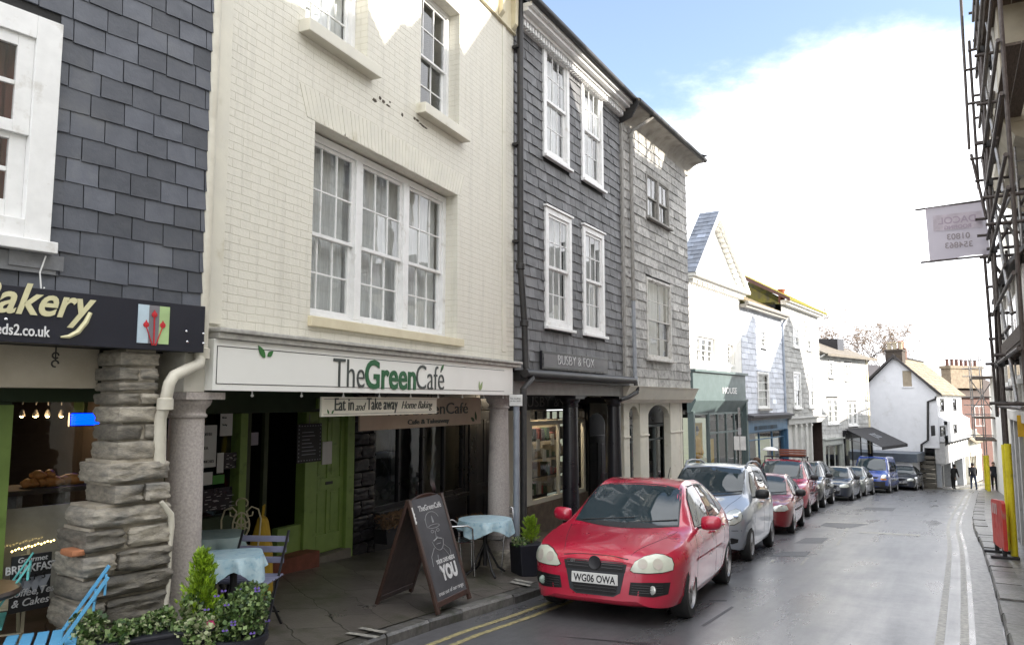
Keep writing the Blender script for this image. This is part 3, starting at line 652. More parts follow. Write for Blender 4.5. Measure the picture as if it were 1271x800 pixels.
for a, b in ((231, 411), (232, 424), (252, 414), (252, 426), (7, 396)):
    u_, z_ = F.px(a, b, -.122); m.lathe([(.010, -.122), (.009, -.127), (.004, -.130)], (u_, 0, z_), 10, 'y')
m.build('bolt', m_chrome, fas)
# soffit and cream beam under the fascia
m = MB(); zc = F.z(60, 452, .35); zl = F.z(60, 481, .35); m.box(-4.2, F.u(122, 460, .35), .35, .6, zl, zb_f + .012); m.build('beam', mat('stained_cream_beam', (.50, .45, .36), .7, c2=(.40, .35, .27), nscale=3, bump=.15), bak)
m = MB(); u_, z_ = F.px(69, 441, .2); m.tube([(u_ + .02 * math.cos(t), .2, z_ + .02 * math.sin(t)) for t in [i * .7 for i in range(9)]], .006, 6); m.tube([(u_ + .022 * math.cos(t), .2, z_ - .055 + .022 * math.sin(t)) for t in [i * .7 for i in range(8)]], .006, 6); m.tube([(u_, .2, z_ + .08), (u_, .2, z_ - .03)], .005, 6); m.build('hook', m_ironblack, bak)
# stone pier
R = random.Random(21); m = MB()
D0, D1 = -.02, .34
courses = [(435, 455, 117, 199), (455, 473, 116, 198), (473, 487, 115, 197), (487, 503, 114, 197), (503, 525, 113, 196), (525, 546, 112, 195), (546, 571, 110, 195), (571, 598, 95, 206), (598, 624, 103, 205), (624, 650, 76, 209), (650, 678, 68, 210), (678, 706, 64, 209), (706, 734, 60, 210), (734, 768, 58, 209), (768, 800, 62, 206), (800, 845, 52, 208)]
for i, (ya, yb, xa, xb) in enumerate(courses):
    a, z1_ = F.px(xa, ya); _, z1_ = F.px(165, ya); _, z0_ = F.px(165, yb); b = F.u(xb, (ya + yb) / 2); a = F.u(xa, (ya + yb) / 2, D1)
    big = i >= 7; cuts = [a, b]
    if i in (1, 3, 5, 8): cuts = [a, a + (b - a) * R.uniform(.35, .65), b]
    if i in (11, 13, 15): cuts = [a, a + (b - a) * R.uniform(.25, .4), b]
    if i == 10: cuts = [a, a + (b - a) * .45, b]
    for p, q in zip(cuts, cuts[1:]):
        stone(m, p + .003, q - .003, D0 - (.05 if big else 0) - R.uniform(0, .03), D1, z0_ + .007 + R.uniform(-.004, .004), z1_ - .005, R, .014 if big else .009, 7)
pier = m.build('pier', m_stone, bak, smooth=50, tones=True)
m = MB()
for i, (ya, yb, xa, xb) in enumerate(courses):
    a = F.u(xa + 5, (ya + yb) / 2, D1); b = F.u(xb - 4, (ya + yb) / 2); _, z1_ = F.px(165, ya); _, z0_ = F.px(165, yb)
    m.box(a + .02, b - .015, D0 + .012 - (.035 if i >= 7 else 0), D1 - .02, z0_ - .01, z1_ + .01)
m.build('mortar', m_mortar, pier)
m = MB(); u_, z_ = F.px(97, 686, -.06); stone(m, u_ - .045, u_ + .045, -.075, .1, z_ - .02, z_ + .02, R, .005, 4, tone=1); m.build('brick_chip', mat('orange_brick', (.42, .17, .08), .8), pier, smooth=40)
# recessed shopfront
d = .95
ug0 = F.u(-20, 560, d); ug1 = F.u(9, 560, d); zt_ = F.z(30, 487, d)
m = MB(); m.box(-4.2, .25, d, d + .1, zt_ - .07, zb_f); m.box(ug0, ug1, d - .03, d + .1, -.6, zt_ - .07); m.box(.1, .25, d, d + .1, -.6, zt_ - .07); m.build('shopfront', m_dgreen, bak, bevel=.004)
m = MB(); m.box(ug0 - .02, ug1 + .004, d - .05, d - .031, -.6, zt_ - .09); m.build('door_post', m_green, bak)
m = MB(); m.face([(ug1, d + .05, .3), (.12, d + .05, .3), (.12, d + .05, zt_ - .05), (ug1, d + .05, zt_ - .05)]); m.build('shop_window', m_glassd, bak, recalc=False)
m = MB(); m.box(-4.2, .3, d + 3.2, d + 3.3, -.6, zb_f); m.box(.25, .3, .62, d + 3.2, -.6, zb_f); m.box(-4.2, .25, d + .12, d + 3.2, zb_f - .05, zb_f - .002); m.box(-4.3, -4.2, .6, d + 3.3, -.6, zb_f); m.build('interior', mat('bakery_back_wall', (.03, .022, .018), .8, nscale=2), bak)
u0, z0 = F.px(8, 668, 1.0); u1, z1 = F.px(72, 626, 1.0)
m = MB(); m.box(ug1, u1 + .45, d + .10, d + .13, z0 - .5, F.z(40, 630, 1.0)); m.build('counter_front', mat('pale_counter_panel', (.40, .38, .33), .6), bak)
# goods in the bakery window
def bake(label, name, cat, pos, group=None): return empty(name, pos, math.pi / 2 - F.a, label, cat, group)
dd = 1.5
sh0, sz = F.px(8, 606, dd); sh1 = F.u(106, 606, dd)
t = tag(bake('dark display shelf carrying pastries inside the bakery window', 'display_shelf', 'shelf', F.world(0, dd, sz)), None)
m = MB(); m.box(sh0 - .2, sh1 + .3, -.25, .25, -.04, 0); m.build('shelf_top', m_brown, t, bevel=.005); m = MB(); m.box(sh1 - .25, sh1 - .21, -.2, .2, -.5, -.04); m.box(sh0, sh0 + .04, -.2, .2, -.5, -.04); m.build('bracket', m_metal, t)
m_past = mat('baked_crust', (.50, .23, .06), .6, c2=(.34, .13, .03), nscale=14, bump=.4, bscale=30)
R = random.Random(4)
for i, (px_, py_, r_) in enumerate(((30, 600, .05), (37, 598, .05), (46, 596, .055), (54, 597, .055), (64, 597, .055), (44, 589, .05), (58, 588, .05), (75, 597, .05), (85, 596, .06), (95, 596, .05))):
    u_ = F.u(px_, py_, dd); zz = max(0, F.z(px_, py_, dd) - sz - r_ * .7)
    p = MB(); L_ = r_ * R.uniform(1.2, 1.8)
    p.tube([(-L_ + 2 * L_ * k / 6, 0.02 * math.sin(k), (r_ * .62)) for k in range(7)], [r_ * .25, r_ * .55, r_ * .8, r_ * .85, r_ * .78, r_ * .5, r_ * .2], 10)
    o = p.build('pastry', m_past, None, smooth=60); o.location = F.world(u_, dd - .05, sz + (0 if i not in (5, 6) else r_ * 1.2)); o.rotation_euler = (0, 0, R.uniform(-.4, .9))
    tag(o, ['golden crescent pastry on the bakery shelf', 'golden pastry on top of the pastry heap in the bakery window'][i in (5, 6)], 'pastry', 'pastries on the upper heap' if i in (5, 6) else 'pastries along the bakery shelf')
m_lamp = mat('warm_lamp_glow', (.9, .7, .4), .5, emit=((1, .62, .22), 14))
for i, (px_, py_) in enumerate(((27, 516), (44, 516), (59, 516), (76, 516))):
    u_, z_ = F.px(px_, py_, 2.3); t = bake(['lit ceiling lamp in the bakery, leftmost of four', 'brightest lit bakery ceiling lamp, second from the left', 'lit bakery ceiling lamp, third from the left', 'lit bakery ceiling lamp nearest the blue neon'][i], 'ceiling_lamp', 'lamp', F.world(u_, 2.3, z_), 'ceiling lamps in the bakery')
    m = MB(); m.lathe([(.008, .06), (.02, .035), (.028, .0)], (0, 0, 0), 14); m.tube([(0, 0, .1), (0, 0, .3)], .006, 6); m.build('lamp_shade', m_metal, t, smooth=40)
    m = MB(); m.lathe([(.002, -.014), (.014, -.010), (.024 if i == 1 else .016, .002), (.008, .012)], (0, 0, 0), 12); m.build('bulb', m_lamp, t, smooth=60)
ld = bpy.data.lights.new('bakery_lamp', 'POINT'); ld.energy = 4.5; ld.color = (1, .66, .34); ld.shadow_soft_size = .08; lo = bpy.data.objects.new('bakery_lamp', ld); COL.objects.link(lo); lo.location = F.world(F.u(52, 516, 2.3), 2.25, F.z(52, 522, 2.3))
u0, z1 = F.px(89, 513, 2.0); u1, z0 = F.px(113, 527, 2.0)
t = bake('glowing blue neon panel behind the bakery glass', 'neon_sign', 'sign', F.world(u0, 2.0, z0)); m = MB(); m.box(-.01, u1 - u0 + .1, .01, .04, -.01, z1 - z0 + .01); m.build('backing', m_blackplastic, t)
m = MB(); m_neon = mat('blue_neon', (.0, .0, .5), .5, emit=((.0, .02, 1), 4))
for k in range(5): z = (z1 - z0) * (k + .5) / 5; m.tube([(0, 0, z), (u1 - u0 + .08, 0, z)], .010, 8)
m.build('tube', m_neon, t, smooth=60)
# black menu board standing in the bakery front
u0, zb0 = F.px(11, 762, .55); u1 = F.u(60, 762, .55); zt0 = F.z(11, 692, .55)
t = bake('black chalkboard reading breakfast baps below the bakery counter', 'menu_board', 'chalkboard', F.world(u0, .55, zb0))
w_ = u1 - u0; h_ = zt0 - zb0; m = MB(); m.box(0, w_, 0, .02, 0, h_); m.build('board', mat('blackboard', (.012, .012, .013), .6, c2=(.02, .02, .021), nscale=8), t); 
text('Gourmet', .05, m_chalk, t, (w_ * .5, -.003, h_ * .88), align='CENTER', shear=.2); text('BREAKFAST', .075, m_chalk, t, (w_ * .5, -.003, h_ * .70), align='CENTER', bold=.001, sx=.85); 
m = MB()
for k in range(4):
    x = w_ * (.2 + .2 * k); z = h_ * .60; m.prism([(x - .05, z), (x + .05, z), (x, z - .12)], -.004, -.001)
m.build('pennant', mat('grey_chalk', (.34, .36, .40), .9), t)
for k, ch in enumerate('BAPS'): text(ch, .06, mat('blackboard', (0, 0, 0)), t, (w_ * (.2 + .2 * k), -.006, h_ * .55), align='CENTER')
text('Coffee,Tea', .07, m_chalk, t, (w_ * .5, -.003, h_ * .28), align='CENTER', shear=.25); text('& Cakes', .07, m_chalk, t, (w_ * .5, -.003, h_ * .10), align='CENTER', shear=.25)
m = MB(); u0, z0 = F.px(15, 684, .9); u1 = F.u(66, 684, .9); t = bake('string of small warm lights along the bakery counter', 'light_string', 'lights', F.world(u0, .9, z0))
for k in range(14): m.lathe([(.002, -.008), (.009, 0), (.002, .008)], ((u1 - u0) * k / 13, 0, .004 * (k % 3) + .012 * k / 13 * 3), 6)
m.build('bulb', mat('small_warm_glow', (.9, .7, .4), .5, emit=((1, .72, .25), 2.5)), t); m = MB(); m.tube([(0, 0, 0), (u1 - u0, 0, .036)], .004, 5); m.build('cable', m_black, t)
# ------------------------------------------------------------------ the cafe
F = FCAFE
caf = building(F, 'cafe_building', 'cream painted brick cafe with a long white signboard and a triple sash window')
uL = F.u(257, 300); uE = LCAFE; zf0 = F.z(265, 484.5); zf1 = F.z(265, 421); zm1 = F.z(265, 410)
zcor = F.z(640, 48); zeav = F.z(646, -8)
bw = (F.u(388, 270), F.u(567.5, 330), F.z(388, 392), F.z(388, 149))
ulw = (F.u(386, 60) - .0, F.u(456, 60), F.z(456, 84), F.z(570, 17)); ulw = (ulw[1] - 1.0, ulw[1], ulw[2], ulw[3])
urw = (F.u(522, 100), F.u(570, 130), F.z(522, 133), ulw[3])
print('CAFE', [round(q, 2) for q in (uL, uE, zf0, zf1, zm1, zcor, zeav)], bw, ulw, urw)
m = wall_mb(uL - .02, uE, zm1 - .02, zeav, [bw, ulw, urw], 0, .24); shell_mb(m, uL - .02, uE, zm1, zeav + .2, 7)
m.build('wall', m_brick, caf)
for q_ in ((uL - .02, uL + .16, -.022, .0, zm1 + .05, zeav), (uE - .42, uE - .30, -.012, 0, zm1 + .15, zcor)): m = MB(); m.box(*q_); m.build('pilaster', m_cream, caf, bevel=.004)
# rubbed flat arch over the big window, slightly proud soldier courses
m = MB(); R = random.Random(8); k = 0; x = bw[0] - .12
while x < bw[1] + .1:
    f = (x - bw[0]) / (bw[1] - bw[0]) - .5; dx = f * .22; w_ = .066; zt_ = bw[3] + .30 + R.uniform(-.01, .01)
    m.prism([(x, bw[3] + .004), (x + w_ - .004, bw[3] + .004), (x + w_ - .004 + dx, zt_), (x + dx, zt_)], -.002 - R.random() * .004, .002); x += w_
m.build('window_arch', m_cream, caf, bevel=.003)
m_scar = mat('exposed_dark_brick', (.11, .085, .06), .9, c2=(.05, .045, .035), nscale=20, bump=.5); m = MB()
for (a, b) in ((470, 122), (474, 126), (479, 130), (483, 127), (513, 147), (516, 149), (520, 153), (523, 156), (526, 158), (462, 124), (427, 168), (498, 143)):
    u_, z_ = F.px(a, b); w_ = R.uniform(.03, .09); h_ = R.uniform(.012, .03); m.prism([(u_, z_), (u_ + w_ * .6, z_ - h_ * .4), (u_ + w_, z_ + h_ * .3), (u_ + w_ * .8, z_ + h_), (u_ + w_ * .2, z_ + h_ * 1.1)], -.004, .002)
m.build('flaked_patch', m_scar, caf)
sash(caf, bw[0], bw[1], bw[2], bw[3] - .02, y=.17, cols=3, rows=2, fw=.075, dep=.1, curtain=m_curtain, mull=2, sill=None, split=.46, seed=3)
m = MB(); m.box(bw[0] - .03, bw[1] + .12, -.05, .16, bw[2] - .10, bw[2] - .002); m.build('window_sill', m_creamtrim, caf, bevel=.008)
for q in (ulw, urw):
    sash(caf, q[0], q[1], q[2] + .02, q[3], y=.16, cols=3, rows=2, fw=.06, dep=.09, curtain=m_curtain if q is ulw else None, seed=5, split=.5)
    m = MB(); m.box(q[0] - .09, q[1] + .09, -.13, .15, q[2] - .11, q[2] + .015); m.build('window_sill', m_cream, caf, bevel=.008)
# eaves with brackets, gutter, roof
m = MB(); m.box(-.4, uE, -.42, .0, zeav - .05, zeav + .02); m.box(-.4, uE, -.05, .0, zcor, zeav - .05); m.build('eaves_board', m_creamtrim, caf, bevel=.004)
m = MB(); x = uE - .14
while x > -.3:
    m.prism([(-.05, zcor + .02), (-.05, zeav - .06), (-.38, zeav - .06), (-.36, zeav - .12), (-.22, zeav - .16), (-.13, zeav - .30), (-.12, zcor + .10)], x - .05, x + .05, axis='x'); x -= .46
m.build('eaves_bracket', m_creamtrim, caf, bevel=.006)
m = MB(); m.tube([(-.4, -.47, zeav + .01), (uE + .06, -.47, zeav + .01)], .065, 12); m.build('gutter', m_ironblack, caf, smooth=40)
roof_slope(caf, -.3, uE, -.44, zeav + .04, 4.6, rad(38), m_roof, .3, .22, 3)
m = MB(); m.prism([(-.3, zeav), (7, zeav), (3.3, zeav + 2.85)], -.28, -.2, axis='x'); m.prism([(-.1, zeav), (7, zeav), (3.3, zeav + 2.9)], uE - .1, uE - .02, axis='x'); m.build('gable_wall', m_cream, caf)
# moulding, signboard
m = MB(); m.box(uL + .02, uE - .02, -.16, 0, zm1 - .02, zm1 + .015); m.box(uL + .03, uE - .03, -.135, 0, zf1, zm1 - .02); m.build('cornice', mat('grey_lead_moulding', (.45, .44, .40), .6, c2=(.30, .29, .27), nscale=12), caf, bevel=.008)
m = MB(); u0 = F.u(265, 450, -.1); u1 = F.u(636.5, 470, -.1); m.box(u0, u1, -.10, -.0, zf0, zf1 - .002); fas = m.build('signboard', m_fascia, caf, bevel=.003)
m = MB(); z = zf0 + .05; m.box(u0 + .03, u1 - .3, -.1025, -.1, z, z + .006); m.box(u0 + .03, u0 + .036, -.1025, -.1, z + .006, zf1 - .06); m.box(u0 + .03, u1 - .3, -.1025, -.1, zf1 - .06, zf1 - .054); m.build('border_line', m_black, fas)
m_ltr = mat('dark_green_grey_lettering', (.05, .06, .055), .5); m_grn = mat('green_lettering', (.012, .11, .035), .5); m_leaf = mat('leaf_emblem_green', (.03, .16, .03), .5)
Y_ = -.105; a, za = F.px(413.5, 478, Y_); b, _ = F.px(453, 480, Y_); c, _ = F.px(516, 482, Y_); d_, _ = F.px(551, 485, Y_); hgt = F.z(415, 442, Y_) - za
def fit(body, x0, x1, z, size, m_, par, bold=0, name='lettering', shear=0, y=None):
    o = text(body, size, m_, par, (x0, Y_ if y is None else y, z), bold=bold, shear=shear, name=name)
    xs = [v.co.x for v in o.data.vertices]; o.scale.x = (x1 - x0) / (max(xs) - min(xs)); o.location.x = x0 - min(xs) * o.scale.x; return o
zs_ = F.z(413.5, 480, -.105)
fit('The', a, b - .01, zs_, .405, m_ltr, fas, bold=-.004); fit('Green', b, c, zs_, .405, m_grn, fas, bold=.008); fit('Caf\u00e9', c + .01, d_, zs_, .405, m_ltr, fas, bold=-.004)
def leaf(M, x, z, L_, ang, y, w=.42):
    ca, sa = math.cos(ang), math.sin(ang); top = [(t * L_, w * L_ * .5 * math.sin(math.pi * t ** .8)) for t in [i / 8 for i in range(9)]]
    poly = top + [(p, -q) for p, q in top[-2:0:-1]]; M.prism([(x + p * ca - q * sa, z + p * sa + q * ca) for p, q in poly], y, y + .004)
m = MB(); u_, z_ = F.px(330, 444, Y_); leaf(m, u_ - .01, z_, .13, rad(130), -.108); leaf(m, u_ + .02, z_ + .015, .08, rad(35), -.108, .55); u_, z_ = F.px(549, 462, Y_); leaf(m, u_ - .03, z_ + .02, .10, rad(50), -.108)
m.build('leaf_emblem', m_leaf, fas); m = MB(); u_, z_ = F.px(596, 484, Y_); leaf(m, u_ - .02, z_, .12, rad(95), -.108, .25); leaf(m, u_, z_, .13, rad(60), -.108); m.build('leaf_emblem', mat('pale_leaf_emblem', (.30, .38, .16), .6), fas)
for k in range(9): m = MB(); x = u0 + .5 + k * .62; m.tube([(x, -.03, zf0 - .035), (x, -.03, zf0 + .01)], .006, 6); m.lathe([(.002, -.02), (.014, -.01), (.010, .004)], (x, -.03, zf0 - .03), 8); m.build('hook', m_white, fas)
# columns on plinths and the beam ends above them
def column(root, u, y, z0, z1, r, m_=None, name='column', blocks=True):
    M = MB(); M.lathe([(r * 1.02, z0), (r * 1.02, z0 + .06), (r * 1.0, z0 + .1), (r * .985, z0 + (z1 - z0) * .4), (r * .87, z1 - .22), (r * .86, z1 - .2), (r * .98, z1 - .19), (r * 1.0, z1 - .175), (r * .9, z1 - .16), (r * .92, z1 - .13), (r * 1.12, z1 - .1), (r * 1.2, z1 - .07), (r * 1.2, z1 - .055)], (u, y, 0), 32)
    M.box(u - r * 1.3, u + r * 1.3, y - r * 1.3, y + r * 1.3, z1 - .055, z1); return M.build(name, m_ or m_granite, root, smooth=40)
uc0 = F.u(228.5, 600, .15); uc1 = F.u(619, 600, .15)
column(caf, uc0, .15, -.5, F.z(228, 485, .15) - .01, .148); column(caf, uc1, .15, -.18, F.z(619, 490, .15), .158)
R = random.Random(3); m = MB(); stone(m, uc1 - .22, uc1 + .22, -.07, .37, -.75, -.17, R, .02, 6, tone=1.5); m.build('plinth', m_stone, caf, smooth=50, tones=True)
m = MB(); m.box(uc0 - .2, u0, -.02, .34, F.z(228, 485, .15) - .01, zf1 + .06); m.box(u0, uE, .02, .34, zf0 + .03, zf1 + .06); m.build('beam', mat('off_white_beam', (.58, .56, .50), .6, c2=(.48, .46, .40), nscale=4, dirt=(.3, .28, .24), dscale=5, damt=.2), caf, bevel=.006)
m = MB(); m.box(uc0 - .4, uE, .34, 2.4, zf0 + .06, zf0 + .1); m.build('ceiling', mat('dark_green_ceiling', (.035, .045, .03), .8), caf)
# recessed shopfront
d = 2.2
P = lambda x, y_: F.px(x, y_, d)
def bx(M, x0, x1, yt, yb, dep0=0., dep1=.12, ref=None):
    a, b, c, e = F.rect(x0, x1, yt, yb, d, ref); M.box(a, b, d + dep0, d + dep1, c, e)
zc = zf0 + .06
def up(M, x0, x1, z0, z1, dep0=0., dep1=.12): M.box(F.u(x0, 580, d), F.u(x1, 580, d), d + dep0, d + dep1, z0, z1)
m = MB(); up(m, 100, 300, -.7, F.z(260, 643, d), .0, .2); up(m, 100, 437, F.z(330, 512, d), zc, .0, .15); m.build('shopfront_panel', m_dgreen, caf, bevel=.005)
m = MB(); up(m, 295, 304, -.5, F.z(330, 512, d), -.03, .12); up(m, 376, 390, -.5, F.z(330, 512, d) - .001, -.04, .12); up(m, 428, 437, -.6, F.z(410, 505, d), -.04, .12); up(m, 347, 376, F.z(350, 690, d), F.z(350, 655, d), .0, .1); up(m, 390, 428, F.z(410, 505, d) - .02, F.z(410, 494, d), -.03, .12); m.build('shopfront_frame', m_green, caf, bevel=.006)
panel_door(caf, F.u(390.5, 600, d), F.u(427.5, 600, d), F.z(410, 683, d), F.z(410, 503, d), d + .02, m_green)
m = MB(); a, b = P(401, 548); c, e = P(412, 575); m.box(a, c, d + .005, d + .015, e, b); m.build('notice', m_paper, caf)
m = MB(); up(m, 388, 431, -.9, F.z(410, 684, d), -.1, .1); m.build('door_step', mat('concrete_step', (.17, .155, .13), .8, bump=.3), caf, bevel=.008)
m = MB(); up(m, 304, 381, -.8, F.z(350, 688, d), -.25, .1); m.build('door_step', mat('red_tile_step', (.19, .055, .03), .7, c2=(.13, .04, .022), nscale=8), caf, bevel=.008)
G = MB(); G.face([(F.u(100, 580, d), d + .06, F.z(260, 643, d)), (F.u(296, 580, d), d + .06, F.z(260, 643, d)), (F.u(296, 580, d), d + .06, F.z(330, 512, d)), (F.u(100, 580, d), d + .06, F.z(330, 512, d))]); G.build('shop_window', m_glassd, caf, recalc=False)
m = MB(); up(m, 304, 312, -.6, F.z(330, 512, d), .02, .1); up(m, 331, 336, -.6, F.z(330, 512, d), .05, .1); m.build('door_frame', mat('dark_olive_frame', (.045, .06, .025), .6), caf)
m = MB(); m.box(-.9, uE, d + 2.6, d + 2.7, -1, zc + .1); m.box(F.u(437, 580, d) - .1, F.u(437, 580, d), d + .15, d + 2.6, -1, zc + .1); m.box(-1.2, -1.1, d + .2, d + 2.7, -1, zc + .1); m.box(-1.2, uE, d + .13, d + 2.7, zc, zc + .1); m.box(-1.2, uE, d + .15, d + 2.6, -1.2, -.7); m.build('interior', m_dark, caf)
# notices in the window
def card(M, x0, x1, yt, yb, y=.03): a, b, c, e = F.rect(x0, x1, yt, yb, d); M.box(a, b, d + y, d + y + .006, c, e)
m = MB(); card(m, 249, 271, 528, 581); card(m, 276, 291, 512, 541); card(m, 272, 280, 562, 587); card(m, 249, 266, 587, 603); m.build('notice', m_paper, caf)
for (x, yy, s, tx) in ((251, 541, .05, 'COFFEE'), (253, 558, .05, 'TEA'), (251, 575, .045, 'LUNCHES'), (278, 519, .03, 'Menu'), (278, 528, .03, 'Today')):
    u_, z_ = P(x, yy); text(tx, s, mat('grey_print', (.12, .12, .13), .8), caf, (u_, d + .026, z_), name='notice_lettering')
m = MB(); card(m, 280, 295, 562, 582, .02); m.build('chalkboard', m_black, caf); m = MB(); card(m, 254, 290, 608, 636, .03); m.build('chalkboard', m_black, caf); m = MB(); card(m, 266, 280, 590, 601, .02); m.build('green_notice', mat('green_print', (.08, .3, .05), .6), caf)
m = MB(); R = random.Random(5)
for k in range(26):
    x, yy = R.uniform(256, 288), R.uniform(610, 634); u_, z_ = P(x, yy); m.box(u_, u_ + R.uniform(.02, .09), d + .022, d + .026, z_, z_ + .006)
for k in range(14):
    x, yy = R.uniform(281, 293), R.uniform(564, 580); u_, z_ = P(x, yy); m.box(u_, u_ + R.uniform(.02, .05), d + .012, d + .016, z_, z_ + .006)
m.build('chalk_writing', m_chalk, caf)
m = MB(); a, b, c, e = F.rect(307, 323, 537, 553, d); m.box(a, b, d + .03, d + .04, c, e); m.build('notice', mat('lilac_notice', (.35, .33, .38), .8), caf)
# hanging chalk menu with a dotted white edge
a, b, c, e = F.rect(369, 399, 526, 575, d - .12); t = empty('chalk_menu', F.world(a, d - .12, c), math.pi / 2 - F.a, 'black chalk menu with dotted white edge hanging by the green door', 'menu')
m = MB(); m.box(0, b - a, 0, .02, 0, e - c); m.build('board', mat('blackboard', (0, 0, 0)), t); m = MB()
for k in range(9):
    for zz in (.03, e - c - .03): m.box((b - a) * (k + .4) / 9, (b - a) * (k + .8) / 9, -.003, -.0005, zz - .006, zz + .006)
for k in range(10):
    for xx in (.03, b - a - .03): m.box(xx - .008, xx + .008, -.003, -.0005, (e - c) * (k + .4) / 10, (e - c) * (k + .7) / 10)
R = random.Random(6)
for k in range(7): x = .09; z = (e - c) * (.2 + k * .095); m.box(x, x + (b - a - .18) * R.uniform(.5, 1), -.003, -.0005, z, z + .008)
m.build('chalk_writing', mat('grey_chalk', (0, 0, 0)), t)
m = MB(); m.tube([((b - a) * .5, .01, e - c), ((b - a) * .5, .01, e - c + .12)], .006, 6); m.build('hanger', m_metal, t)
# black stonework, black framed window, black doors
m = MB(); R = random.Random(9); x0, x1 = F.u(437, 600, d), F.u(463, 600, d); z = -1.0; k = 0
m_bstone = mat('black_painted_stone', (.012, .012, .016), .42, c2=(.02, .02, .024), nscale=8, bump=.5, bscale=14)
while z < zc:
    h = R.uniform(.17, .25); cut = x0 + (x1 - x0) * (.5 + (.2 if k % 2 else -.15)); k += 1
    for p, q in ((x0, cut), (cut, x1)): stone(m, p, q, d - .04, d + .2, z, min(z + h, zc) - .01, R, .01, 4)
    z += h
m.box(x0, x1, d + .06, d + .2, -1.1, zc)
m.build('stonework', m_bstone, caf, smooth=40)
ws0, ws1 = F.u(463, 600, d), F.u(576, 600, d); wz0, wz1 = F.z(470, 634, d), F.z(470, 512, d)
m = MB(); m.box(ws0, F.u(640, 600, d) + .3, d, d + .2, wz1, zc); m.box(ws0, ws1, d - .05, d + .2, -1.2, wz0 - .06); m.box(ws0, ws1 + .02, d - .13, d + .2, wz0 - .06, wz0); m.box(ws1, ws1 + .12, d - .02, d + .2, wz0, wz1); m.build('shopfront_panel', m_black, caf, bevel=.006)
w = fixed(caf, ws0, ws1, wz0, wz1, d, m_black, cols=4, rows=1, fw=.07, bw=.06, glass=glass_mat('dark_shop_glass', tint=(.5, .53, .55), refl=.05))
panel_door(caf, F.u(589, 600, d), F.u(607.5, 600, d) + .35, -1.1, wz1 - .02, d + .02, mat('slate_blue_door', (.03, .032, .042), .4), cols=2)
m = MB(); m.box(F.u(581, 600, d), F.u(588.5, 600, d), d - .03, d + .15, -1.2, wz1); m.build('door_frame', m_black, caf, bevel=.004)
m = MB(); m.box(ws1 + .121, F.u(581, 600, d) - .002, d + .02, d + .14, -1.2, wz1); m.build('grey_panel', mat('dull_grey_panel', (.12, .115, .10), .6), caf)
# things behind the black framed window
R = random.Random(12); 
m = MB()
for k in range(16):
    x = R.uniform(ws0 + .2, ws1 - .1); z = wz0 + R.uniform(0.02, .3); s_ = R.uniform(.05, .12); m.lathe([(s_ * .6, 0), (s_, s_ * .8), (s_ * .5, s_ * 1.6), (.01, s_ * 1.7)], (x, d + R.uniform(.3, .6), z), 10)
m.build('window_display', mat('window_display_goods', (.10, .085, .06), .7, c2=(.04, .07, .03), nscale=3), caf, smooth=40)
m = MB(); x, z = P(484, 545); m.box(x - .1, x + .22, d + .5, d + .52, z, z + .5); m.build('flat_panel', mat('amber_panel', (.40, .2, .04), .6), caf)  # plain amber coloured panel behind the glass
m = MB(); m.box(F.u(520, 560, d), F.u(530, 560, d), d + .55, d + .6, wz0, wz1); m.build('curtain', mat('pane_reflection_grey', (.22, .22, .21), .9), caf); m = MB(); m.box(ws1 + .125, ws1 + .2, d + .16, d + 2.6, -1, zc); m.box(ws0, ws0 + .05, d + .16, d + 2.6, -1, zc); m.box(ws0, ws1 + .2, d + 1.3, d + 1.35, -1, zc); m.build('shop_wall', mat('dim_shop_wall', (0.10, .095, .085), .9), caf)  # grey strip stands in for a column's reflection in the pane, not cloth
# dried flower boxes under that window
m_dry = mat('dried_flowers', (.26, .17, .09), .9, c2=(.12, .07, .05), nscale=9)
for (px_, lab) in ((488, 'dried flowers in a black trough left of the chalkboard'), (583, 'dried flowers in a black trough behind the cafe table')):
    u_, z_ = F.px(px_, 652, d - .3); t = empty('flower_trough', F.world(u_, d - .3, z_), math.pi / 2 - F.a, lab, 'plant')
    m = MB(); m.prism([(-.32, -.22), (.32, -.22), (.36, 0), (-.36, 0)], -.11, .11); m.build('trough', m_black, t); m = MB()
    for k in range(300):
        a = R.uniform(-.36, .36); p = Vector((a, R.uniform(-.13, .13), R.uniform(-.04, .19))); dx = Vector((R.uniform(-1, 1), R.uniform(-1, 1), R.uniform(-.4, 1))).normalized() * .05; e = dx.cross(Vector((R.random(), R.random(), .3))).normalized() * .012
        m.face([p - dx - e * .2, p + e, p + dx, p - e])
    m.build('flowers', m_dry, t, recalc=False)
# signs hanging under the board
def hang_sign(x0, x1, yt, yb, dep, m_, label, ref=None):
    a, b, c, e = F.rect(x0, x1, yt, yb, dep, ref); t = empty('hanging_sign', F.world(a, dep, c), math.pi / 2 - F.a, label, 'sign'); w_, h_ = b - a, e - c
    M = MB(); M.box(0, w_, -.012, .012, 0, h_); M.build('board', m_, t, bevel=.003)
    M = MB(); 
    for x in (w_ * .05, w_ * .5, w_ * .95): M.tube([(x, 0, h_ - .01), (x, 0, h_ + .08)], .006, 6)
    M.build('hanger', m_ironblack, t); return t, w_, h_
t, w_, h_ = hang_sign(398, 541, 492, 517, .1, mat('cream_hanging_board', (.78, .76, .66), .5, c2=(.72, .70, .60), nscale=4), 'narrow cream sign reading eat in and take away, hung under the signboard')
fit('Eat in', w_ * .09, w_ * .23, h_ * .30, .18, m_ltr, t, y=-.016); fit('and', w_ * .245, w_ * .325, h_ * .28, .12, m_ltr, t, shear=.4, bold=-.002, y=-.016); fit('Take away', w_ * .335, w_ * .60, h_ * .31, .18, m_ltr, t, y=-.016); fit('Home Baking', w_ * .64, w_ * .95, h_ * .33, .13, m_ltr, t, shear=.4, bold=-.002, y=-.016)
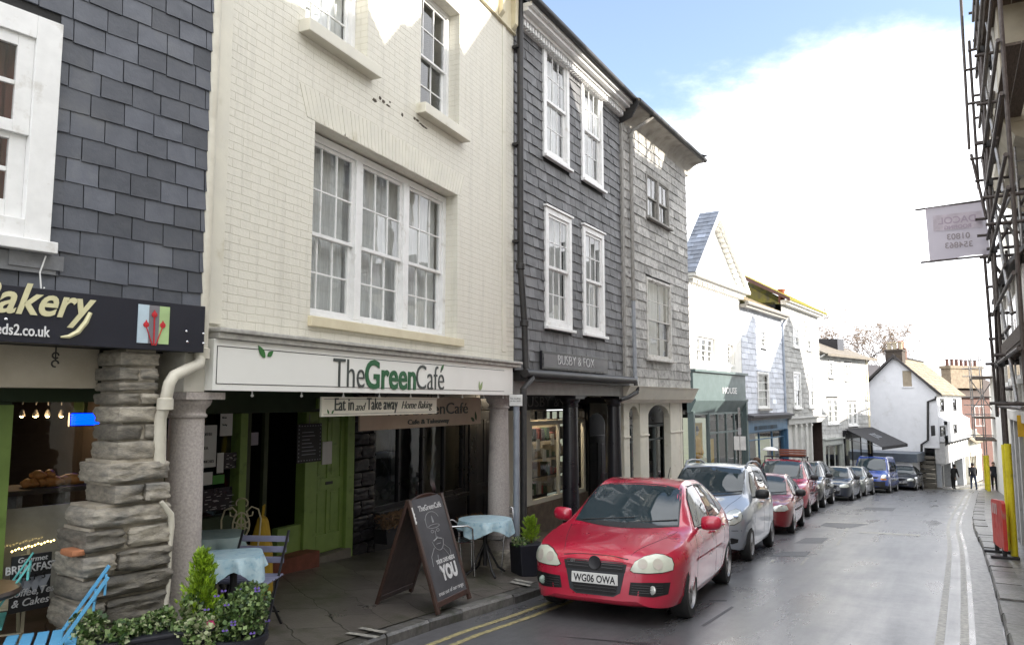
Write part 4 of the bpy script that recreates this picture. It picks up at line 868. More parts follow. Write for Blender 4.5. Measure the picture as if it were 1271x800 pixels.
m = MB(); leaf(m, w_ * .05, h_ * .14, .05, rad(120), -.016); leaf(m, w_ * .07, h_ * .14, .05, rad(50), -.016); m.build('leaf_emblem', m_leaf, t); m = MB(); m.box(.03, w_ - .03, -.0145, -.0125, .02, .024); m.box(.03, w_ - .03, -.0145, -.0125, h_ - .024, h_ - .02); m.build('border_line', m_black, t)
t, w_, h_ = hang_sign(446, 596, 493, 525.5, 1.0, mat('tan_hanging_board', (.50, .40, .30), .55, c2=(.44, .35, .26), nscale=3), 'tan cafe sign hung further under the arcade behind the cream sign', ref=596)
fit('TheGreenCaf\u00e9', w_ * .16, w_ * .86, h_ * .42, .24, m_ltr, t, y=-.016); fit('Cafe & Takeaway', w_ * .33, w_ * .68, h_ * .12, .09, m_ltr, t, bold=.002, y=-.016)
m = MB(); leaf(m, w_ * .93, h_ * .12, .14, rad(155), -.016); leaf(m, w_ * .95, h_ * .14, .15, rad(105), -.016); m.build('leaf_emblem', mat('dark_leaf_green', (.02, .07, .02), .6), t)
# cream downpipe between the two houses
x = lambda px_, py_, dp: F.px(px_, py_, dp)
pts = []
u_ = F.u(256.5, 300, -.07)
pts = [(u_, -.07, zeav), (u_, -.07, zm1 + .1), (u_, -.07, F.z(256, 438, -.07)), (F.u(247, 451, -.09), -.09, F.z(247, 451, -.09)), (F.u(216, 466, -.12), -.12, F.z(216, 466, -.12)), (F.u(210, 476, -.12), -.12, F.z(210, 476, -.12)), (F.u(205, 500, -.10), -.10, F.z(205, 500, -.10)), (F.u(199, 520, -.06), -.06, F.z(199, 520, -.06)), (F.u(198, 580, -.06), -.06, F.z(198, 580, -.06))]
pipe(pts, .042, mat('cream_downpipe', (.60, .57, .48), .5, c2=(.5, .47, .39), nscale=6, bump=.1), caf, collars=(2, 6), brk=())
pts = [F.px(a, b, -.1) for a, b in ((200, 622), (212, 638), (213, 652), (211, 680), (210, 720), (205, 752))]
m = MB(); m.tube([(a, -.1, b) for a, b in pts], [.014, .024, .022, .014, .012, .022], 10); m.build('drainpipe', mat('cream_downpipe', (0, 0, 0)), caf, smooth=40)
# ------------------------------------------------------------------ dark slate-hung shop with black columns
F = FBUS
bus = building(F, 'slate_hung_shop', 'tall shop hung with dark slates, black columns below and four white sash windows')
zg = F.z(641, 461, -.1); zeav = F.z(650, 26); zcor = F.z(650, 3, -.25); U = LBUS
def tri(F, x0, x1, y0l, y1l): return (F.u(x0, (y0l + y1l) / 2), F.u(x1, (y0l + y1l) / 2), F.z(x0, y1l), F.z(x0, y0l))
wins = [tri(F, 672.5, 704, 51, 191), tri(F, 720, 746, 95, 221), tri(F, 674.8, 707.3, 256, 404), tri(F, 722, 748, 281, 416)]
wins[1] = (wins[1][0], wins[1][1], wins[0][2], wins[0][3]); wins[3] = (wins[3][0], wins[3][1], wins[2][2], wins[2][3])
print('BUS', [round(q, 2) for q in (zg, zeav, zcor, U)], [[round(q, 2) for q in w] for w in wins])
holes = [(a + .03, b - .03, c + .03, e - .03) for a, b, c, e in wins]
m = wall_mb(.0, U, zg, zeav + .3, holes, .0, .25); shell_mb(m, 0, U, zg, zeav + .3, 7); m.build('wall', m_slate2, bus)
slates_mb(.0, U, zg + .02, zeav - .02, [(a - .005, b + .005, c - .05, e + .03) for a, b, c, e in wins], .205, .165, 0, 21, lip=.02, tone=(.7, 1.3), sag=0).build('slate_cladding', m_slate2, bus, tones=True)
for i, (a, b, c, e) in enumerate(wins):
    sash(bus, a, b, c, e, y=-.045, cols=3, rows=2, fw=.10, dep=.13, curtain=m_curtain, sill=(.06, .05, .04), seed=i, bars=.016)
    m = MB(); m.box(a - .03, b + .03, -.075, -.0, e + .002, e + .035); m.build('drip_board', m_white, bus)
# dentilled cornice and parapet gutter
m = MB(); m.box(-.0, U, -.06, .0, zeav, zcor - .22); m.box(0, U, -.16, .0, zcor - .12, zcor - .06); m.box(0, U + .04, -.26, .0, zcor - .06, zcor + .0); m.box(0, U + .06, -.32, .1, zcor, zcor + .07); x = .02
while x < U - .03: m.box(x, x + .055, -.13, -.06, zcor - .22, zcor - .121); x += .095
m.build('cornice', m_white, bus, bevel=.004)
m = MB(); m.tube([(-.02, -.36, zcor + .1), (U + .05, -.36, zcor + .1)], .06, 10); m.build('gutter', m_ironblack, bus, smooth=40)
roof_slope(bus, 0, U, -.3, zcor + .1, 4.5, rad(36), m_roof, .3, .22, 4)
m = MB(); m.prism([(-.2, zcor), (7, zcor), (3.4, zcor + 2.7)], U - .12, U - .02, axis='x'); m.build('gable_wall', m_slate2, bus)
# name board
a, c = F.px(671.5, 457.5, -.05); b = F.u(752.8, 460, -.05); e = F.z(671.5, 434.5, -.05)
m = MB(); m.box(a, b, -.075, -.03, c, e); fr = m.build('name_board', m_black, bus, bevel=.004)
m = MB(); m.box(a + .04, b - .05, -.083, -.074, c + .03, e - .05); m.build('panel', mat('mid_grey_panel', (.15, .15, .155), .5, c2=(.12, .12, .125), nscale=3), fr)
x0, z0 = F.px(692.6, 455, -.085); x1 = F.u(737.5, 457, -.085)
m_pl = mat('pale_grey_lettering', (.6, .6, .6), .6)
o = fit('BUSBY & FOX', x0, x1, c + (e - c) * .32, .23, m_pl, fr, bold=-.004, y=-.087)
# iron gutter ledge over the shopfront, cross beam, columns
m = MB(); m.tube([(-.02, -.2, zg - .02), (U + .06, -.2, zg - .02)], .065, 12); m.box(0, U, -.14, 0, zg - .02, zg + .03); m.box(0, U + .02, -.12, .0, zg - .13, zg - .022); m.build('gutter', m_ironblack, bus, smooth=40)
zbm = F.z(700, 490.5, .1)
m = MB(); m.box(0, U, .0, .36, zbm, zg - .0); m.build('beam', mat('grey_beam_paint', (.27, .27, .26), .6, c2=(.21, .21, .2), nscale=4), bus, bevel=.006)
for x in (708, 762.5): column(bus, F.u(x, 560, .18), .18, -.8, zbm - .002, .150, m_black)
m = MB(); m.box(0, U, .36, 2.2, zbm + .04, zbm + .1); m.build('ceiling', mat('cream_arcade_ceiling', (.40, .37, .31), .8), bus)
d = 1.7
def bx2(M, F, d, x0, x1, yt, yb, y0=0, y1=.1, ref=None): a, b, c, e = F.rect(x0, x1, yt, yb, d, ref); M.box(a, b, d + y0, d + y1, c, e); return a, b, c, e
m = MB(); a = F.u(640, 540, d) - .3; b = F.u(728, 540, d); m.box(a, b, d - .02, d + .1, F.z(690, 508, d), zbm + .04); fb = m.build('fascia', m_black, bus)
x1 = F.u(712, 498, d - .03); z_ = F.z(700, 504, d - .03)
fit('BUSBY & FOX', x1 - 2.5, x1 + .35, z_, .3, mat('dim_grey_lettering', (.2, .2, .2), .6), fb, bold=-.004, y=d - .028)
m = MB(); wa, wb_, wc, we = F.rect(658, 727, 521, 619, d, 690)
m.box(a, wa + .01, d, d + .12, -1.4, F.z(690, 508, d)); m.build('shopfront_panel', m_cream, bus)
fixed(bus, wa, wb_, F.z(690, 520, d), F.z(690, 509, d), d + .01, m_black, cols=8, fw=.02, bw=.03, dep=.06)
w = fixed(bus, wa, wb_, wc, we, d, m_cream, cols=2, rows=1, fw=.09, bw=.05, zr=.85)
m = MB(); m.box(wa - .2, wb_ + .05, d - .05, d + .15, -1.6, wc - .001); m.build('stall_riser', mat('brown_stone_riser', (.17, .13, .10), .8, c2=(.12, .095, .075), nscale=8, bump=.4), bus)
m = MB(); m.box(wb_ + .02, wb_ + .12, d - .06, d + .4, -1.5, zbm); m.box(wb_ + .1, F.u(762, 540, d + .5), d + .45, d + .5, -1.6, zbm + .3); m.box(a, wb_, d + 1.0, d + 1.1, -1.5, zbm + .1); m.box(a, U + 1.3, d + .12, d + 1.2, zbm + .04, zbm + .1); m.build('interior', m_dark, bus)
m = MB(); m.box(wa + .3, wb_ - .3, d + .35, d + .5, zbm - .0, zbm + .03); m.build('shop_light', mat('warm_shop_light', (.9, .85, .7), .5, emit=((1, .82, .58), 13)), bus)
# arched doorway with a dark door
xa, xb = F.u(729, 560, d), F.u(757, 560, d); zt_ = F.z(740, 515, d)
m = MB(); n_ = 10; arc = [((xa + xb) / 2 + (xb - xa) / 2 * math.cos(math.pi * k / n_), zt_ - .25 + .32 * math.sin(math.pi * k / n_)) for k in range(n_ + 1)]
m.prism([(xb + .12, -1.5), (xb + .12, zbm + .1), (xa - .06, zbm + .1), (xa - .06, -1.5), (xa, -1.5)] + arc[::-1] + [(xb, -1.5)], d + .0, d + .12); m.build('door_surround', mat('warm_plaster', (.40, .36, .30), .8), bus)
panel_door(bus, F.u(728, 560, d + .2), F.u(759, 560, d + .2), -1.6, F.z(740, 540, d + .2), d + .2, mat('dark_slate_door', (.035, .036, .042), .4))
# goods in the shop window: boxes and cards on shelves
R = random.Random(31); cols_ = [mat('goods_' + n_, c_, .7, nscale=9) for n_, c_ in (('cream', (.42, .36, .26)), ('red', (.34, .035, .03)), ('tan', (.30, .17, .08)), ('grey', (.16, .16, .17)), ('white', (.50, .48, .43)), ('green', (.06, .11, .05)), ('pink', (.38, .14, .14)), ('dark', (.03, .022, .02)))]
m = MB(); 
for lv in range(4):
    z = wc + .1 + lv * (we - wc - .15) / 4; m.cm = 7; m.box(wa + .1, wb_ - .1, d + .3, d + .55, z - .02, z)
    x = wa + .12
    while x < wb_ - .2:
        w_ = R.uniform(.05, .17); h = R.uniform(.08, .30); m.cm = R.choice([0, 1, 2, 3, 4, 4, 5, 6, 7, 0]); m.box(x, x + w_, d + R.uniform(.30, .36), d + .5, z + .002, z + h); x += w_ + R.uniform(.005, .06)
m.box(wa, wb_, d + .7, d + .72, wc, we); m.build('window_display', cols_, bus)
m = MB()
for k, (x, yy) in enumerate(((668, 552), (676, 565), (686, 545), (695, 556), (690, 600))): u_, z_ = F.px(x, yy, d + .2); m.box(u_ - .08, u_ + .08, d + .2, d + .21, z_ - .12, z_ + .12)
m.build('notice', m_paper, bus)
# black downpipe at the party wall (belongs to the cafe gutter), dark timber stop on the far side
x0 = F.u(644.5, 200, -.1); x1 = F.u(650.5, 440, -.1)
pipe([(x0, -.12, zcor + .2), (x0, -.12, F.z(646, 330, -.12)), (x1 - .02, -.12, F.z(648, 400, -.12)), (x1 + .02, -.12, F.z(655, 455, -.12)), (x1 + .02, -.22, F.z(656, 470, -.2)), (x1 - .25, -.22, F.z(648, 482, -.2)), (x1 - .25, -.22, -1.0)], .05, m_ironblack, bus, collars=(1, 2, 6), brk=[(x0, -.1, F.z(645, y_, -.1)) for y_ in (60, 180, 300)])
m = MB(); m.box(U - .05, U + .05, -.06, .02, zg, zcor - .1); m.build('corner_post', m_greywood, bus)
# ------------------------------------------------------------------ weathered pale slate house, jettied
F = FGREY; U = LGREY
gry = building(F, 'pale_slate_house', 'weathered pale grey slate house leaning out over cream arches')
zj = F.z(771, 480); zeav = F.z(790, 165); 
w1 = tri(F, 802, 829, 216, 268); w2 = tri(F, 816, 847, 354, 460)
w1 = (F.u(801, 240), F.u(829, 240), F.z(801, 268), F.z(801, 213)); w2 = (F.u(802, 400), F.u(832.4, 400), F.z(802, 444), F.z(802, 343))
print('GREY', round(zj, 2), round(zeav, 2), U, w1, w2)
m = wall_mb(0, U, zj, zeav + .2, [(a + .02, b - .02, c + .02, e - .02) for a, b, c, e in (w1, w2)], 0, .25); shell_mb(m, 0, U, zj, zeav + .3, 7); m.build('wall', m_slate3, gry)
sl = slates_mb(.06, U + .01, zj + .02, zeav, [(a - .005, b + .005, c - .06, e + .02) for a, b, c, e in (w1, w2)], .40, .205, 0, 33, lip=.02, tone=(.72, 1.25), wj=.15); sl.build('slate_cladding', m_slate3, gry, tones=True)
o = slates_mb(-.0, 7, zj + .02, zeav, [], .4, .205, 0, 34, lip=.02, tone=(.7, 1.2)).build('slate_cladding', m_slate3, gry, tones=True)
o.location = (U, 0, 0); o.rotation_euler = (0, 0, rad(90))
for i, (a, b, c, e) in enumerate((w1, w2)): sash(gry, a, b, c, e, y=-.03, cols=2 if i == 0 else 2, rows=1 if i == 0 else 2, fw=.06, dep=.12, m=m_oldwhite if i else m_greywood, curtain=m_curtain, sill=(.08, .05, .05), mull=1 if i == 0 else 0, seed=i + 4, split=.48)
# coved eaves and roof
m = MB(); cv = [(0, zeav - .05)] + [(-.34 + .34 * math.cos(t), zeav - .05 + .30 * math.sin(t)) for t in [k * math.pi / 16 for k in range(9)]] + [(-.40, zeav + .25), (-.40, zeav + .31), (.1, zeav + .31), (.1, zeav - .05)]
m.prism(cv, -.02, U + .30, axis='x'); m.build('eaves_cove', mat('dirty_plaster_cove', (.46, .44, .40), .8, c2=(.36, .34, .30), nscale=4, dirt=(.22, .2, .18), dscale=3), gry, smooth=30)
m = MB(); m.tube([(-.05, -.45, zeav + .29), (U + .26, -.45, zeav + .29)], .06, 12); m.build('gutter', m_ironblack, gry, smooth=40)
roof_slope(gry, -.05, U + .28, -.46, zeav + .33, 4.6, rad(24), m_roofbrown, .3, .22, 6)
m = MB(); m.prism([(-.6, zeav + .3), (6.6, zeav + .3), (3.4, zeav + 2.1)], U - .1, U, axis='x'); m.build('gable_wall', m_slate3, gry)
m = MB(); m.prism([(-.30, zeav - .02), (-.46, zeav + .25), (-.42, zeav + .36), (.1, zeav + .40), (.1, zeav - .16)], -.06, -.021, axis='x'); m.build('eaves_end', m_ironblack, gry)
# downpipe with a swan neck
x0 = F.u(785, 300, -.08)
pipe([(x0 + .42, -.42, zeav + .24), (x0 + .38, -.36, zeav + .18), (x0 + .05, -.1, zeav - .12), (x0, -.08, zeav - .25), (x0, -.08, F.z(785, 370, -.08))], .04, m_greywood, gry, collars=(3, 4))
pipe([(x0, -.08, F.z(785, 368, -.08)), (x0 + .03, -.08, F.z(787, 470, -.08))], .042, mat('grey_pvc_pipe', (.33, .35, .38), .4), gry, collars=(1,))
pipe([(x0 + .03, -.08, F.z(787, 470, -.08)), (x0 + .03, -.10, zj - .02), (x0 + .0, -.12, zj - .1), (x0 - .3, -.05, zj - .2), (x0 - .6, 0, zj - .25)], .045, m_ironblack, gry, collars=(1,))
# jetty moulding, arches below
zm_ = F.z(781, 499, -.1)
m = MB(); m.prism([(-.16, zj + .03), (.3, zj + .03), (.3, zm_ - .02), (.05, zm_ - .02), (-.02, zm_ + .06), (-.12, zj - .03)], 0, U + .22, axis='x'); m.build('jetty_cornice', m_cream, gry, bevel=.006)
fy = .25
piers = [(F.u(775, 560, fy), F.u(782, 560, fy)), (F.u(795, 560, fy), F.u(805.5, 560, fy)), (F.u(833, 560, fy), F.u(845, 560, fy)), (U - .05, U + .1)]
m = MB()
for a, b in piers: m.box(a, b, fy, fy + .17, -1.6, zm_ - .001); m.box(a - .02, b + .02, fy - .02, fy + .001, F.z(800, 540, fy) - .015, F.z(800, 540, fy) + .02)
m.build('pier', m_cream, gry, bevel=.005)
m = MB(); zs = F.z(800, 520, fy)
for (a, b), (c, e) in zip(piers, piers[1:]):
    if e - a < .6: continue
    n_ = 12; rx = (c - b) / 2; rz = min(rx, zm_ - zs - .06); cxm = (b + c) / 2
    m.prism([(b, zm_ - .004), (c, zm_ - .004)] + [(cxm + rx * math.cos(math.pi * k / n_), zs + rz * math.sin(math.pi * k / n_)) for k in range(n_ + 1)], fy + .02, fy + .15)
m.build('arch', m_cream, gry)
d = .62; xs = F.u(768, 560, d)
m = MB(); m.box(xs, U, d, d + .12, F.z(800, 526, d), zm_); fb = m.build('fascia', m_black, gry); x0 = F.u(771, 520, d - .02); fit('The Bear', x0, x0 + .9, F.z(780, 521, d), .16, m_pl, fb, y=d - .006)
fixed(gry, xs, U - .05, F.z(800, 605, d), F.z(800, 527, d), d, mat('grey_green_frame', (.16, .19, .19), .5), cols=4, rows=2, zr=.75)
m = MB(); m.box(xs, U - .05, d - .03, d + .1, -2.2, F.z(800, 605, d)); m.build('stall_riser', m_palegrey, gry); m = MB(); m.box(F.u(776, 560, d + 1.0), U, d + 1.0, d + 1.1, -2, zm_ + .2); m.box(xs, U - .01, .3, d + 1.0, zm_ - .02, zm_ + .1); m.box(U - .1, U - .02, fy + .3, d + 1.0, -2, zm_); m.build('interior', m_dark, gry)
m = MB(); R = random.Random(77)
for k in range(22): m.cm = R.choice([0, 1, 2, 4, 3]); x = R.uniform(xs + .1, U - .3); z = R.uniform(F.z(800, 605, d), F.z(800, 560, d)); w_ = R.uniform(.06, .2); m.box(x, x + w_, d + .3 + k * .002, d + .4, z, z + R.uniform(.1, .3))
m.build('window_display', cols_, gry)
# ------------------------------------------------------------------ white house with a pediment and a teal shop
F = FPED; U = LPED
ped = building(F, 'pedimented_house', 'white rendered house with a big pediment and a teal shopfront')
zc0 = F.z(853.8, 349); zapx = F.z(883, 264); ua = F.u(883, 300); zfs1 = F.z(922, 466, -.1); zfs0 = F.z(922, 495, -.1)
pw = (F.u(864.5, 430), F.u(888, 435), F.z(864, 449), F.z(864, 416)); pw2 = (F.u(903, 440), F.u(910.5, 440), F.z(903, 452), F.z(903, 427))
print('PED', U, zc0, zapx, ua, zfs0, zfs1, pw, pw2)
m = wall_mb(0, U, zfs1 - .3, zc0 + .2, [pw, pw2], 0, .22); shell_mb(m, 0, U, zfs1 - .3, zc0 + .1, 7); m.prism([(.1, zc0 + .2), (U - .02, zc0 + .2), (ua, zapx - .15)], .0, .2); m.build('wall', m_whitewash, ped)
sash(ped, *pw[:2], pw[2], pw[3], y=.08, cols=1, rows=2, fw=.06, curtain=m_curtain, mull=2, seed=7); sash(ped, *pw2[:2], pw2[2], pw2[3], y=.08, cols=2, rows=2, fw=.06, curtain=m_curtain, seed=8)
for q in (pw, pw2): m = MB(); m.box(q[0] - .1, q[1] + .1, -.03, 0, q[2] - .09, q[2] - .002); m.box(q[0] - .16, q[0] - .06, -.025, 0, q[2], q[3] + .1); m.box(q[1] + .06, q[1] + .16, -.025, 0, q[2], q[3] + .1); m.build('window_surround', m_whitewash, ped, bevel=.006)
m = MB(); m.box(-.1, U + .25, -.35, .0, zc0 + .16, zc0 + .26); m.box(-.05, U + .15, -.2, .0, zc0 + .08, zc0 + .16); x = .05
while x < U: m.box(x, x + .1, -.17, -.0, zc0 - .04, zc0 + .08); x += .23
# raking cornice
for (xe, sg) in ((U + .3, 1), (-.12, -1)):
    A = Vector((xe, 0, zc0 + .26)); B = Vector((ua, 0, zapx)); dd_ = (B - A).normalized(); nn = Vector((dd_.z, 0, -dd_.x)) * (1 if sg < 0 else -1)
    q = [A, B, B - Vector((0, 0, .26)), A + dd_ * .02 - Vector((0, 0, .06))]
    m.prism([(p.x, p.z) for p in q], -.34, .0); Ls = (B - A).length; k = .45
    while k < Ls - .5:
        p = A + dd_ * k - Vector((0, 0, .30)); e = p + dd_ * .14; m.prism([(p.x, p.z), (e.x, e.z), (e.x, e.z + .12), (p.x, p.z + .12)], -.2, .0); k += .26
m.build('cornice', m_whitewash, ped, bevel=.006)
Ls = math.hypot(ua + .12, zapx - zc0 - .26)
for sg in (-1, 1):
    M = slates_mb(0, .72, 0, Ls if sg < 0 else math.hypot(U + .3 - ua, zapx - zc0 - .26), [], .32, .24, 0, 9, tone=(.8, 1.3)); M.box(0, .72, .0, .06, 0, Ls)
    o = M.build('roof', mat('blue_grey_roof_slate', (.12, .14, .18), .5, c2=(.085, .10, .13), nscale=4, tone=True), ped, tones=True)
    p = math.atan2(zapx - zc0 - .26, (ua + .12) if sg < 0 else (U + .3 - ua))
    if sg < 0: o.matrix_local = Matrix.Translation((-.13, .40, zc0 + .27)) @ Matrix.Rotation(-rad(90), 4, 'Z') @ Matrix.Rotation(-(rad(90) - p), 4, 'X')
    else: o.matrix_local = Matrix.Translation((U + .31, -.3, zc0 + .27)) @ Matrix.Rotation(rad(90), 4, 'Z') @ Matrix.Rotation(-(rad(90) - p), 4, 'X')
# teal shopfront
m = MB(); m.box(-.05, U, -.12, .2, zfs0, zfs1); m.box(-.08, U + .06, -.22, .2, zfs1, zfs1 + .09); m.box(-.05, U + .04, -.2, .2, zfs0 - .06, zfs0 - .002); m.prism([(-.2, zfs0 - .06), (.1, zfs0 - .06), (.1, zfs0 - .45), (.0, zfs0 - .45)], -.05, U + .04, axis='x'); m.box(U - .16, U + .02, -.18, .1, -1.6, zfs0 - .06); m.box(-.02, .1, -.1, .1, -1.6, zfs0 - .4); tf = m.build('shopfront', m_teal, ped, bevel=.006)
x0 = F.u(897, 480, -.13); x1 = F.u(914.5, 480, -.13); fit('HOUSE', x0, x1, F.z(905, 488, -.13), .3, m_wh, tf, bold=.004, y=-.128)
zb_ = F.z(900, 600, .0); 
m = MB(); m.box(.1, U - .16, -.0, .2, -2.2, zb_); m.build('stall_riser', m_teal, ped)
xm = F.u(880, 540, .0)
fixed(ped, .1, xm, zb_, zfs0 - .46, .0, m_teal, cols=1, rows=1, fw=.06); fixed(ped, xm, U - .16, zb_, zfs0 - .46, -.02, m_teal, cols=4, rows=2, fw=.07, bw=.07, zr=.72)
m = MB(); m.box(.0, U, 2.4, 2.5, -2, zfs0); m.box(.0, U, .2, 2.4, zfs0 - .5, zfs0 - .4); m.build('interior', mat('dim_shop_wall', (.10, .095, .085), .9), ped)
m = MB(); a, b, c, e = F.rect(867, 877, 525, 570, .3); m.box(a, b + .15, .5, .52, c, e); m.build('yellow_poster', mat('yellow_poster', (.55, .36, .02), .7), ped); m = MB(); a, b, c, e = F.rect(886, 893, 545, 575, .3); m.box(a, b, .5, .52, c, e); m.build('yellow_poster', mat('yellow_poster', (0, 0, 0)), ped)
# ------------------------------------------------------------------ houses further down on the left
def zline(F, px, py, dep=0): return F.z(px, py, dep)
# pale blue-white slate house with a blue shop
F = FBLUE; U = LBLUE
blu = building(F, 'white_slate_house', 'white painted slate house above a blue shopfront')
zg = F.z(925, 515); zeav = F.z(924, 380)
wa = (F.u(943, 420), F.u(950, 420), F.z(944, 430), F.z(944, 409)); wb = (F.u(939.5, 480), F.u(953.5, 480), F.z(940, 507), F.z(940, 461))
m = wall_mb(0, U, zg, zeav, [(a + .02, b - .02, c + .02, e - .02) for a, b, c, e in (wa, wb)], 0, .2); shell_mb(m, 0, U, zg, zeav, 7); m.build('wall', m_slatewhite, blu)
slates_mb(0, U, zg, zeav, [(a - .01, b + .01, c - .08, e + .02) for a, b, c, e in (wa, wb)], .62, .215, 0, 51, lip=.022, tone=(.85, 1.15), wj=.2).build('slate_cladding', m_slatewhite, blu, tones=True)
sash(blu, *wa, y=-.03, cols=2, rows=2, fw=.05, curtain=m_curtain, sill=(.06, .07, .06)); sash(blu, *wb, y=-.05, cols=2, rows=2, fw=.07, curtain=m_curtain, sill=(.08, .09, .06), proud=m_greywood)
m = MB(); m.tube([(-.1, -.3, zeav + .06), (U - .1, -.3, zeav + .06)], .08, 10); m.box(-.1, U, -.28, .0, zeav - .1, zeav + .02); m.build('gutter', m_greywood, blu, smooth=40)
roof_slope(blu, -.05, U, -.32, zeav + .1, 4.5, rad(27), m_roofbrown, .3, .22, 8)
def shopfront(root, F, u0, u1, zt, zfas, zsill, m_, cols=3, door=None, glass=None, rows=1, fh=None, dep=.0, proj=.12, zr=None, base=-2.6):
    M = MB(); M.box(u0, u1, dep - proj, dep + .15, zfas, zt); M.box(u0 - .03, u1 + .03, dep - proj - .1, dep + .15, zt, zt + .07); M.box(u0, u0 + .14, dep - proj - .02, dep + .15, base, zfas - .001); M.box(u1 - .14, u1, dep - proj - .02, dep + .15, base, zfas - .001)
    M.box(u0 + .14, u1 - .14, dep, dep + .12, base, zsill); s_ = M.build('shopfront', m_, root, bevel=.005)
    fixed(root, u0 + .14, u1 - .14, zsill, zfas, dep, m_, cols=cols, rows=rows, fw=.06, glass=glass, zr=zr)
    M = MB(); M.box(u0, u1, dep + 1.3, dep + 1.35, base, zt); M.box(u0, u1, dep + .16, dep + 1.3, zfas + .05, zfas + .1); M.build('interior', mat('dim_shop_wall', (0, 0, 0)), root); return s_
s = shopfront(blu, F, .05, U - .05, F.z(927, 522, -.1), F.z(927, 537, -.1), F.z(945, 585), m_blueshop, cols=3, rows=2, zr=.8)
m = MB(); m.prism([(-.42, zg - .02), (.0, zg + .06), (.0, zg - .06), (-.40, zg - .09)], -.05, U, axis='x'); m.box(-.05, U, -.3, 0, zg - .2, zg - .09); m.build('lead_ledge', mat('dark_lead_ledge', (.06, .06, .07), .6, c2=(.1, .1, .11), nscale=6), blu)
m = MB(); R = random.Random(2); x0, z0 = F.px(937, 534, -.13); x1 = F.u(965, 531, -.13); x = x0
while x < x1: m.box(x, x + R.uniform(.05, .1), -.128, -.119, z0, z0 + .16); x += .14
m.build('sign_band', mat('dark_sign_band', (.02, .03, .04), .6), s)
pipe([(U - .05, -.22, zeav), (U - .05, -.06, zeav - .3), (U - .05, -.06, -2.4)], .05, mat('pale_blue_pipe', (.42, .47, .55), .5), blu, collars=(1,))
# taller grey painted slate house with a lichened roof
F = FTALL; U = LTALL
tal = building(F, 'tall_grey_slate_house', 'tall grey slate house with yellow lichen on its roof edge')
zg = F.z(985, 519); zeav = F.z(976, 379.5); W4 = [(983.5, 991.5, 404, 430, 984), (1001, 1007, 415, 438, 1001), (984.5, 993.5, 461, 506, 985), (1003, 1010.5, 470, 508, 1003)]
W4 = [(F.u(a, (c + e) / 2), F.u(b, (c + e) / 2), F.z(r, e), F.z(r, c)) for a, b, c, e, r in W4]; W4[1] = (*W4[1][:2], *W4[0][2:]); W4[3] = (*W4[3][:2], *W4[2][2:])
m = wall_mb(0, U, zg, zeav, [(a + .02, b - .02, c + .02, e - .02) for a, b, c, e in W4], 0, .2); shell_mb(m, 0, U, zg, zeav + .1, 7.5); m.build('wall', m_slategrey, tal)
slates_mb(0, U, zg, zeav, [(a - .01, b + .01, c - .08, e + .02) for a, b, c, e in W4], .55, .23, 0, 61, lip=.022, tone=(.8, 1.15), wj=.2).build('slate_cladding', m_slategrey, tal, tones=True)
for q in W4: sash(tal, *q, y=-.04, cols=2, rows=2, fw=.08, curtain=m_curtain, sill=(.06, .07, .05))
m = MB(); m.box(-.05, U + .1, -.4, .0, zeav + .08, zeav + .16); m.box(-.03, U + .05, -.25, .0, zeav - .02, zeav + .08); m.build('cornice', m_whitewash, tal, bevel=.006)
lr = roof_slope(tal, -.25, U + .15, -.45, zeav + .18, 4.4, rad(30), m_moss, .3, .22, 12)
hr = 4.4 * math.sin(rad(30)); yr = -.45 + 4.4 * math.cos(rad(30))
m = MB(); m.prism([(0, zeav), (7.4, zeav), (yr, zeav + hr)], .0, .15, axis='x'); m.prism([(0, zeav), (7.4, zeav), (yr, zeav + hr)], U - .15, U, axis='x'); m.build('gable_wall', mat('dark_mossy_render', (.08, .075, .05), .9, c2=(.20, .18, .03), nscale=3, bump=.4), tal)
m = MB(); m.prism([(-.47, zeav + .06), (-.47, zeav + .22), (yr, zeav + hr + .24), (yr, zeav + hr + .02)], -.3, -.24, axis='x'); m.build('bargeboard', mat('brown_bargeboard', (.09, .04, .03), .6), tal)
m = MB(); x0 = F.u(968, 365, 1.2); m.lathe([(.16, zeav + .5), (.16, zeav + 1.2), (.19, zeav + 1.25), (.19, zeav + 1.32), (.14, zeav + 1.33)], (x0 + .3, 1.2, 0), 16); m.build('chimney_pot', mat('terracotta', (.30, .09, .045), .7), tal, smooth=40)
m = MB(); zt_ = zg; m.box(0, U, -.16, .2, zg - .25, zg); m.box(0, U, -.25, .2, zg, zg + .06); m.build('grey_band', m_palegrey, tal, bevel=.005)
a, b = F.u(985.5, 560), F.u(1006, 560)
m = MB(); m.box(0, b, .0, .2, -2.6, zg - .25); 
for x in (a - .1, a + (b - a) * .30, a + (b - a) * .62, b - .16): m.box(x, x + .2, -.12, 0, -2.6, zg - .25); m.box(x - .03, x + .23, -.15, 0, zg - .4, zg - .3)
m.build('pilaster', mat('off_white_pilaster', (.60, .60, .58), .5, c2=(.52, .52, .5), nscale=4), tal, bevel=.006)
panel_door(tal, a + (b - a) * .37, a + (b - a) * .60, -2.4, zg - .6, -.06, m_palegrey, cols=2)
m = MB(); m.box(b + .02, U, 1.4, 1.5, -2.6, zg - .2); m.box(U - .12, U, .0, 1.4, -2.6, zg - .25); m.box(b + .02, U, .0, 1.4, zg - .3, zg - .26); m.build('passage', mat('dark_brown_passage', (.035, .02, .016), .8), tal); m = MB(); u_, z_ = F.px(1010, 549, .9); m.box(u_ - .15, u_ + .15, .9, .93, z_ - .3, z_ + .3); m.build('notice', m_paper, tal)
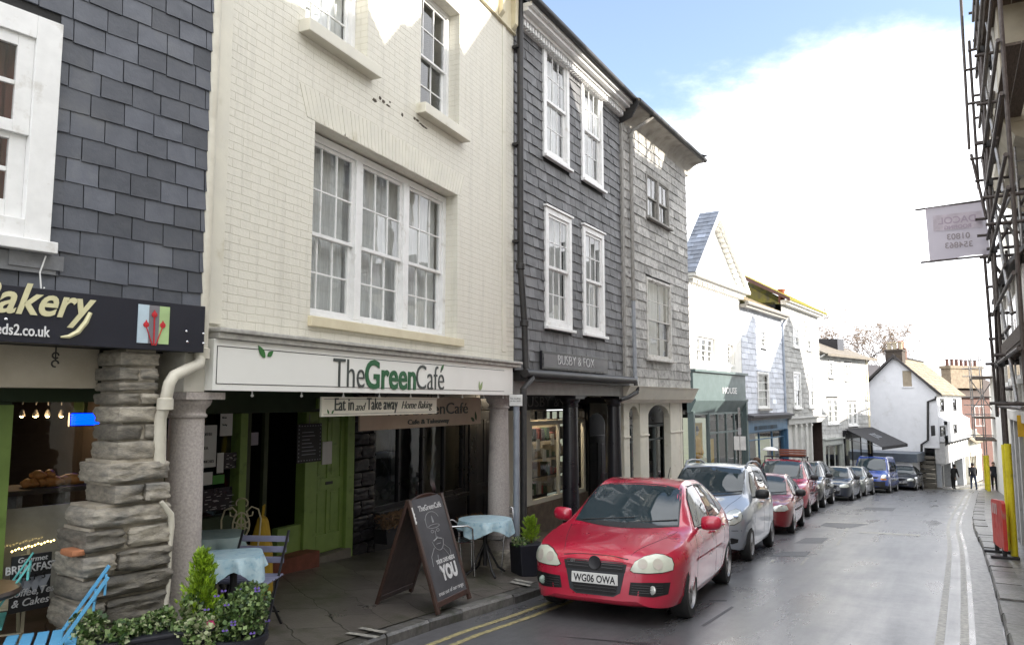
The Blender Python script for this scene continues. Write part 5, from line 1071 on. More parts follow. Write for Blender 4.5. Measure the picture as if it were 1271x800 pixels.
# hipped white slate house with the awning
F = FHIP; U = LHIP
hip = building(F, 'hipped_slate_house', 'white slate house with a hipped brown roof and a black awning')
zg = F.z(1030, 543); zeav = F.z(1022, 440)
H4 = [(1028, 1034, 447, 468, 1028), (1048, 1056.5, 450, 472, 1048), (1026, 1040, 494, 526, 1026), (1051.5, 1063.5, 498, 528, 1052)]
H4 = [(F.u(a, (c + e) / 2), F.u(b, (c + e) / 2), F.z(r, e), F.z(r, c)) for a, b, c, e, r in H4]
m = wall_mb(0, U, zg, zeav, [(a + .02, b - .02, c + .02, e - .02) for a, b, c, e in H4], 0, .2); shell_mb(m, 0, U, zg, zeav + .05, 7); m.build('wall', m_slategrey, hip)
slates_mb(0, U - .2, zg, zeav, [(a - .01, b + .01, c - .08, e + .02) for a, b, c, e in H4], .6, .235, 0, 71, lip=.022, tone=(.95, 1.35), wj=.2).build('slate_cladding', m_slategrey, hip, tones=True)
for q in H4: sash(hip, *q, y=-.05, cols=2, rows=2, fw=.09, curtain=m_curtain, sill=(.06, .07, .05), mull=0 if q[1] - q[0] < 1.1 else 1)
m = MB(); m.box(U - .22, U + .02, -.05, .02, zg - 1.2, zeav); m.build('corner_board', m_creamtrim, hip)
m = MB(); ov = .45; ze = zeav + .02; hz = ze + 1.75; y1 = 7.0 + ov; yc = 3.5
A = [(-.02, -ov, ze), (U + ov, -ov, ze), (U + ov, y1, ze), (-.02, y1, ze)]; B = [(-.02, yc, hz), (U - 2.2, yc, hz)]
for f in ([A[0], A[1], B[1], B[0]], [A[1], A[2], B[1]], [A[2], A[3], B[0], B[1]], [A[3], A[0], B[0]], A[::-1]): m.face(f)
m.box(0, U + ov, -ov - .06, -ov, ze - .12, ze + .02); m.build('roof', mat('brown_grey_slate_roof', (.19, .165, .13), .75, c2=(.11, .095, .08), nscale=3, bump=.5, bscale=12, stretch=(1, 4, 4)), hip)
m = MB(); x0 = F.u(1031, 420, 1.2); m.prism([(.6, ze + .4), (2.4, ze + 1.25), (.6, ze + 1.15)], x0 - .5, x0 + .5, axis='x'); m.build('roof_dormer', m_black, hip)
m = MB(); m.prism([(0, zeav - .25), (-.35, zeav - .02), (-.30, zeav + .0), (0, zeav - .15)], -.05, .1, axis='x'); m.build('eaves_bracket', m_white, hip)
xs0, xs1 = F.u(1021, 570), F.u(1045.5, 570)
s = shopfront(hip, F, xs0, xs1, F.z(1028, 545), F.z(1028, 552), F.z(1030, 600), mat('pale_green_grey_shopfront', (.44, .46, .43), .5), cols=3, base=-3)
xw0, xw1 = F.u(1047, 570), U
s = shopfront(hip, F, xw0, xw1, F.z(1050, 535), F.z(1050, 543), F.z(1050, 600), m_black, cols=3, base=-3)
m = MB(); m.box(xw0 + .2, xw1 - .2, .6, .62, -1.9, -.6); m.build('flat_panel', mat('cream_window_panel', (.5, .46, .34), .7), hip)  # plain cream coloured panel behind the glass
# awning on this shop: black cloth on arms
aw0, zt_ = F.px(1049, 532, -.14); aw1 = U + .05; zb_ = zt_ - .95
t = empty('awning', F.world(0, -.14, 0), math.pi / 2 - F.a, 'black shop awning with pale lettering below the hipped house', 'awning')
m = MB(); yo = -2.0; v = [(aw0, 0, zt_), (aw1, 0, zt_), (aw1, yo, zb_), (aw0, yo, zb_)]; m.mesh(v + [(x, y, z - .02) for x, y, z in v], [(0, 1, 2, 3), (7, 6, 5, 4), (0, 4, 5, 1), (1, 5, 6, 2), (2, 6, 7, 3), (3, 7, 4, 0)]); m.box(aw0, aw1, yo - .015, yo, zb_ - .18, zb_ + .0); cl_ = m.build('cloth', mat('black_awning_cloth', (.018, .018, .022), .8, bump=.1), t)
m = MB(); m.bar((aw0 + .1, 0, zt_ - .6), (aw0 + .1, yo, zb_ - .03), .03); m.bar((aw1 - .1, 0, zt_ - .6), (aw1 - .1, yo, zb_ - .03), .03); m.build('arm', m_metal, t)
sl_ = math.atan2(.95, 2.0); o = text('JOSS', .75, mat('grey_chalk', (0, 0, 0)), cl_, ((aw0 + aw1) / 2, -1.15, zt_ - .53), rot=(sl_, 0, 0), align='CENTER', sx=.7, bold=-.008)
# ------------------------------------------------------------------ white house end-on at the bend
F = FEND
end = building(F, 'end_gable_house', 'white house standing end-on at the bend with a chimney on its gable')
zev = F.z(1160, 488); yr_w = None
# gable wall is perpendicular: local x=0 plane, spanning y 0..W
G = Frame(F.p, math.degrees(F.a) - 90, F.zb)   # u runs outward from the corner (negative = into the depth of the gable)
yr = G.u(1110, 450); W_ = 2 * yr; zr_ = G.z(1110, 443); zg = G.z(1166, 556)
print('END', yr, W_, zev, zr_, zg)
Ln = 10.5; st = .25
m = MB()
m.prism([(0, zg), (0, zev), (yr, zr_), (W_, zev), (W_, -.8), (.9, -.8), (.9, zg)], .0, .25, axis='x')
m.prism([(0, -1), (0, zev), (yr, zr_), (W_, zev), (W_, -1)], Ln - .25, Ln, axis='x'); m.box(.25, Ln - .25, W_ - .25, W_, -1, zev)
ew = [(F.u(1167.5, 515), F.u(1173, 515), 0, 0), (F.u(1183, 510), F.u(1188, 510), 0, 0)]; zw1, zw0 = F.z(1168, 494), F.z(1168, 511)
ew = [(a, b, zw0, zw1) for a, b, _, _ in ew]; zj = F.z(1168, 522)
m2 = wall_mb(.25, Ln - .25, zj, zev, ew, 0, .2); m.v, m.f, m.m, m.t = m.v, m.f, m.m, m.t; b_ = len(m.v); m.v += m2.v; m.f += [tuple(i + b_ for i in f) for f in m2.f]; m.m += m2.m; m.t += m2.t
m.build('wall', m_render, end)
for q in ew: sash(end, *q, y=.03, cols=2, rows=2, fw=.09, m=m_ironblack)
# jettied middle storey, fascia and shop below
z2 = F.z(1160, 553, -.5); jw = [(F.u(a, 530, -.5), F.u(b, 530, -.5), z2 + .45, zj - .25) for a, b in ((1169, 1174), (1183, 1188))]
m = wall_mb(.1, Ln - .2, z2, zj, jw, -.5, .2); m.box(.1, .3, -.3, .0, z2, zj); m.box(Ln - .4, Ln - .2, -.3, .2, z2, zj); m.prism([(-.5, zj), (0, zj), (0, zj + .3)], .1, Ln - .2, axis='x'); m.build('jetty', m_render, end)
for q in jw: sash(end, *q, y=-.47, cols=2, rows=2, fw=.09, m=m_ironblack)
m = MB(); zs_ = F.z(1166, 578, -.2)
m.box(.1, Ln - .2, -.3, .3, zs_, z2 - .06); m.build('fascia', mat('grey_white_fascia', (.50, .50, .50), .6), end); m = MB()
for k in range(9): x = .3 + k * (Ln - .8) / 8; m.bar((x, -.1, z2 - .4), (x, -.48, z2 - .02), .10)
m.box(.1, Ln - .2, -.52, -.3, z2 - .06, z2 - .001); m.build('jetty_bracket', m_ironblack, end)
shopfront(end, F, .2, Ln - .3, zs_ + .02, zs_ - .15, -.2, mat('grey_pilaster_shopfront', (.36, .38, .41), .5), cols=6, dep=.15, base=-2)
for x in (2.3, 3.3, 7.5): m = MB(); m.box(x, x + .35, -.25, .15, -1, zs_); m.build('pilaster', mat('grey_pilaster_shopfront', (0, 0, 0)), end, bevel=.01)
# roof
pl = math.hypot(yr + .35, zr_ - zev + .12); pit = math.atan2(zr_ - zev + .1, yr + .3)
roof_slope(end, -.25, Ln + .1, -.3, zev - .08, pl, pit, mat('tan_roof_slate', (.24, .20, .14), .8, c2=(.16, .13, .09), nscale=4, bump=.4, bscale=12, tone=True), .45, .3, 14)
m = MB(); m.prism([(yr - .02, zr_ + .16), (W_ + .3, zev), (W_ + .3, zev - .1), (yr - .02, zr_ + .06)], -.25, Ln + .1, axis='x'); m.build('roof', m_roofbrown, end)
m = MB(); m.prism([(yr, zr_ + .18), (-.33, zev - .02), (-.33, zev - .2), (yr, zr_ - .02)], -.30, -.252, axis='x'); m.prism([(yr, zr_ + .18), (W_ + .33, zev - .02), (W_ + .33, zev - .2), (yr, zr_ - .02)], -.30, -.252, axis='x'); m.build('bargeboard', mat('dark_bargeboard', (.05, .045, .045), .7), end)
# chimney on the ridge by the gable
m = MB(); m.box(.3, 1.3, yr - .45, yr + .6, zr_ - .6, zr_ + .42); m.box(.24, 1.36, yr - .51, yr + .66, zr_ + .42, zr_ + .54); ch = m.build('chimney', mat('dark_brown_chimney', (.075, .06, .045), .9, c2=(.05, .04, .035), nscale=5, bump=.4), end)
for k in range(3):
    m = MB(); m.lathe([(.12, 0), (.12, .42), (.15, .45), (.15, .52), (.10, .53)], (.8, yr - .28 + k * .36, zr_ + .54), 14); m.build('chimney_pot', mat('buff_chimney_pot', (.42, .36, .26), .8), ch, smooth=40)
m = MB(); m.box(3.2, 3.8, yr - .1, yr + .5, zr_, zr_ + .8); c2_ = m.build('chimney', mat('brick_red_dark', (.12, .06, .04), .9), end); m = MB(); m.lathe([(.2, 0), (.2, .5), (.14, .52)], (3.5, yr + .2, zr_ + .8), 12); m.build('chimney_pot', mat('terracotta', (0, 0, 0)), c2_, smooth=40)
a, zz = G.px(1127, 470); m = MB(); m.box(-.01, .02, a - .22, a + .32, zz - .5, zz + .55); gw = m.build('gable_vent', mat('tan_shutter', (.36, .30, .22), .7), end); m = MB(); m.box(-.05, -.002, a - .32, a + .4, zz - .6, zz - .5); m.build('sill', m_render, gw)
# black pipe zigzag on the gable
pp = [G.px(x, y_) for x, y_ in ((1162, 492), (1161, 495), (1152, 498), (1152, 546), (1144, 551), (1144, 602))]
m = MB(); m.tube([(-.08, a_, z_) for a_, z_ in pp], .07, 8); m.build('drainpipe', m_ironblack, end, smooth=40)
# low flat-roofed yard building in front of the gable
low = building(Frame(F.world(0, 0, 0).xy, 38, F.zb), 'yard_building', 'low white lean-to with a dark flat roof under the white gable')
gu = G.u(1143, 580); m = MB(); zt_ = G.z(1140, 560); zc_ = G.z(1140, 575)
m.box(-2.6, -.02, gu, gu + 9, zc_ - .5, zc_ + .25); m.build('fascia', m_render, low); m = MB(); m.box(-2.75, -.02, gu - .3, gu + 9.2, zc_ + .25, zt_); m.build('roof', mat('slate_grey_flat_roof', (.10, .12, .15), .5), low, bevel=.01)
m = MB(); m.box(-2.45, -.02, gu + .05, gu + 9, -1, zc_ - .5); m.build('shade_block', m_dark, low); m = MB(); R = random.Random(17)  # solid near-black block, the shade under the fascia is put into its colour
for k in range(9): stone(m, -.35, -.03, .3 + (k % 2) * .0, gu - .02, -.6 + k * .30, -.6 + (k + 1) * .29, R, .03, 6, tone=R.uniform(.3, .7))
m.build('stone_wall', m_stone, low, smooth=50, tones=True)
# dark roofed house behind the bend
F2 = Frame(at(1072, 480, 60).xy, 60, road_z(30, 58)); bk = building(F2, 'back_house', 'dark roofed house seen behind the white gable')
zb_ = F2.z(1082, 480); m = MB(); m.box(-4, 6, 0, 6, 0, zb_); m.build('wall', m_palegrey, bk); m = MB(); m.prism([(-.3, zb_), (6.3, zb_), (3, zb_ + 2.0)], -4.2, 6.2, axis='x'); m.build('roof', mat('dark_purple_slate', (.05, .045, .05), .7, nscale=4, bump=.3), bk)
# next house down with a low sunlit roof, then a brick house with a big stack
k9 = col(1199); FN = Frame((k9 * 62, 62), 40, road_z(k9 * 62, 62))
nxt = building(FN, 'low_roofed_house', 'small cream house with a sweeping pale slate roof past the bend')
zt_ = FN.z(1199, 548); zr2 = FN.z(1196, 512)
m = MB(); m.box(-.2, 5.5, 0, 7, 0, zt_); m.build('wall', m_cream, nxt); roof_slope(nxt, -.5, 5.8, -.6, zt_ - .1, 5.0, rad(36), mat('tan_roof_slate', (0, 0, 0)), .5, .3, 15)
m = MB(); m.prism([(-.1, zt_), (7, zt_), (3.5, zt_ + 2.7)], -.2, 0, axis='x'); m.build('gable_wall', m_cream, nxt)
m = MB(); m.box(.1, 5.2, -.12, 0, 2.2, 2.6); m.build('fascia', m_oldwhite, nxt); fixed(nxt, .3, 2.6, .5, 2.2, -.06, m_wood, cols=3); fixed(nxt, .6, 1.6, 3.1, 4.3, -.05, m_white, cols=2, rows=2, name='window'); fixed(nxt, 2.8, 3.8, 3.1, 4.3, -.05, m_white, cols=2, rows=2, name='window')
kb = col(1178); FB = Frame((kb * 74, 74), 62, road_z(kb * 74, 74)); brk = building(FB, 'brick_house', 'red brick house with a row of chimney pots on a broad stack')
zr3 = FB.z(1185, 476); zsk = FB.z(1190, 453)
m = MB(); m.box(-1, 12, 0, 8, 0, zr3 - 1.3); m.build('wall', brick_mat('red_brick', (.13, .038, .024), bump=.4, c2=(.09, .028, .02), mc=(.12, .09, .07)), brk)
m = MB(); m.prism([(-.4, zr3 - 1.3), (8.4, zr3 - 1.3), (4, zr3 + .9)], -1.2, 12.2, axis='x'); m.build('roof', mat('dark_brown_tiles', (.07, .05, .04), .8, bump=.3), brk)
x0, x1 = FB.u(1175, 460, 1), FB.u(1207, 460, 1); m = MB(); m.box(x0, x1 + 1, .6, 1.6, zr3 - .4, zsk - .3); m.box(x0 - .12, x1 + 1.1, .5, 1.7, zsk - .3, zsk); st_ = m.build('chimney', mat('buff_brick_stack', (.26, .21, .15), .9, c2=(.18, .14, .10), nscale=4, bump=.4), brk)
for k in range(7):
    m = MB(); m.lathe([(.17, 0), (.14, .55), (.18, .58), (.18, .66), (.12, .67)], (x0 + .3 + k * (x1 + .5 - x0) / 6.2, 1.1, zsk), 12); m.build('chimney_pot', mat('dark_terracotta', (.13, .06, .045), .8), st_, smooth=40)
fixed(brk, 4, 5.5, 4.5, 6.5, -.03, m_white, cols=2, rows=2, name='window')
# ------------------------------------------------------------------ right-hand row: gabled houses whose roofs shade the street
F = FRIGHT
def rhouse(name, label, poly, mwall, dep=7.0):
    b = building(F, name, label); zs = [z for _, z in poly]; x0, x1 = poly[0][0], poly[-1][0]
    zb_ = road_z(*F.world(x1, 0, 0).xy) - .3
    M = MB(); M.prism([(x0, zb_)] + poly + [(x1, zb_)], -dep, 0); M.build('wall', mwall, b)
    M = MB()
    for (xa, za), (xb, zb2) in zip(poly, poly[1:]):
        if abs(xb - xa) < .08: continue
        M.prism([(xa, za - .02), (xb, zb2 - .02), (xb, zb2 + .10), (xa, za + .10)], -dep - .1, -.12)
    M.build('roof', m_roofbrown, b); return b
def rwin(b, s, z, w=.9, h=1.5, y=0.0):
    M = MB(); M.box(s - w / 2, s + w / 2, y + .001, y + .06, z, z + h); wd = M.build('window', m_white, b, bevel=.004); G = MB(); G.box(s - w / 2 + .08, s - .03, y + .062, y + .066, z + .08, z + h - .08); G.box(s + .03, s + w / 2 - .08, y + .062, y + .066, z + .08, z + h - .08); G.build('pane', glass_mat('opaque_pane', refl=.2, trans=False), wd)
    S = MB(); S.box(s - w / 2 - .06, s + w / 2 + .06, y + .001, y + .12, z - .08, z - .001); S.build('sill', m_white, wd)
mb_ = [m_cream, m_whitewash, mat('pale_pink_render', (.55, .42, .36), .8), mat('ochre_render', (.50, .38, .2), .8)]
r0 = rhouse('gabled_house', 'cream house nearest on the right side with a stepped gable', [(-14, 6.2), (-8.2, 8.9), (-5.4, 7.4), (-3.0, 8.5), (-2.1, 8.7), (-1.55, 9.3), (-1.1, 8.95)], mb_[0])
r1 = rhouse('gabled_house', 'narrow white house on the right with a small dormer gable', [(-1.1, 8.9), (-.73, 9.35), (-.55, 9.39), (.15, 10.15), (.84, 9.7)], mb_[1])
r2 = rhouse('gabled_house', 'pink steep gabled house on the right side of the street', [(.84, 9.7), (1.6, 10.6), (3.15, 12.5), (4.16, 11.3), (5.08, 10.2)], mb_[2])
r3 = rhouse('gabled_house', 'ochre steep gabled house on the right side of the street', [(5.08, 10.2), (5.66, 10.3), (6.95, 12.4), (7.66, 10.95), (8.08, 10.15)], mb_[3])
r4 = rhouse('jettied_house', 'tall white house with projecting upper floors behind the near scaffolding', [(8.08, 10.15), (9.35, 10.33), (10.6, 12.2), (11.8, 9.8)], mb_[1])
r5 = rhouse('lean_to_building', 'low cream building between the taller houses on the right', [(11.8, 5.2), (19.2, 5.5)], mb_[0])
r6 = rhouse('gabled_house', 'white gabled house further down the right side', [(19.2, 5.3), (20.8, 6.6), (21.6, 7.75), (22.5, 8.2), (22.86, 8.24), (23.6, 8.95), (24.05, 8.9)], mb_[1])
r7 = rhouse('gabled_house', 'cream gabled house far down the right side', [(24.05, 6.9), (25.66, 6.75), (28.0, 8.6), (28.9, 9.25), (30.4, 8.3), (30.75, 7.55), (32.6, 4.7)], mb_[0])
r8 = rhouse('low_house', 'low white house far down the right behind the second scaffolding', [(32.6, 4.0), (36, 4.6), (38.9, 5.1), (40.4, 3.9), (44, 4.2), (50, 2.6)], mb_[1])
for b, lst in ((r0, [(-7, 5, .9), (-4, 5, .9), (-7, 2.2, 1), (-4, 2.2, 1)]), (r1, [(-.2, 6.3, .8), (-.2, 3.2, .8)]), (r2, [(2.1, 7.6, .9), (3.7, 7.6, .9), (2.1, 4.4, .9), (3.7, 4.4, .9)]), (r3, [(6.6, 7.6, 1), (6.6, 4.4, 1.2)]), (r6, [(20.6, 2.8, .9), (22.6, 2.8, .9), (22.2, 5.2, .9)]), (r7, [(26, 2.6, .9), (29, 2.6, .9), (27.5, 5, .9)]), (r8, [(35, 1, .9), (38, 1, .9)])):
    for s, z, w in lst: rwin(b, s, z, w)
# jettied first floor, pent roof and upper bay of the near house
m = MB(); m.box(6.0, 11.9, .0, 1.0, 1.62, 4.1); m.box(5.9, 12.0, .0, 1.06, 1.42, 1.62); m.build('first_floor', mat('off_white_panelling', (.66, .64, .60), .6, c2=(.56, .54, .50), nscale=3, dirt=(.4, .36, .3), dscale=2), r4, bevel=.01)
m = MB()
for s in (6.6, 7.9, 9.2, 10.5, 11.6): m.box(s, s + .12, 1.001, 1.05, 1.65, 4.1)
m.build('timber_post', m_oldwhite, r4, bevel=.005)
for s in (7.3, 8.6, 9.9): rwin(r4, s, 2.2, .9, 1.5, 1.0)
M = slates_mb(5.6, 12.1, 0, 1.55, [], .3, .2, 0, 91, tone=(.8, 1.2)); M.box(5.6, 12.1, .0, .04, 0, 1.55)
o = M.build('pent_roof', m_slate2, r4, tones=True); o.matrix_local = Matrix.Translation((17.7, 1.2, 4.1)) @ Matrix.Rotation(rad(180), 4, 'Z') @ Matrix.Rotation(-rad(42), 4, 'X')
m = MB(); m.box(6.2, 11.6, .0, 1.1, 6.6, 9.9); m.prism([(0, 6.6), (1.1, 6.6), (.95, 6.35), (.6, 6.15), (0, 6.05)], 6.2, 11.6, axis='x'); m.box(6.1, 11.7, .0, 1.2, 9.9, 10.05); m.build('upper_bay', m_creamtrim if False else mat('cream_bay_render', (.40, .36, .28), .7, c2=(.33, .30, .23), nscale=3, dirt=(.3, .27, .2), dscale=2), r4, bevel=.012)
for s in (7.4, 9.2, 10.9): rwin(r4, s, 7.5, .75, 1.6, 1.1)
m = MB(); m.box(8.1, 12, .001, .12, -1.9, 1.42); m.build('shopfront', mat('dark_shopfront', (.04, .04, .05), .5), r4)
m = MB()
for s in (9.3, 10.6, 11.75): m.box(s, s + .22, .7, 1.0, -1.9, 1.42)
m.build('pilaster', m_palegrey, r4, bevel=.008)
# ------------------------------------------------------------------ scaffolding
sc = empty('scaffolding', (*F.p, 0), math.pi / 2 - F.a, 'tall dark tube scaffolding over the right pavement with yellow sleeved legs', 'scaffolding')
def gz(s, y): return road_z(*F.world(s, y, 0).xy) + .115
SS = [2.9, 7.75, 8.75]; YO, YI = 1.28, .25
R = random.Random(41)
def tube1(name, a, b, parent=sc, m_=None, r=.029): M = MB(); M.tube([a, b], r, 8); return M.build(name, m_ or m_darktube, parent, smooth=40)
for s in SS:
    for y in (YO, YI):
        if y == YI and s < 8: pass
        tube1('pole', (s, y, gz(s, y)), (s + R.uniform(-.03, .03), y + R.uniform(-.03, .03), 11.5))
        M = MB(); M.tube([(s, y, gz(s, y) + .02), (s, y, gz(s, y) + 2.05)], .058, 12); M.build('sleeve', m_yellow, sc, smooth=40)
        M = MB(); M.box(s - .08, s + .08, y - .08, y + .08, gz(s, y), gz(s, y) + .012); M.build('base_plate', m_darktube, sc)
LZ = [1.72, 2.5, 3.5, 4.65, 5.1, 5.95, 6.7, 7.55, 8.6, 9.2, 9.8]
for i, z in enumerate(LZ):
    for y in (YO, YI):
        if i in (1, 4, 7) and y == YI: continue
        tube1('ledger', (2.8, y + .05, z), (9.1 + R.uniform(-.1, .35), y + .05, z + R.uniform(-.04, .04)))
    for s in SS[1:] + [5.4]:
        if i in (2, 5, 9) and s != SS[-1]: continue
        tube1('transom', (s + .05, -.1, z + .05), (s + .05 + R.uniform(-.05, .05), YO + R.uniform(.05, .3), z + .05))
for a, b in (((8.7, YO, 8.4), (5.4, YO, 5.2)), ((8.7, YO, 6.2), (5.4, YO, 3.2)), ((8.7, YO, 4.2), (5.6, YO, 1.8)), ((8.7, YO, 10.6), (5.4, YO, 7.4)), ((8.75, YI, 3.4), (8.75, YO, 5.9)), ((8.75, YI, 7.4), (8.75, YO, 5.2)), ((8.8, YO, 7.6), (8.8, YI, 9.6))):
    tube1('brace', (a[0], a[1] - .06, a[2]), (b[0], b[1] - .06, b[2]), m_=m_metal)
for a, b in (((8.9, 1.55, 7.0), (9.0, 1.52, 11)), ((8.95, 1.52, 6.9), (8.8, 1.33, 5.5)), ((9.15, 1.42, 6.2), (9.1, 1.42, 9.4)), ((9.0, 1.40, 4.9), (8.95, 1.36, 1.5))): tube1('loose_tube', a, b)
for y, z in ((.45, 4.62), (.65, 4.62), (.85, 6.62), (1.05, 6.62)): M = MB(); M.box(3.0, 9.1, y, y + .19, z + .05, z + .09); M.build('board', m_board, sc)
for s, y in ((8.75, .75), (8.2, 1.28)): tube1('pole', (s, y, gz(s, y)), (s + .02, y + .03, 11.3))
for a, b in (((8.78, .25, 2.6), (8.78, 1.28, 4.6)), ((8.78, 1.28, 4.7), (8.78, .25, 6.6)), ((8.7, 1.33, 1.8), (7.75, 1.33, 3.5)), ((7.75, 1.33, 5.1), (8.7, 1.33, 6.7)), ((8.78, .25, 8.7), (8.78, 1.28, 10.6)), ((9.2, 1.0, 2.0), (9.4, 1.0, 4.9))): tube1('brace', a, b)
for z in (2.05, 3.05, 4.1, 5.5, 6.3, 7.1, 8.1): tube1('transom', (8.85, -.1, z), (8.85, YO + R.uniform(.0, .25), z)); tube1('ledger', (6.0, YO - .05, z), (9.0 + R.uniform(.0, .4), YO - .05, z))
for z in (2.55, 8.65):
    for k in range(5):
        y = YI + .03 + k * .20; M = MB(); M.box(3.0, 9.05 + R.uniform(-.1, .15), y, y + .19, z + .05, z + .09); M.build('board', m_board, sc)
    M = MB(); M.box(3.0, 9.0, YO - .04, YO, z + .09, z + .3); M.build('toe_board', m_board, sc)
for s in SS[1:]:
    for z in (1.74, 2.5, 4.65, 5.95, 6.7, 8.6):
        M = MB(); M.box(s - .05, s + .06, YO - .05, YO + .08, z - .05, z + .07); M.build('coupler', m_ironblack, sc, bevel=.01)
# ladder inside
for dy in (-.17, .17): tube1('ladder_rail', (6.6, .75 + dy, 2.6), (7.0, .75 + dy, 8.9), m_=m_metal, r=.018)
M = MB()
for k in range(22): M.tube([(6.6 + .4 * k / 22, .58, 2.7 + k * .28), (6.6 + .4 * k / 22, .92, 2.7 + k * .28)], .012, 6)
M.build('ladder_rungs', m_metal, sc)
# banner seen from behind
ZB0, ZB1 = 4.55, 5.68
bn = empty('banner', F.world(8.95, 1.30, .22), math.pi / 2 - F.a, 'pale translucent contractor banner sticking out over the road from the scaffolding, seen from behind', 'banner')
M_ = bpy.data.materials.new('translucent_banner'); M_.use_nodes = True; nn_ = M_.node_tree.nodes; b_ = nn_['Principled BSDF']; b_.inputs['Base Color'].default_value = (.50, .46, .50, 1); b_.inputs['Roughness'].default_value = .8
tr = nn_.new('ShaderNodeBsdfTranslucent'); tr.inputs[0].default_value = (.62, .58, .63, 1); mxs = nn_.new('ShaderNodeMixShader'); mxs.inputs[0].default_value = .5
M_.node_tree.links.new(b_.outputs[0], mxs.inputs[1]); M_.node_tree.links.new(tr.outputs[0], mxs.inputs[2]); M_.node_tree.links.new(mxs.outputs[0], nn_['Material Output'].inputs[0])
m = MB(); N_ = 12
for i in range(N_):
    for j in range(8):
        f = lambda a, b: (.012 * math.sin(a * 3.1 + b * 2) * (b), .0 + 1.08 * a + .03 * b, ZB0 + (ZB1 - ZB0) * b - .04 * a + .03 * math.sin(a * 5) * (1 - b))
        m.face([f(i / N_, j / 8), f((i + 1) / N_, j / 8), f((i + 1) / N_, (j + 1) / 8), f(i / N_, (j + 1) / 8)])
cl_ = m.build('cloth', M_, bn, smooth=60)
m = MB(); m.tube([(0, -.1, ZB1 + .01), (0.02, 1.3, ZB1 - .04)], .022, 8); m.build('upper_rod', m_darktube, bn); m = MB(); m.tube([(0, -.1, ZB0 - .01), (0, 1.25, ZB0 - .05)], .022, 8); m.build('lower_rod', m_darktube, bn)
m_bl = mat('lilac_print', (.40, .33, .40), .8, c2=(.36, .30, .36), nscale=4); m_bg = mat('grey_print_show', (.33, .29, .30), .8)
m = MB(); m.box(-.020, -.016, .1, .98, ZB0 + .58, ZB0 + .92)
m.build('print_band', mat('pale_lilac_print', (.56, .50, .55), .8), bn)
for body, y, z, sz, mm in (('DACOL', .54, ZB0 + .72, .20, m_bl), ('ROOFING', .54, ZB0 + .60, .11, m_bl), ('01803', .54, ZB0 + .38, .17, m_bg), ('354863', .54, ZB0 + .20, .17, m_bg)):
    o = text(body, sz, mm, bn, (-.022, y, z), rot=(rad(90), 0, rad(-90)), align='CENTER', ext=.001, bold=.003); o.scale.x = -1
# yellow notice on the scaffolding and red barrier on the pavement
u = F
t = empty('yellow_notice', F.world(7.55, 1.12, 0), math.pi / 2 - F.a, 'yellow notice fixed on the scaffolding at the right edge', 'sign')
m = MB(); m.box(-.01, .01, -.62, .0, 1.17, 1.56); m.build('board', mat('amber_yellow_board', (.72, .42, .01), .5), t, bevel=.005); o = text('Public', .17, mat('brown_print', (.25, .13, .01), .6), t, (-.014, -.10, 1.36), rot=(rad(90), 0, rad(-90)), ext=.001, shear=.1); text('footpath', .1, mat('brown_print', (0, 0, 0)), t, (-.014, -.10, 1.24), rot=(rad(90), 0, rad(-90)), ext=.001)
P0 = on_road(1236, 684, .11); P1 = on_road(1250, 695, .11); dv_ = (P1 - P0).xy; print('BARRIER', P0[:], P1[:], dv_.length)
t = empty('plastic_barrier', (P0.x, P0.y, P0.z), math.atan2(dv_.y, dv_.x), 'red plastic safety barrier standing by the yellow scaffold legs', 'barrier'); Lb = dv_.length; sl_ = (P1.z - P0.z) / Lb
m_red = mat('red_plastic', (.52, .035, .02), .45, c2=(.42, .03, .02), nscale=5, dirt=(.3, .2, .17), dscale=4, damt=.2)
m = MB(); zq = lambda x, z: z + sl_ * x
m.prism([(0, zq(0, .16)), (Lb, zq(Lb, .16)), (Lb, zq(Lb, .98)), (Lb * .9, zq(Lb, 1.02)), (Lb * .1, zq(0, 1.02)), (0, zq(0, .98))], -.03, .03)
for k in range(3): x = Lb * (.18 + .3 * k); m.box(x, x + Lb * .12, -.034, -.031, zq(x, .5), zq(x, .85))
bd = m.build('panel', m_red, t, bevel=.012)
m = MB()
for k in range(3): x = Lb * (.15 + .17 * k); m.box(x, x + Lb * .08, .031, .036, zq(x, .76), zq(x, .95)); m.box(x, x + Lb * .08, -.041, -.036, zq(x, .76), zq(x, .95))
m.build('reflective_strip', mat('faded_reflector', (.58, .45, .42), .5), bd)
for x in (Lb * .15, Lb * .85):
    m = MB(); m.box(x - .06, x + .06, -.22, .22, zq(x, .0), zq(x, .05)); m.box(x - .05, x + .05, -.035, .035, zq(x, .05), zq(x, .2)); m.build('foot', m_blackplastic, t, bevel=.01)
# second scaffolding, far down
s2 = empty('scaffolding', (*F.p, 0), math.pi / 2 - F.a, 'small far scaffolding tower beyond the bend with yellow legs', 'scaffolding')
for s, y in ((45.0, 1.05), (47.4, 1.1), (45, .5), (47.2, .55), (47.6, -.2), (45.2, -.2)):
    z = gz(s, y); tube1('pole', (s, y, z if y < 1 else -.5), (s, y, 4.4 + R.uniform(-.2, 1.0)), s2, m_metal, .03)
    if y < 1: M = MB(); M.tube([(s, y, z), (s, y, z + 2.1)], .10, 10); M.build('sleeve', m_yellow, s2, smooth=40)
for z in (-.4, .9, 1.5, 2.0, 3.3, 3.8, 4.3): 
    tube1('ledger', (44, 1.05, z), (48, 1.08, z), s2, m_metal, .03); tube1('ledger', (44, -.2, z), (48, -.2, z), s2, m_metal, .03); tube1('transom', (47.4, -.6, z + .06), (47.4, 1.5, z + .06), s2, m_metal, .03)
for z in (-.45, .85, 3.25): M = MB(); M.box(43.8, 48, -.2, 1.05, z - .08, z); M.build('board', m_board, s2)
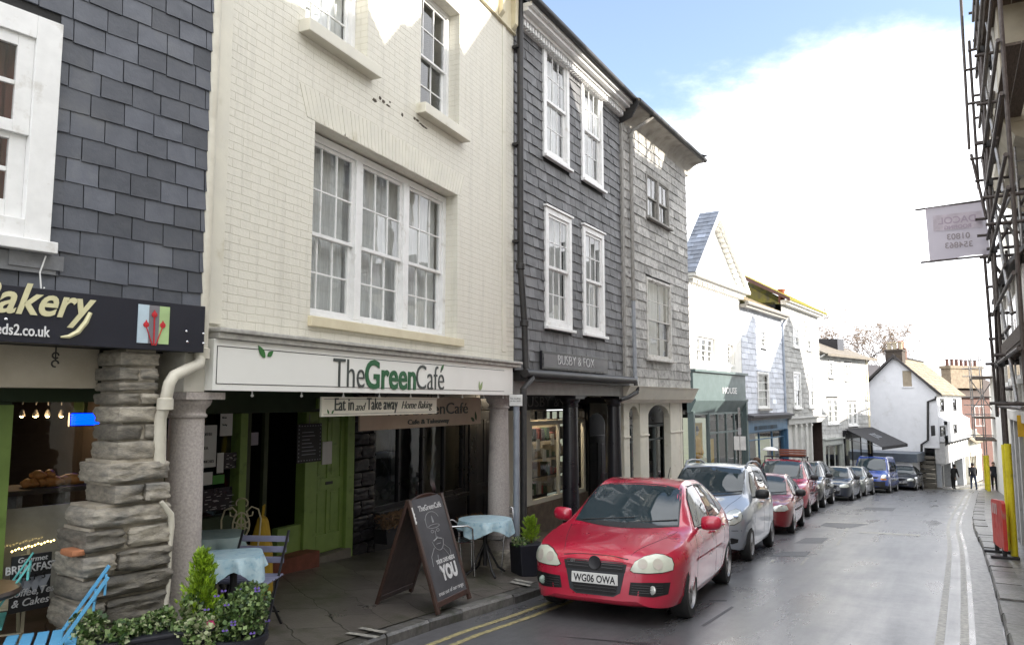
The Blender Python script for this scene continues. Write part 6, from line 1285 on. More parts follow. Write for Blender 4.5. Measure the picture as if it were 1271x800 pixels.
tube1('brace', (47.5, 1.1, 3.2), (47.5, -.2, .9), s2, m_metal, .03); tube1('brace', (47.5, -.2, 3.2), (47.5, 1.1, 1.2), s2, m_metal, .03)
# ------------------------------------------------------------------ bare trees behind the roofs
def bare_tree(name, base, h, label, seed, spread=.5, leafm=None):
    R = random.Random(seed); t = empty(name, base, 0, label, 'tree', 'trees behind the roofs'); T = MB(); B = MB(); Lf = MB()
    def grow(p, d, L_, r, lv):
        n_ = 4; pts = [p]; q = p.copy(); dd_ = d.copy()
        for k in range(n_):
            dd_ = (dd_ + Vector((R.uniform(-.2, .2), R.uniform(-.2, .2), R.uniform(-.08, .16)))).normalized(); q = q + dd_ * (L_ / n_); pts.append(q.copy())
        rs = [r * (1 - .45 * k / n_) for k in range(n_ + 1)]
        (T if lv == 0 else B).tube(pts, rs, 6 if lv < 2 else 3, cap=False)
        if lv < 6:
            for k in range(3 if lv < 2 else 2 + (R.random() < .65)):
                f = R.uniform(.45, 1.0); i = min(n_, int(f * n_) + 1); ax = Vector((R.uniform(-1, 1), R.uniform(-1, 1), R.uniform(-.15, .8))).normalized()
                grow(pts[i], (dd_ * (1 - spread) + ax * spread).normalized(), L_ * R.uniform(.6, .82), rs[i] * R.uniform(.58, .78), lv + 1)
        if lv >= 5:
            for k in range(4):
                c = pts[-1] + Vector([R.uniform(-.22, .22) for _ in range(3)]); e = Vector([R.uniform(-1, 1) for _ in range(3)]).normalized() * .18; g = e.orthogonal() * .16; Lf.face([c - e, c + g, c + e, c - g])
    grow(Vector((0, 0, 0)), Vector((0, 0, 1)), h * .33, h * .032, 0)
    m_bark = mat('winter_bark', (.085, .06, .045), .9, c2=(.05, .038, .03), nscale=8)
    T.build('trunk', m_bark, t); B.build('crown', m_bark, t); Lf.build('dead_leaves', leafm or mat('withered_leaves', (.15, .10, .06), .9, c2=(.09, .06, .04), nscale=3), t, recalc=False)
for i, (px_, Y, top, lab) in enumerate(((1062, 70, 402, 'bare brown twiggy tree rising between the hipped house and the chimney'), (1096, 74, 405, 'bare spreading tree directly behind the dark chimney'), (1030, 72, 404, 'bare tree half hidden behind the hipped roof'))):
    base = at(px_, 560, Y); zt_ = at(px_, top, Y).z; bare_tree('bare_tree', base, (zt_ - base.z) * 1.22, lab, 5 + i)
bare_tree('roadside_tree', Vector((58, 84, road_z(58, 84))), 8, 'thin bare tree past the end of the street', 15)
# ------------------------------------------------------------------ vehicles
def interp(keys, x):
    """monotone-ish smooth interpolation through (x, v) keys"""
    if x <= keys[0][0]: return keys[0][1]
    for i in range(len(keys) - 1):
        (x0, v0), (x1, v1) = keys[i], keys[i + 1]
        if x <= x1:
            t = (x - x0) / (x1 - x0); d = (v1 - v0) / (x1 - x0)
            def sl(j):
                if j <= 0 or j >= len(keys) - 1: return None
                a = (keys[j][1] - keys[j - 1][1]) / (keys[j][0] - keys[j - 1][0]); b = (keys[j + 1][1] - keys[j][1]) / (keys[j + 1][0] - keys[j][0])
                return 0 if a * b <= 0 else 2 * a * b / (a + b)
            m0, m1 = sl(i), sl(i + 1); m0 = d if m0 is None else m0; m1 = d if m1 is None else m1; h = x1 - x0
            return (2 * t ** 3 - 3 * t ** 2 + 1) * v0 + (t ** 3 - 2 * t ** 2 + t) * h * m0 + (-2 * t ** 3 + 3 * t ** 2) * v1 + (t ** 3 - t ** 2) * h * m1
    return keys[-1][1]
def paint(name, c, flake=0, rough=.28, coat=1.0):
    if name in MATS: return MATS[name]
    M = mat(name, c, rough, c2=tuple(x * .94 for x in c), nscale=2, coat=coat, rvar=.04, metal=.35 if flake else 0)
    return M
m_cglass = glass_mat('car_glass', refl=.07, rough=.015, wav=0, trans=False, base=(.024, .038, .046))
m_lamp_l = mat('headlamp_lens', (.62, .64, .60), .12, c2=(.5, .53, .5), nscale=14, coat=1, metal=.3); m_lampold = mat('hazed_headlamp_lens', (.60, .62, .52), .22, c2=(.52, .55, .46), nscale=9, coat=.6)
m_amber = mat('amber_lens', (.6, .2, .02), .2); m_grille = mat('grille_black', (.008, .008, .009), .55); m_plate = mat('white_number_plate', (.70, .70, .68), .4); m_ptext = mat('plate_letters', (.01, .01, .012), .6)
m_rim = mat('alloy_rim', (.30, .30, .31), .4, c2=(.2, .195, .19), nscale=12, metal=.8, dirt=(.06, .05, .045), dscale=6, damt=.3); m_hub = mat('grey_wheel_trim', (.26, .26, .27), .5, c2=(.18, .18, .18), nscale=9, metal=.3)
m_seat = mat('grey_car_seat', (.05, .05, .055), .9); 
WHEELS = {}
def wheel(root, x, y, r, w, spokes, mrim):
    key = (round(r, 3), spokes, mrim.name)
    if key not in WHEELS:
        M = MB(); ri = r * .66; M.lathe([(ri, -w / 2), (r * .93, -w / 2), (r * .985, -w * .40), (r, -w * .25), (r, w * .25), (r * .985, w * .40), (r * .93, w / 2), (ri, w / 2), (ri * .97, w * .1), (ri * .97, -w * .1), (ri, -w / 2)], (0, 0, 0), 40, 'y', cap=False)
        t = M.build('wheel', m_rubber, None, smooth=40)
        M = MB(); M.lathe([(ri * 1.02, w * .5), (ri * .98, w * .5 + .004), (ri * .92, w * .36), (ri * .9, -w * .3)], (0, 0, 0), 40, 'y', cap=False)
        M.lathe([(.001, w * .50), (ri * .17, w * .50), (ri * .22, w * .42), (ri * .22, w * .1)], (0, 0, 0), 20, 'y')
        for k in range(spokes):
            a = 2 * math.pi * k / spokes; p0 = Vector((math.cos(a) * ri * .15, w * .42, math.sin(a) * ri * .15)); p1 = Vector((math.cos(a) * ri * .96, w * .38, math.sin(a) * ri * .96))
            d = (p1 - p0).normalized(); n_ = Vector((-d.z, 0, d.x)); wa_, wb_ = ri * (1.1 / spokes + .04), ri * (.55 / spokes + .03)
            M.mesh([p0 + n_ * wa_, p0 - n_ * wa_, p1 - n_ * wb_, p1 + n_ * wb_] + [q - Vector((0, .03, 0)) for q in (p0 + n_ * wa_, p0 - n_ * wa_, p1 - n_ * wb_, p1 + n_ * wb_)], [(0, 1, 2, 3), (0, 4, 5, 1), (2, 6, 7, 3), (1, 5, 6, 2), (3, 7, 4, 0)])
        rm = M.build('rim', mrim, t, smooth=35, bevel=0)
        M = MB(); M.lathe([(.001, -w * .1), (ri * .9, -w * .1), (ri * .9, -w * .2), (.001, -w * .2)], (0, 0, 0), 24, 'y'); M.build('brake_disc', mat('dark_brake', (.03, .028, .027), .6, metal=.3), t)
        WHEELS[key] = t; t.parent = root
    else: t = copy_tree(WHEELS[key], root)
    t.location = (x, y, r); t.rotation_euler = (0, R_.uniform(0, 3), 0 if y > 0 else math.pi); return t
R_ = random.Random(55)
def car(pos, ang, spec, name, label, group='cars parked along the left kerb', cat='car'):
    """x forward from the rear-axle line is avoided: x = distance behind the nose (negative is towards the nose)"""
    S = spec; L_, hw = S['L'], S['W'] / 2
    root = empty(name, pos, 0, label, cat, group)
    N = S.get('n', 60); rows = []
    xs = sorted(set([0, .012, .03, .06, .1, .15, .21, .28, .36] + [.36 + (L_ - .72) * i / N for i in range(N + 1)] + [L_ - q for q in (.28, .21, .15, .1, .06, .03, .012, 0)]))
    for x in xs:
        zt, zb, zl = interp(S['top'], x), interp(S['belt'], x), interp(S['low'], x)
        wf = interp(S['plan'], x) * hw; wbf = interp(S['beltw'], x) * wf; rf = interp(S['roofw'], x) * hw; zr = zt - interp(S['crown'], x)
        rf = min(rf, wbf * .985); zr = max(zr, zb + .004); zt = max(zt, zr + .002)
        zm = min(S.get('zmid', .55), zl + (zb - zl) * .6)
        K = [(0, zl), (wf * .62, zl), (wf * .93, zl + .012), (wf * .975, zl + min(.10, (zb - zl) * .25)), (wf, zm), (wf * .995, zm + (zb - zm) * .55), (wbf, zb - .012), (wbf - .012, zb + .004 * (zr > zb + .02)), (rf, zr), (rf * .72, zr + (zt - zr) * .62), (rf * .36, zr + (zt - zr) * .92), (0, zt)]
        P = []
        for i in range(len(K) - 1):
            a, b = Vector(K[i]), Vector(K[i + 1]); n_ = S['sub'][i] if 'sub' in S else (1, 1, 1, 3, 4, 3, 1, 8, 3, 3, 3)[i]
            pm = Vector(K[i - 1]) if i else Vector((-K[1][0], K[1][1])); pn = Vector(K[i + 2]) if i + 2 < len(K) else Vector((-K[-2][0], K[-2][1]))
            smooth = i in (3, 4, 5, 8, 9, 10)
            for k in range(n_):
                t = k / n_
                if smooth: P.append(.5 * ((2 * a) + (b - pm) * t + (2 * pm - 5 * a + 4 * b - pn) * t * t + (3 * a - pm - 3 * b + pn) * t ** 3))
                elif i == 7: bow = math.sin(math.pi * t) * S.get('bow', .018) * min(1, max(0, (zr - zb) / .3)); q = a + (b - a) * t; P.append(Vector((q.x + bow, q.y + bow * .3)))
                else: P.append(a + (b - a) * t)
        P.append(Vector(K[-1])); rows.append([(x, p.x, p.y) for p in P] )
    m_ = len(rows[0]); v = []; f = []
    full = 2 * m_ - 2
    for rw in rows: v += [(-x, -y, z) for x, y, z in rw] + [(-x, y, z) for x, y, z in rw[-2:0:-1]]
    for i in range(len(rows) - 1):
        for k in range(full): a, b = i * full + k, i * full + (k + 1) % full; f.append((a, b, b + full, a + full))
    f.append(tuple(range(full - 1, -1, -1))); f.append(tuple((len(rows) - 1) * full + k for k in range(full)))
    bmx = MB(); bmx.mesh(v, f); body = bmx.build('body', [S['paint'], m_blackplastic], root)
    # wheel arches cut out
    r = S['r']; ra = r * S.get('arch', 1.13); xf, xr = S['fo'], S['fo'] + S['wb']; tw = S.get('tw', .2)
    for xa in (xf, xr):
        for sg in (-1, 1):
            C = MB(); y0, y1 = sg * (hw - .34), sg * (hw + .2); n_ = 36
            C.mesh([(-xa + ra * math.cos(2 * math.pi * k / n_), y, r + ra * math.sin(2 * math.pi * k / n_) - .01) for y in (y0, y1) for k in range(n_)], [tuple(range(n_)), tuple(range(2 * n_ - 1, n_ - 1, -1))] + [(k, k + n_, (k + 1) % n_ + n_, (k + 1) % n_) for k in range(n_)])
            c = C.build('cutter', m_blackplastic); mo = body.modifiers.new('arch', 'BOOLEAN'); mo.operation = 'DIFFERENCE'; mo.object = c; mo.solver = 'EXACT'
    dg = bpy.context.evaluated_depsgraph_get(); me = bpy.data.meshes.new_from_object(body.evaluated_get(dg))
    for mo in list(body.modifiers): c = mo.object; body.modifiers.remove(mo); bpy.data.objects.remove(c)
    old = body.data; body.data = me; bpy.data.meshes.remove(old)
    me.materials.clear(); me.materials.append(S['paint']); me.materials.append(m_blackplastic)
    low = S.get('clad', 0)
    for p in me.polygons:
        c = p.center; p.material_index = 0
        for xa in (xf, xr):
            d = math.hypot(c.x + xa, c.z - r + .01)
            if d < ra + .004 and abs(c.y) < hw - .02 and c.z < r + ra: 
                if abs(d - ra) < .02 and abs(p.normal.y) < .6 or abs(abs(c.y) - hw + .34) < .03: p.material_index = 1
        if c.z < interp(S['low'], -c.x) + (low if low else -.005): p.material_index = 1
    sharp(me, 32)
    bm = bmesh.new(); bm.from_mesh(me); tree = BVHTree.FromBMesh(bm); bm.free()
    def decal(name, poly, way, m, off=.004, parent=None, grid=.07, thick=.006, both=False):
        """an outline drawn on the side / front / rear view, laid on the bodywork"""
        for sg in ((1, -1) if both else (1,)):
            b = bmesh.new(); vs_ = [b.verts.new((p[0], p[1], 0)) for p in poly]; b.faces.new(vs_)
            for ax in (0, 1):
                lo = min(p[ax] for p in poly); hi = max(p[ax] for p in poly); n_ = max(1, int((hi - lo) / grid))
                for k in range(1, n_):
                    co = [0, 0, 0]; co[ax] = lo + (hi - lo) * k / n_; no = [0, 0, 0]; no[ax] = 1
                    bmesh.ops.bisect_plane(b, geom=b.verts[:] + b.edges[:] + b.faces[:], plane_co=co, plane_no=no)
            bmesh.ops.triangulate(b, faces=[q for q in b.faces if len(q.verts) > 4])
            for q in b.verts:
                u_, w_ = q.co.x, q.co.y
                if way == 'side': o, d = Vector((-u_, sg * 3, w_)), Vector((0, -sg, 0))
                elif way == 'front': o, d = Vector((2, sg * u_, w_)), Vector((-1, 0, 0))
                elif way == 'rear': o, d = Vector((-L_ - 2, sg * u_, w_)), Vector((1, 0, 0))
                else: o, d = Vector((-u_, sg * w_, 4)), Vector((0, 0, -1))
                h, nrm, _, _ = tree.ray_cast(o, d)
                if h is None: h, nrm, _, _ = tree.find_nearest(o + d * 2.5)
                q.co = h + (nrm * off if nrm.dot(d) < 0 else -nrm * off)
            bmesh.ops.recalc_face_normals(b, faces=b.faces)
            if sum((q.normal.dot({'side': Vector((0, sg, 0)), 'front': Vector((1, 0, 0)), 'rear': Vector((-1, 0, 0)), 'top': Vector((0, 0, 1))}[way]) * q.calc_area()) for q in b.faces) < 0: bmesh.ops.reverse_faces(b, faces=b.faces)
            me_ = bpy.data.meshes.new(name); b.to_mesh(me_); b.free(); me_.materials.append(m); sharp(me_, 50)
            o = bpy.data.objects.new(name, me_); COL.objects.link(o); o.parent = parent or root
        return o
    def grow(poly, e):
        c = Vector((sum(p[0] for p in poly) / len(poly), sum(p[1] for p in poly) / len(poly))); out = []
        n_ = len(poly)
        for i in range(n_):
            p = Vector(poly[i]); a = (p - Vector(poly[i - 1])); b = (Vector(poly[(i + 1) % n_]) - p)
            na = Vector((a.y, -a.x)).normalized() if a.length else Vector((0, 0)); nb = Vector((b.y, -b.x)).normalized() if b.length else na
            if na.dot(p - c) < 0 and nb.dot(p - c) < 0: na, nb = -na, -nb
            q = (na + nb); q = q.normalized() if q.length > 1e-6 else na; out.append(tuple(p + q * e))
        return out
    for poly in S['sidewin']:
        decal('window_seal', grow(poly, .022), 'side', m_blackplastic, .003, grid=.1, both=True); decal('side_window', poly, 'side', m_cg(S), .006, grid=.1, both=True)
    decal('window_seal', grow(S['screen'], .02), 'front', m_blackplastic, .003); ws = decal('windscreen', S['screen'], 'front', m_cg(S), .007)
    if S.get('rearwin'): decal('rear_window', S['rearwin'], 'rear', m_cg(S), .006)
    for poly, mm in S.get('lamps', []): decal('headlight', grow(poly, .010), 'front', m_grille, .003, grid=.05, both=True); decal('headlight', poly, 'front', mm, .012, grid=.04, both=True)
    for nm, poly, mm, bo, off in S.get('front', []): decal(nm, poly, 'front', mm, off, grid=.06, both=bo)
    for nm, poly, mm, off in S.get('side', []): decal(nm, poly, 'side', mm, off, grid=.15, both=True)
    for poly in S.get('tail', []): decal('tail_light', poly, 'rear', mat('red_lens', (.35, .01, .01), .2), .008, both=True)
    # wipers, mirrors, handles
    for k, (ya, yb, za, zb2) in enumerate(((.05, .62, 0, 0), (-.55, .1, 0, 0))):
        zlow = min(p[1] for p in S['screen']); hs = []
        for t in range(6):
            y = ya + (yb - ya) * t / 5; h, nrm, _, _ = tree.ray_cast(Vector((2, y, zlow + .02 + .06 * t / 5)), Vector((-1, 0, 0)))
            if h: hs.append(h + nrm * .015)
        if len(hs) > 2: M = MB(); M.tube(hs, .007, 6); M.build('wiper', m_blackplastic, root)
    mx, mz = S['mirror']
    for sg in (-1, 1):
        h, nrm, _, _ = tree.ray_cast(Vector((-mx, sg * 3, mz - .05)), Vector((0, -sg, 0))); y = abs(h.y) if h else hw
        M = MB(); c = Vector((-mx + .02, sg * (y + .16), mz)); st = []
        prof = [(-.115, .045, .06), (-.10, .072, .085), (-.04, .085, .095), (.04, .085, .095), (.10, .07, .08), (.125, .035, .04)]
        for dy, rx, rz in prof:
            st.append([(c.x + (rx * math.cos(a) if math.cos(a) > 0 else .3 * rx * math.cos(a)) , c.y + sg * dy, c.z + rz * .92 * math.copysign(abs(math.sin(a)) ** .7, math.sin(a)) + dy * .05) for a in [2 * math.pi * k / 14 for k in range(14)]])
        M.mesh([q for s_ in st for q in s_], [tuple(i * 14 + k for k in range(14)) for i in (0, len(st) - 1)] + [(i * 14 + k, i * 14 + (k + 1) % 14, (i + 1) * 14 + (k + 1) % 14, (i + 1) * 14 + k) for i in range(len(st) - 1) for k in range(14)])
        mm = M.build('wing_mirror', S.get('mirrorm', S['paint']), root, smooth=50)
        M = MB(); M.bar((-mx + .03, sg * (y - .01), mz - .07), (-mx + .03, sg * (y + .07), mz - .05), .05, .03); M.build('mirror_arm', m_blackplastic, mm, bevel=.006)
        M = MB(); M.box(c.x - .031, c.x - .027, min(c.y - .09, c.y + .09), max(c.y - .09, c.y + .09), c.z - .06, c.z + .07); M.build('mirror_glass', m_chrome, mm)
        for hx, hz in S['handles']:
            h, nrm, _, _ = tree.ray_cast(Vector((-hx, sg * 3, hz)), Vector((0, -sg, 0)))
            if h: M = MB(); M.tube([h + Vector((.10, sg * .004, 0)), h + Vector((.07, sg * .035, .004)), h + Vector((-.06, sg * .035, .004)), h + Vector((-.10, sg * .004, 0))], .013, 8); M.build('door_handle', S.get('handlem', S['paint']), root, smooth=50)
    # door shut lines as thin dark strips in the bodywork
    for line in S['shut']:
        for sg in (-1, 1):
            pts = []
            for (xa, za), (xb, zb2) in zip(line, line[1:]):
                n_ = max(2, int(math.hypot(xb - xa, zb2 - za) / .06))
                for k in range(n_ + 1):
                    h, nrm, _, _ = tree.ray_cast(Vector((-(xa + (xb - xa) * k / n_), sg * 3, za + (zb2 - za) * k / n_)), Vector((0, -sg, 0)))
                    if h: pts.append(h - Vector((0, sg * .0015, 0)))
            if len(pts) > 2: M = MB(); M.tube(pts, .0035, 4); M.build('shut_line', m_grille, root)
    kx, ky = L_ / 4.2, S['W'] / 1.76
    for sg in (-1, 1):
        pts = []
        for k in range(15):
            t = k / 14; x = (1.08 - 1.0 * t) * kx * S.get('bon', 1); y = (.66 - .28 * t ** 1.15) * ky; h, nrm, _, _ = tree.ray_cast(Vector((-x, sg * y, 4)), Vector((0, 0, -1)))
            if h: pts.append(h - Vector((0, 0, .001)))
        if len(pts) > 2: M = MB(); M.tube(pts, .004, 4); M.build('bonnet_line', m_grille, root)
    for xa in (xf, xr):
        for sg in (-1, 1): wheel(root, -xa, sg * (hw - tw / 2 - .012), r, tw, S['spokes'], S['rim'])
    if S.get('plate'):
        y0, z0, w_, h_, tx = S['plate']; h, nrm, _, _ = tree.ray_cast(Vector((2, y0, z0)), Vector((-1, 0, 0))); xx = (h.x if h else 0) + .022
        M = MB(); M.box(xx - .02, xx, y0 - w_ / 2, y0 + w_ / 2, z0 - h_ / 2, z0 + h_ / 2); pl_ = M.build('number_plate', m_plate, root, bevel=.006)
        if tx: o = text(tx, .105, m_ptext, pl_, (xx + .001, y0, z0 - .038), rot=(rad(90), 0, rad(90)), align='CENTER', ext=.001, bold=.0025, sx=1.0); xs_ = [q.co.x for q in o.data.vertices]; o.scale.x = (w_ * .90) / (max(xs_) - min(xs_)); o.location.y = y0
        else: M = MB(); [M.box(xx, xx + .001, y0 - w_ * .42 + k * w_ * .115, y0 - w_ * .42 + k * w_ * .115 + w_ * .08, z0 - .035, z0 + .035) for k in range(8) if k != 4]; M.build('plate_characters', m_ptext, pl_)
    M = MB(); M.box(-L_ + .3, -.5, -hw + .2, hw - .2, interp(S['low'], L_ / 2) - .03, interp(S['low'], L_ / 2) + .02); M.build('underbody', m_grille, root)
    root['_tree'] = 0; del root['_tree']
    # stand it on the slope: nose points towards the camera, uphill
    fwd = Vector((-math.sin(ang), -math.cos(ang), 0)); mid = Vector((0, 0, 0))
    zf = road_z(pos[0] + fwd.x * -xf, pos[1] + fwd.y * -xf); zr = road_z(pos[0] - fwd.x * xr, pos[1] - fwd.y * xr)
    pitch = math.atan2(zf - zr, S['wb']); fw = Vector((fwd.x * math.cos(pitch), fwd.y * math.cos(pitch), math.sin(pitch))); left = Vector((-fwd.y, fwd.x, 0))
    cross = SLOPE * (.407 * left.x + .914 * left.y); left = Vector((left.x, left.y, -cross)).normalized(); up = fw.cross(left).normalized(); left = up.cross(fw)
    Mx = Matrix((fw, left, up)).transposed().to_4x4(); Mx.translation = Vector((pos[0], pos[1], road_z(pos[0], pos[1])))
    root.matrix_world = Mx
    return root, tree, decal
def m_cg(S): return S.get('glass', m_cglass)
def place_right_wheel(fx, fy, ang, spec):
    """nose position from where the (street side) front wheel touches the road"""
    d = Vector((math.sin(ang), math.cos(ang))); rt = Vector((math.cos(ang), -math.sin(ang)))
    p = Vector((fx, fy)) - d * spec['fo'] - rt * (spec['W'] / 2 - .1); return (p.x, p.y, 0)
def sc_(keys, sx, sz=1.0): return [(x * sx, v * sz) for x, v in keys]
PLAN = [(0, .56), (.012, .60), (.03, .655), (.06, .715), (.1, .77), (.15, .82), (.28, .90), (.5, .965), (.8, .995), (2.1, 1), (3.5, .985), (3.8, .95), (3.98, .895), (4.1, .82), (4.16, .73), (4.2, .6)]
RED = paint('bright_red_car_paint', (.46, .014, .045))
GOLF = dict(L=4.2, W=1.76, fo=.87, wb=2.578, r=.312, tw=.215, spokes=10, rim=m_rim, paint=RED, zmid=.56,
    top=[(0, .67), (.03, .705), (.06, .727), (.12, .757), (.25, .797), (.45, .835), (.75, .885), (1.0, .925), (1.12, .95), (1.4, 1.14), (1.65, 1.30), (1.86, 1.405), (2.05, 1.45), (2.4, 1.478), (2.8, 1.475), (3.3, 1.43), (3.62, 1.365), (3.72, 1.33), (3.95, 1.08), (4.06, .97), (4.14, .93), (4.18, .80), (4.2, .66)],
    belt=[(0, .635), (.03, .665), (.06, .685), (.12, .712), (.25, .745), (.5, .792), (.8, .845), (1.12, .895), (1.6, .925), (2.3, .95), (3.2, .985), (3.75, 1.0), (4.0, .95), (4.14, .88), (4.2, .62)],
    low=[(0, .26), (.03, .225), (.08, .20), (.3, .185), (.6, .19), (3.6, .2), (4.0, .25), (4.2, .34)], plan=PLAN,
    beltw=[(0, .97), (.3, .945), (1.1, .935), (2.5, .93), (3.8, .93), (4.2, .95)], roofw=[(0, .45), (.3, .62), (.9, .72), (1.12, .76), (1.86, .655), (2.3, .64), (3.3, .63), (3.72, .62), (4.0, .70), (4.2, .5)],
    crown=[(0, .015), (.3, .03), (.9, .035), (1.12, .03), (1.9, .055), (3.4, .06), (3.8, .04), (4.2, .02)],
    sidewin=[[(1.42, .945), (2.36, .975), (2.36, 1.395), (2.02, 1.375), (1.78, 1.25)], [(2.45, .978), (3.12, 1.005), (3.10, 1.355), (2.80, 1.385), (2.45, 1.397)], [(3.17, 1.012), (3.50, 1.06), (3.40, 1.25), (3.17, 1.345)]],
    screen=[(-.64, .965), (-.3, .945), (0, .938), (.3, .945), (.64, .965), (.58, 1.22), (.535, 1.355), (.3, 1.388), (0, 1.397), (-.3, 1.388), (-.535, 1.355), (-.58, 1.22)], rearwin=[(-.5, 1.05), (.5, 1.05), (.45, 1.3), (-.45, 1.3)],
    lamps=[([(.395, .585), (.44, .665), (.52, .715), (.62, .74), (.71, .735), (.765, .70), (.785, .645), (.78, .59), (.70, .572), (.55, .565), (.43, .567)], m_lampold)],
    front=[('grille', [(-.365, .690), (-.335, .548), (.335, .548), (.365, .690), (.2, .708), (0, .712), (-.2, .708)], m_grille, False, .004), ('grille_surround', [(-.345, .625), (-.285, .34), (-.21, .295), (.21, .295), (.285, .34), (.345, .625)], mat('anthracite_plastic', (.028, .03, .036), .5), False, .003), ('lower_grille', [(-.25, .415), (-.235, .325), (-.19, .31), (.19, .31), (.235, .325), (.25, .415)], m_grille, False, .007),
           ('fog_grille', [(.395, .462), (.375, .335), (.62, .322), (.745, .345), (.765, .465), (.6, .472)], m_grille, True, .005), ('splitter', [(-.6, .222), (-.3, .215), (.3, .215), (.6, .222), (.58, .20), (.3, .195), (-.3, .195), (-.58, .20)], m_blackplastic, False, .004)],
    side=[('side_strip', [(1.15, .575), (2.38, .585), (2.38, .62), (1.15, .61)], RED, .014), ('side_strip', [(2.43, .586), (3.0, .592), (3.0, .626), (2.43, .621)], RED, .014), ('sill_trim', [(1.28, .205), (3.05, .205), (3.05, .255), (1.28, .255)], m_blackplastic, .003)],
    mirror=(1.60, .99), handles=[(2.22, .835), (3.02, .86)], shut=[[(1.30, .93), (1.18, .75), (1.17, .45), (1.28, .28), (2.40, .27)], [(2.405, .95), (2.405, .27)], [(2.40, .27), (2.85, .28), (3.02, .50), (3.14, .72), (3.14, 1.0)], [(.92, .86), (.9, .72)]],
    tail=[], plate=(0, .468, .52, .112, 'WG06 OWA'))
ang = rad(24.5)
g_, gt, gdecal = car(place_right_wheel(1.95, 8.86, ang, GOLF), ang, GOLF, 'hatchback_car', 'bright red five-door hatchback with hazy headlights nearest the camera')
# badge, grille bars, fog lamps, aerial of the nearest car
m = MB(); h, nrm, _, _ = gt.ray_cast(Vector((2, 0, .632)), Vector((-1, 0, 0))); bx_ = h.x + .012
m.lathe([(.066, bx_ - .02), (.072, bx_ - .004), (.068, bx_ + .006), (.060, bx_ + .004)], (0, 0, 0), 28, 'y'); o = m.build('badge', mat('dark_badge', (.02, .02, .024), .35), g_, smooth=40); o.rotation_euler = (0, 0, -rad(90)); o.location = (0, 0, .632)
m = MB(); 
for s in (-1, 1): m.prism([(s * .045, .672), (s * .022, .672), (s * .004, .615), (0, .605), (s * .008, .585)], bx_ - .006, bx_ - .003, axis='x')
m.build('badge_emblem', m_grille, o.parent)
m = MB()
for z, w_ in ((.585, .305), (.617, .315), (.650, .32)):
    for s in (-1, 1):
        pts = []
        for k in range(8):
            y = s * (.075 + (w_ - .075) * k / 7); h, nrm, _, _ = gt.ray_cast(Vector((2, y, z)), Vector((-1, 0, 0))); pts.append(h + Vector((.012, 0, 0)))
        m.tube(pts, .0055, 6)
m.build('grille_bars', mat('grille_grey', (.05, .05, .055), .4), g_)
m = MB()
for z in (.345, .38):
    pts = []
    for k in range(9): y = -.235 + .47 * k / 8; h, nrm, _, _ = gt.ray_cast(Vector((2, y, z)), Vector((-1, 0, 0))); pts.append(h + Vector((.014, 0, 0)))
    m.tube(pts, .006, 6)
for s in (-1, 1):
    for z in (.36, .385, .41, .435):
        pts = []
        for k in range(6): y = s * (.41 + .30 * k / 5); h, nrm, _, _ = gt.ray_cast(Vector((2, y, z)), Vector((-1, 0, 0))); pts.append(h + Vector((.010, 0, 0)))
        m.tube(pts, .005, 6)
m.build('lower_grille_bars', m_blackplastic, g_)
for s in (-1, 1):
    h, nrm, _, _ = gt.ray_cast(Vector((2, s * .615, .395)), Vector((-1, 0, 0))); m = MB(); m.lathe([(.002, .014), (.036, .010), (.045, .004), (.045, -.01)], (0, 0, 0), 20, 'y'); o = m.build('fog_light', m_lamp_l if s > 0 else mat('greenish_lens', (.25, .33, .28), .2), g_, smooth=50); o.rotation_euler = (0, 0, -rad(90) - s * rad(25)); o.location = h + Vector((.012, 0, 0))
    for yy, zz, rr_ in ((.52, .655, .052), (.66, .655, .058)):
        h, nrm, _, _ = gt.ray_cast(Vector((2, s * yy, zz)), Vector((-1, 0, 0))); m = MB(); m.lathe([(rr_, -.004), (rr_ * 1.0, .001), (rr_ * .8, .002), (.004, .001)], (0, 0, 0), 24, 'y'); o = m.build('lamp_reflector', mat('lamp_ring', (.54, .53, .45), .2, c2=(.52, .46, .42), nscale=9), g_, smooth=50); o.location = h + nrm * .012; o.rotation_euler = nrm.to_track_quat('Y', 'Z').to_euler()
m = MB(); m.tube([(-3.45, .0, 1.42), (-3.62, 0, 1.60)], .006, 6); m.build('aerial', m_blackplastic, g_)
text('GT', .04, m_rim, g_, (gt.ray_cast(Vector((2, -.255, .632)), Vector((-1, 0, 0)))[0].x + .016, -.275, .622), rot=(rad(90), 0, rad(90)), ext=.002, bold=.001)
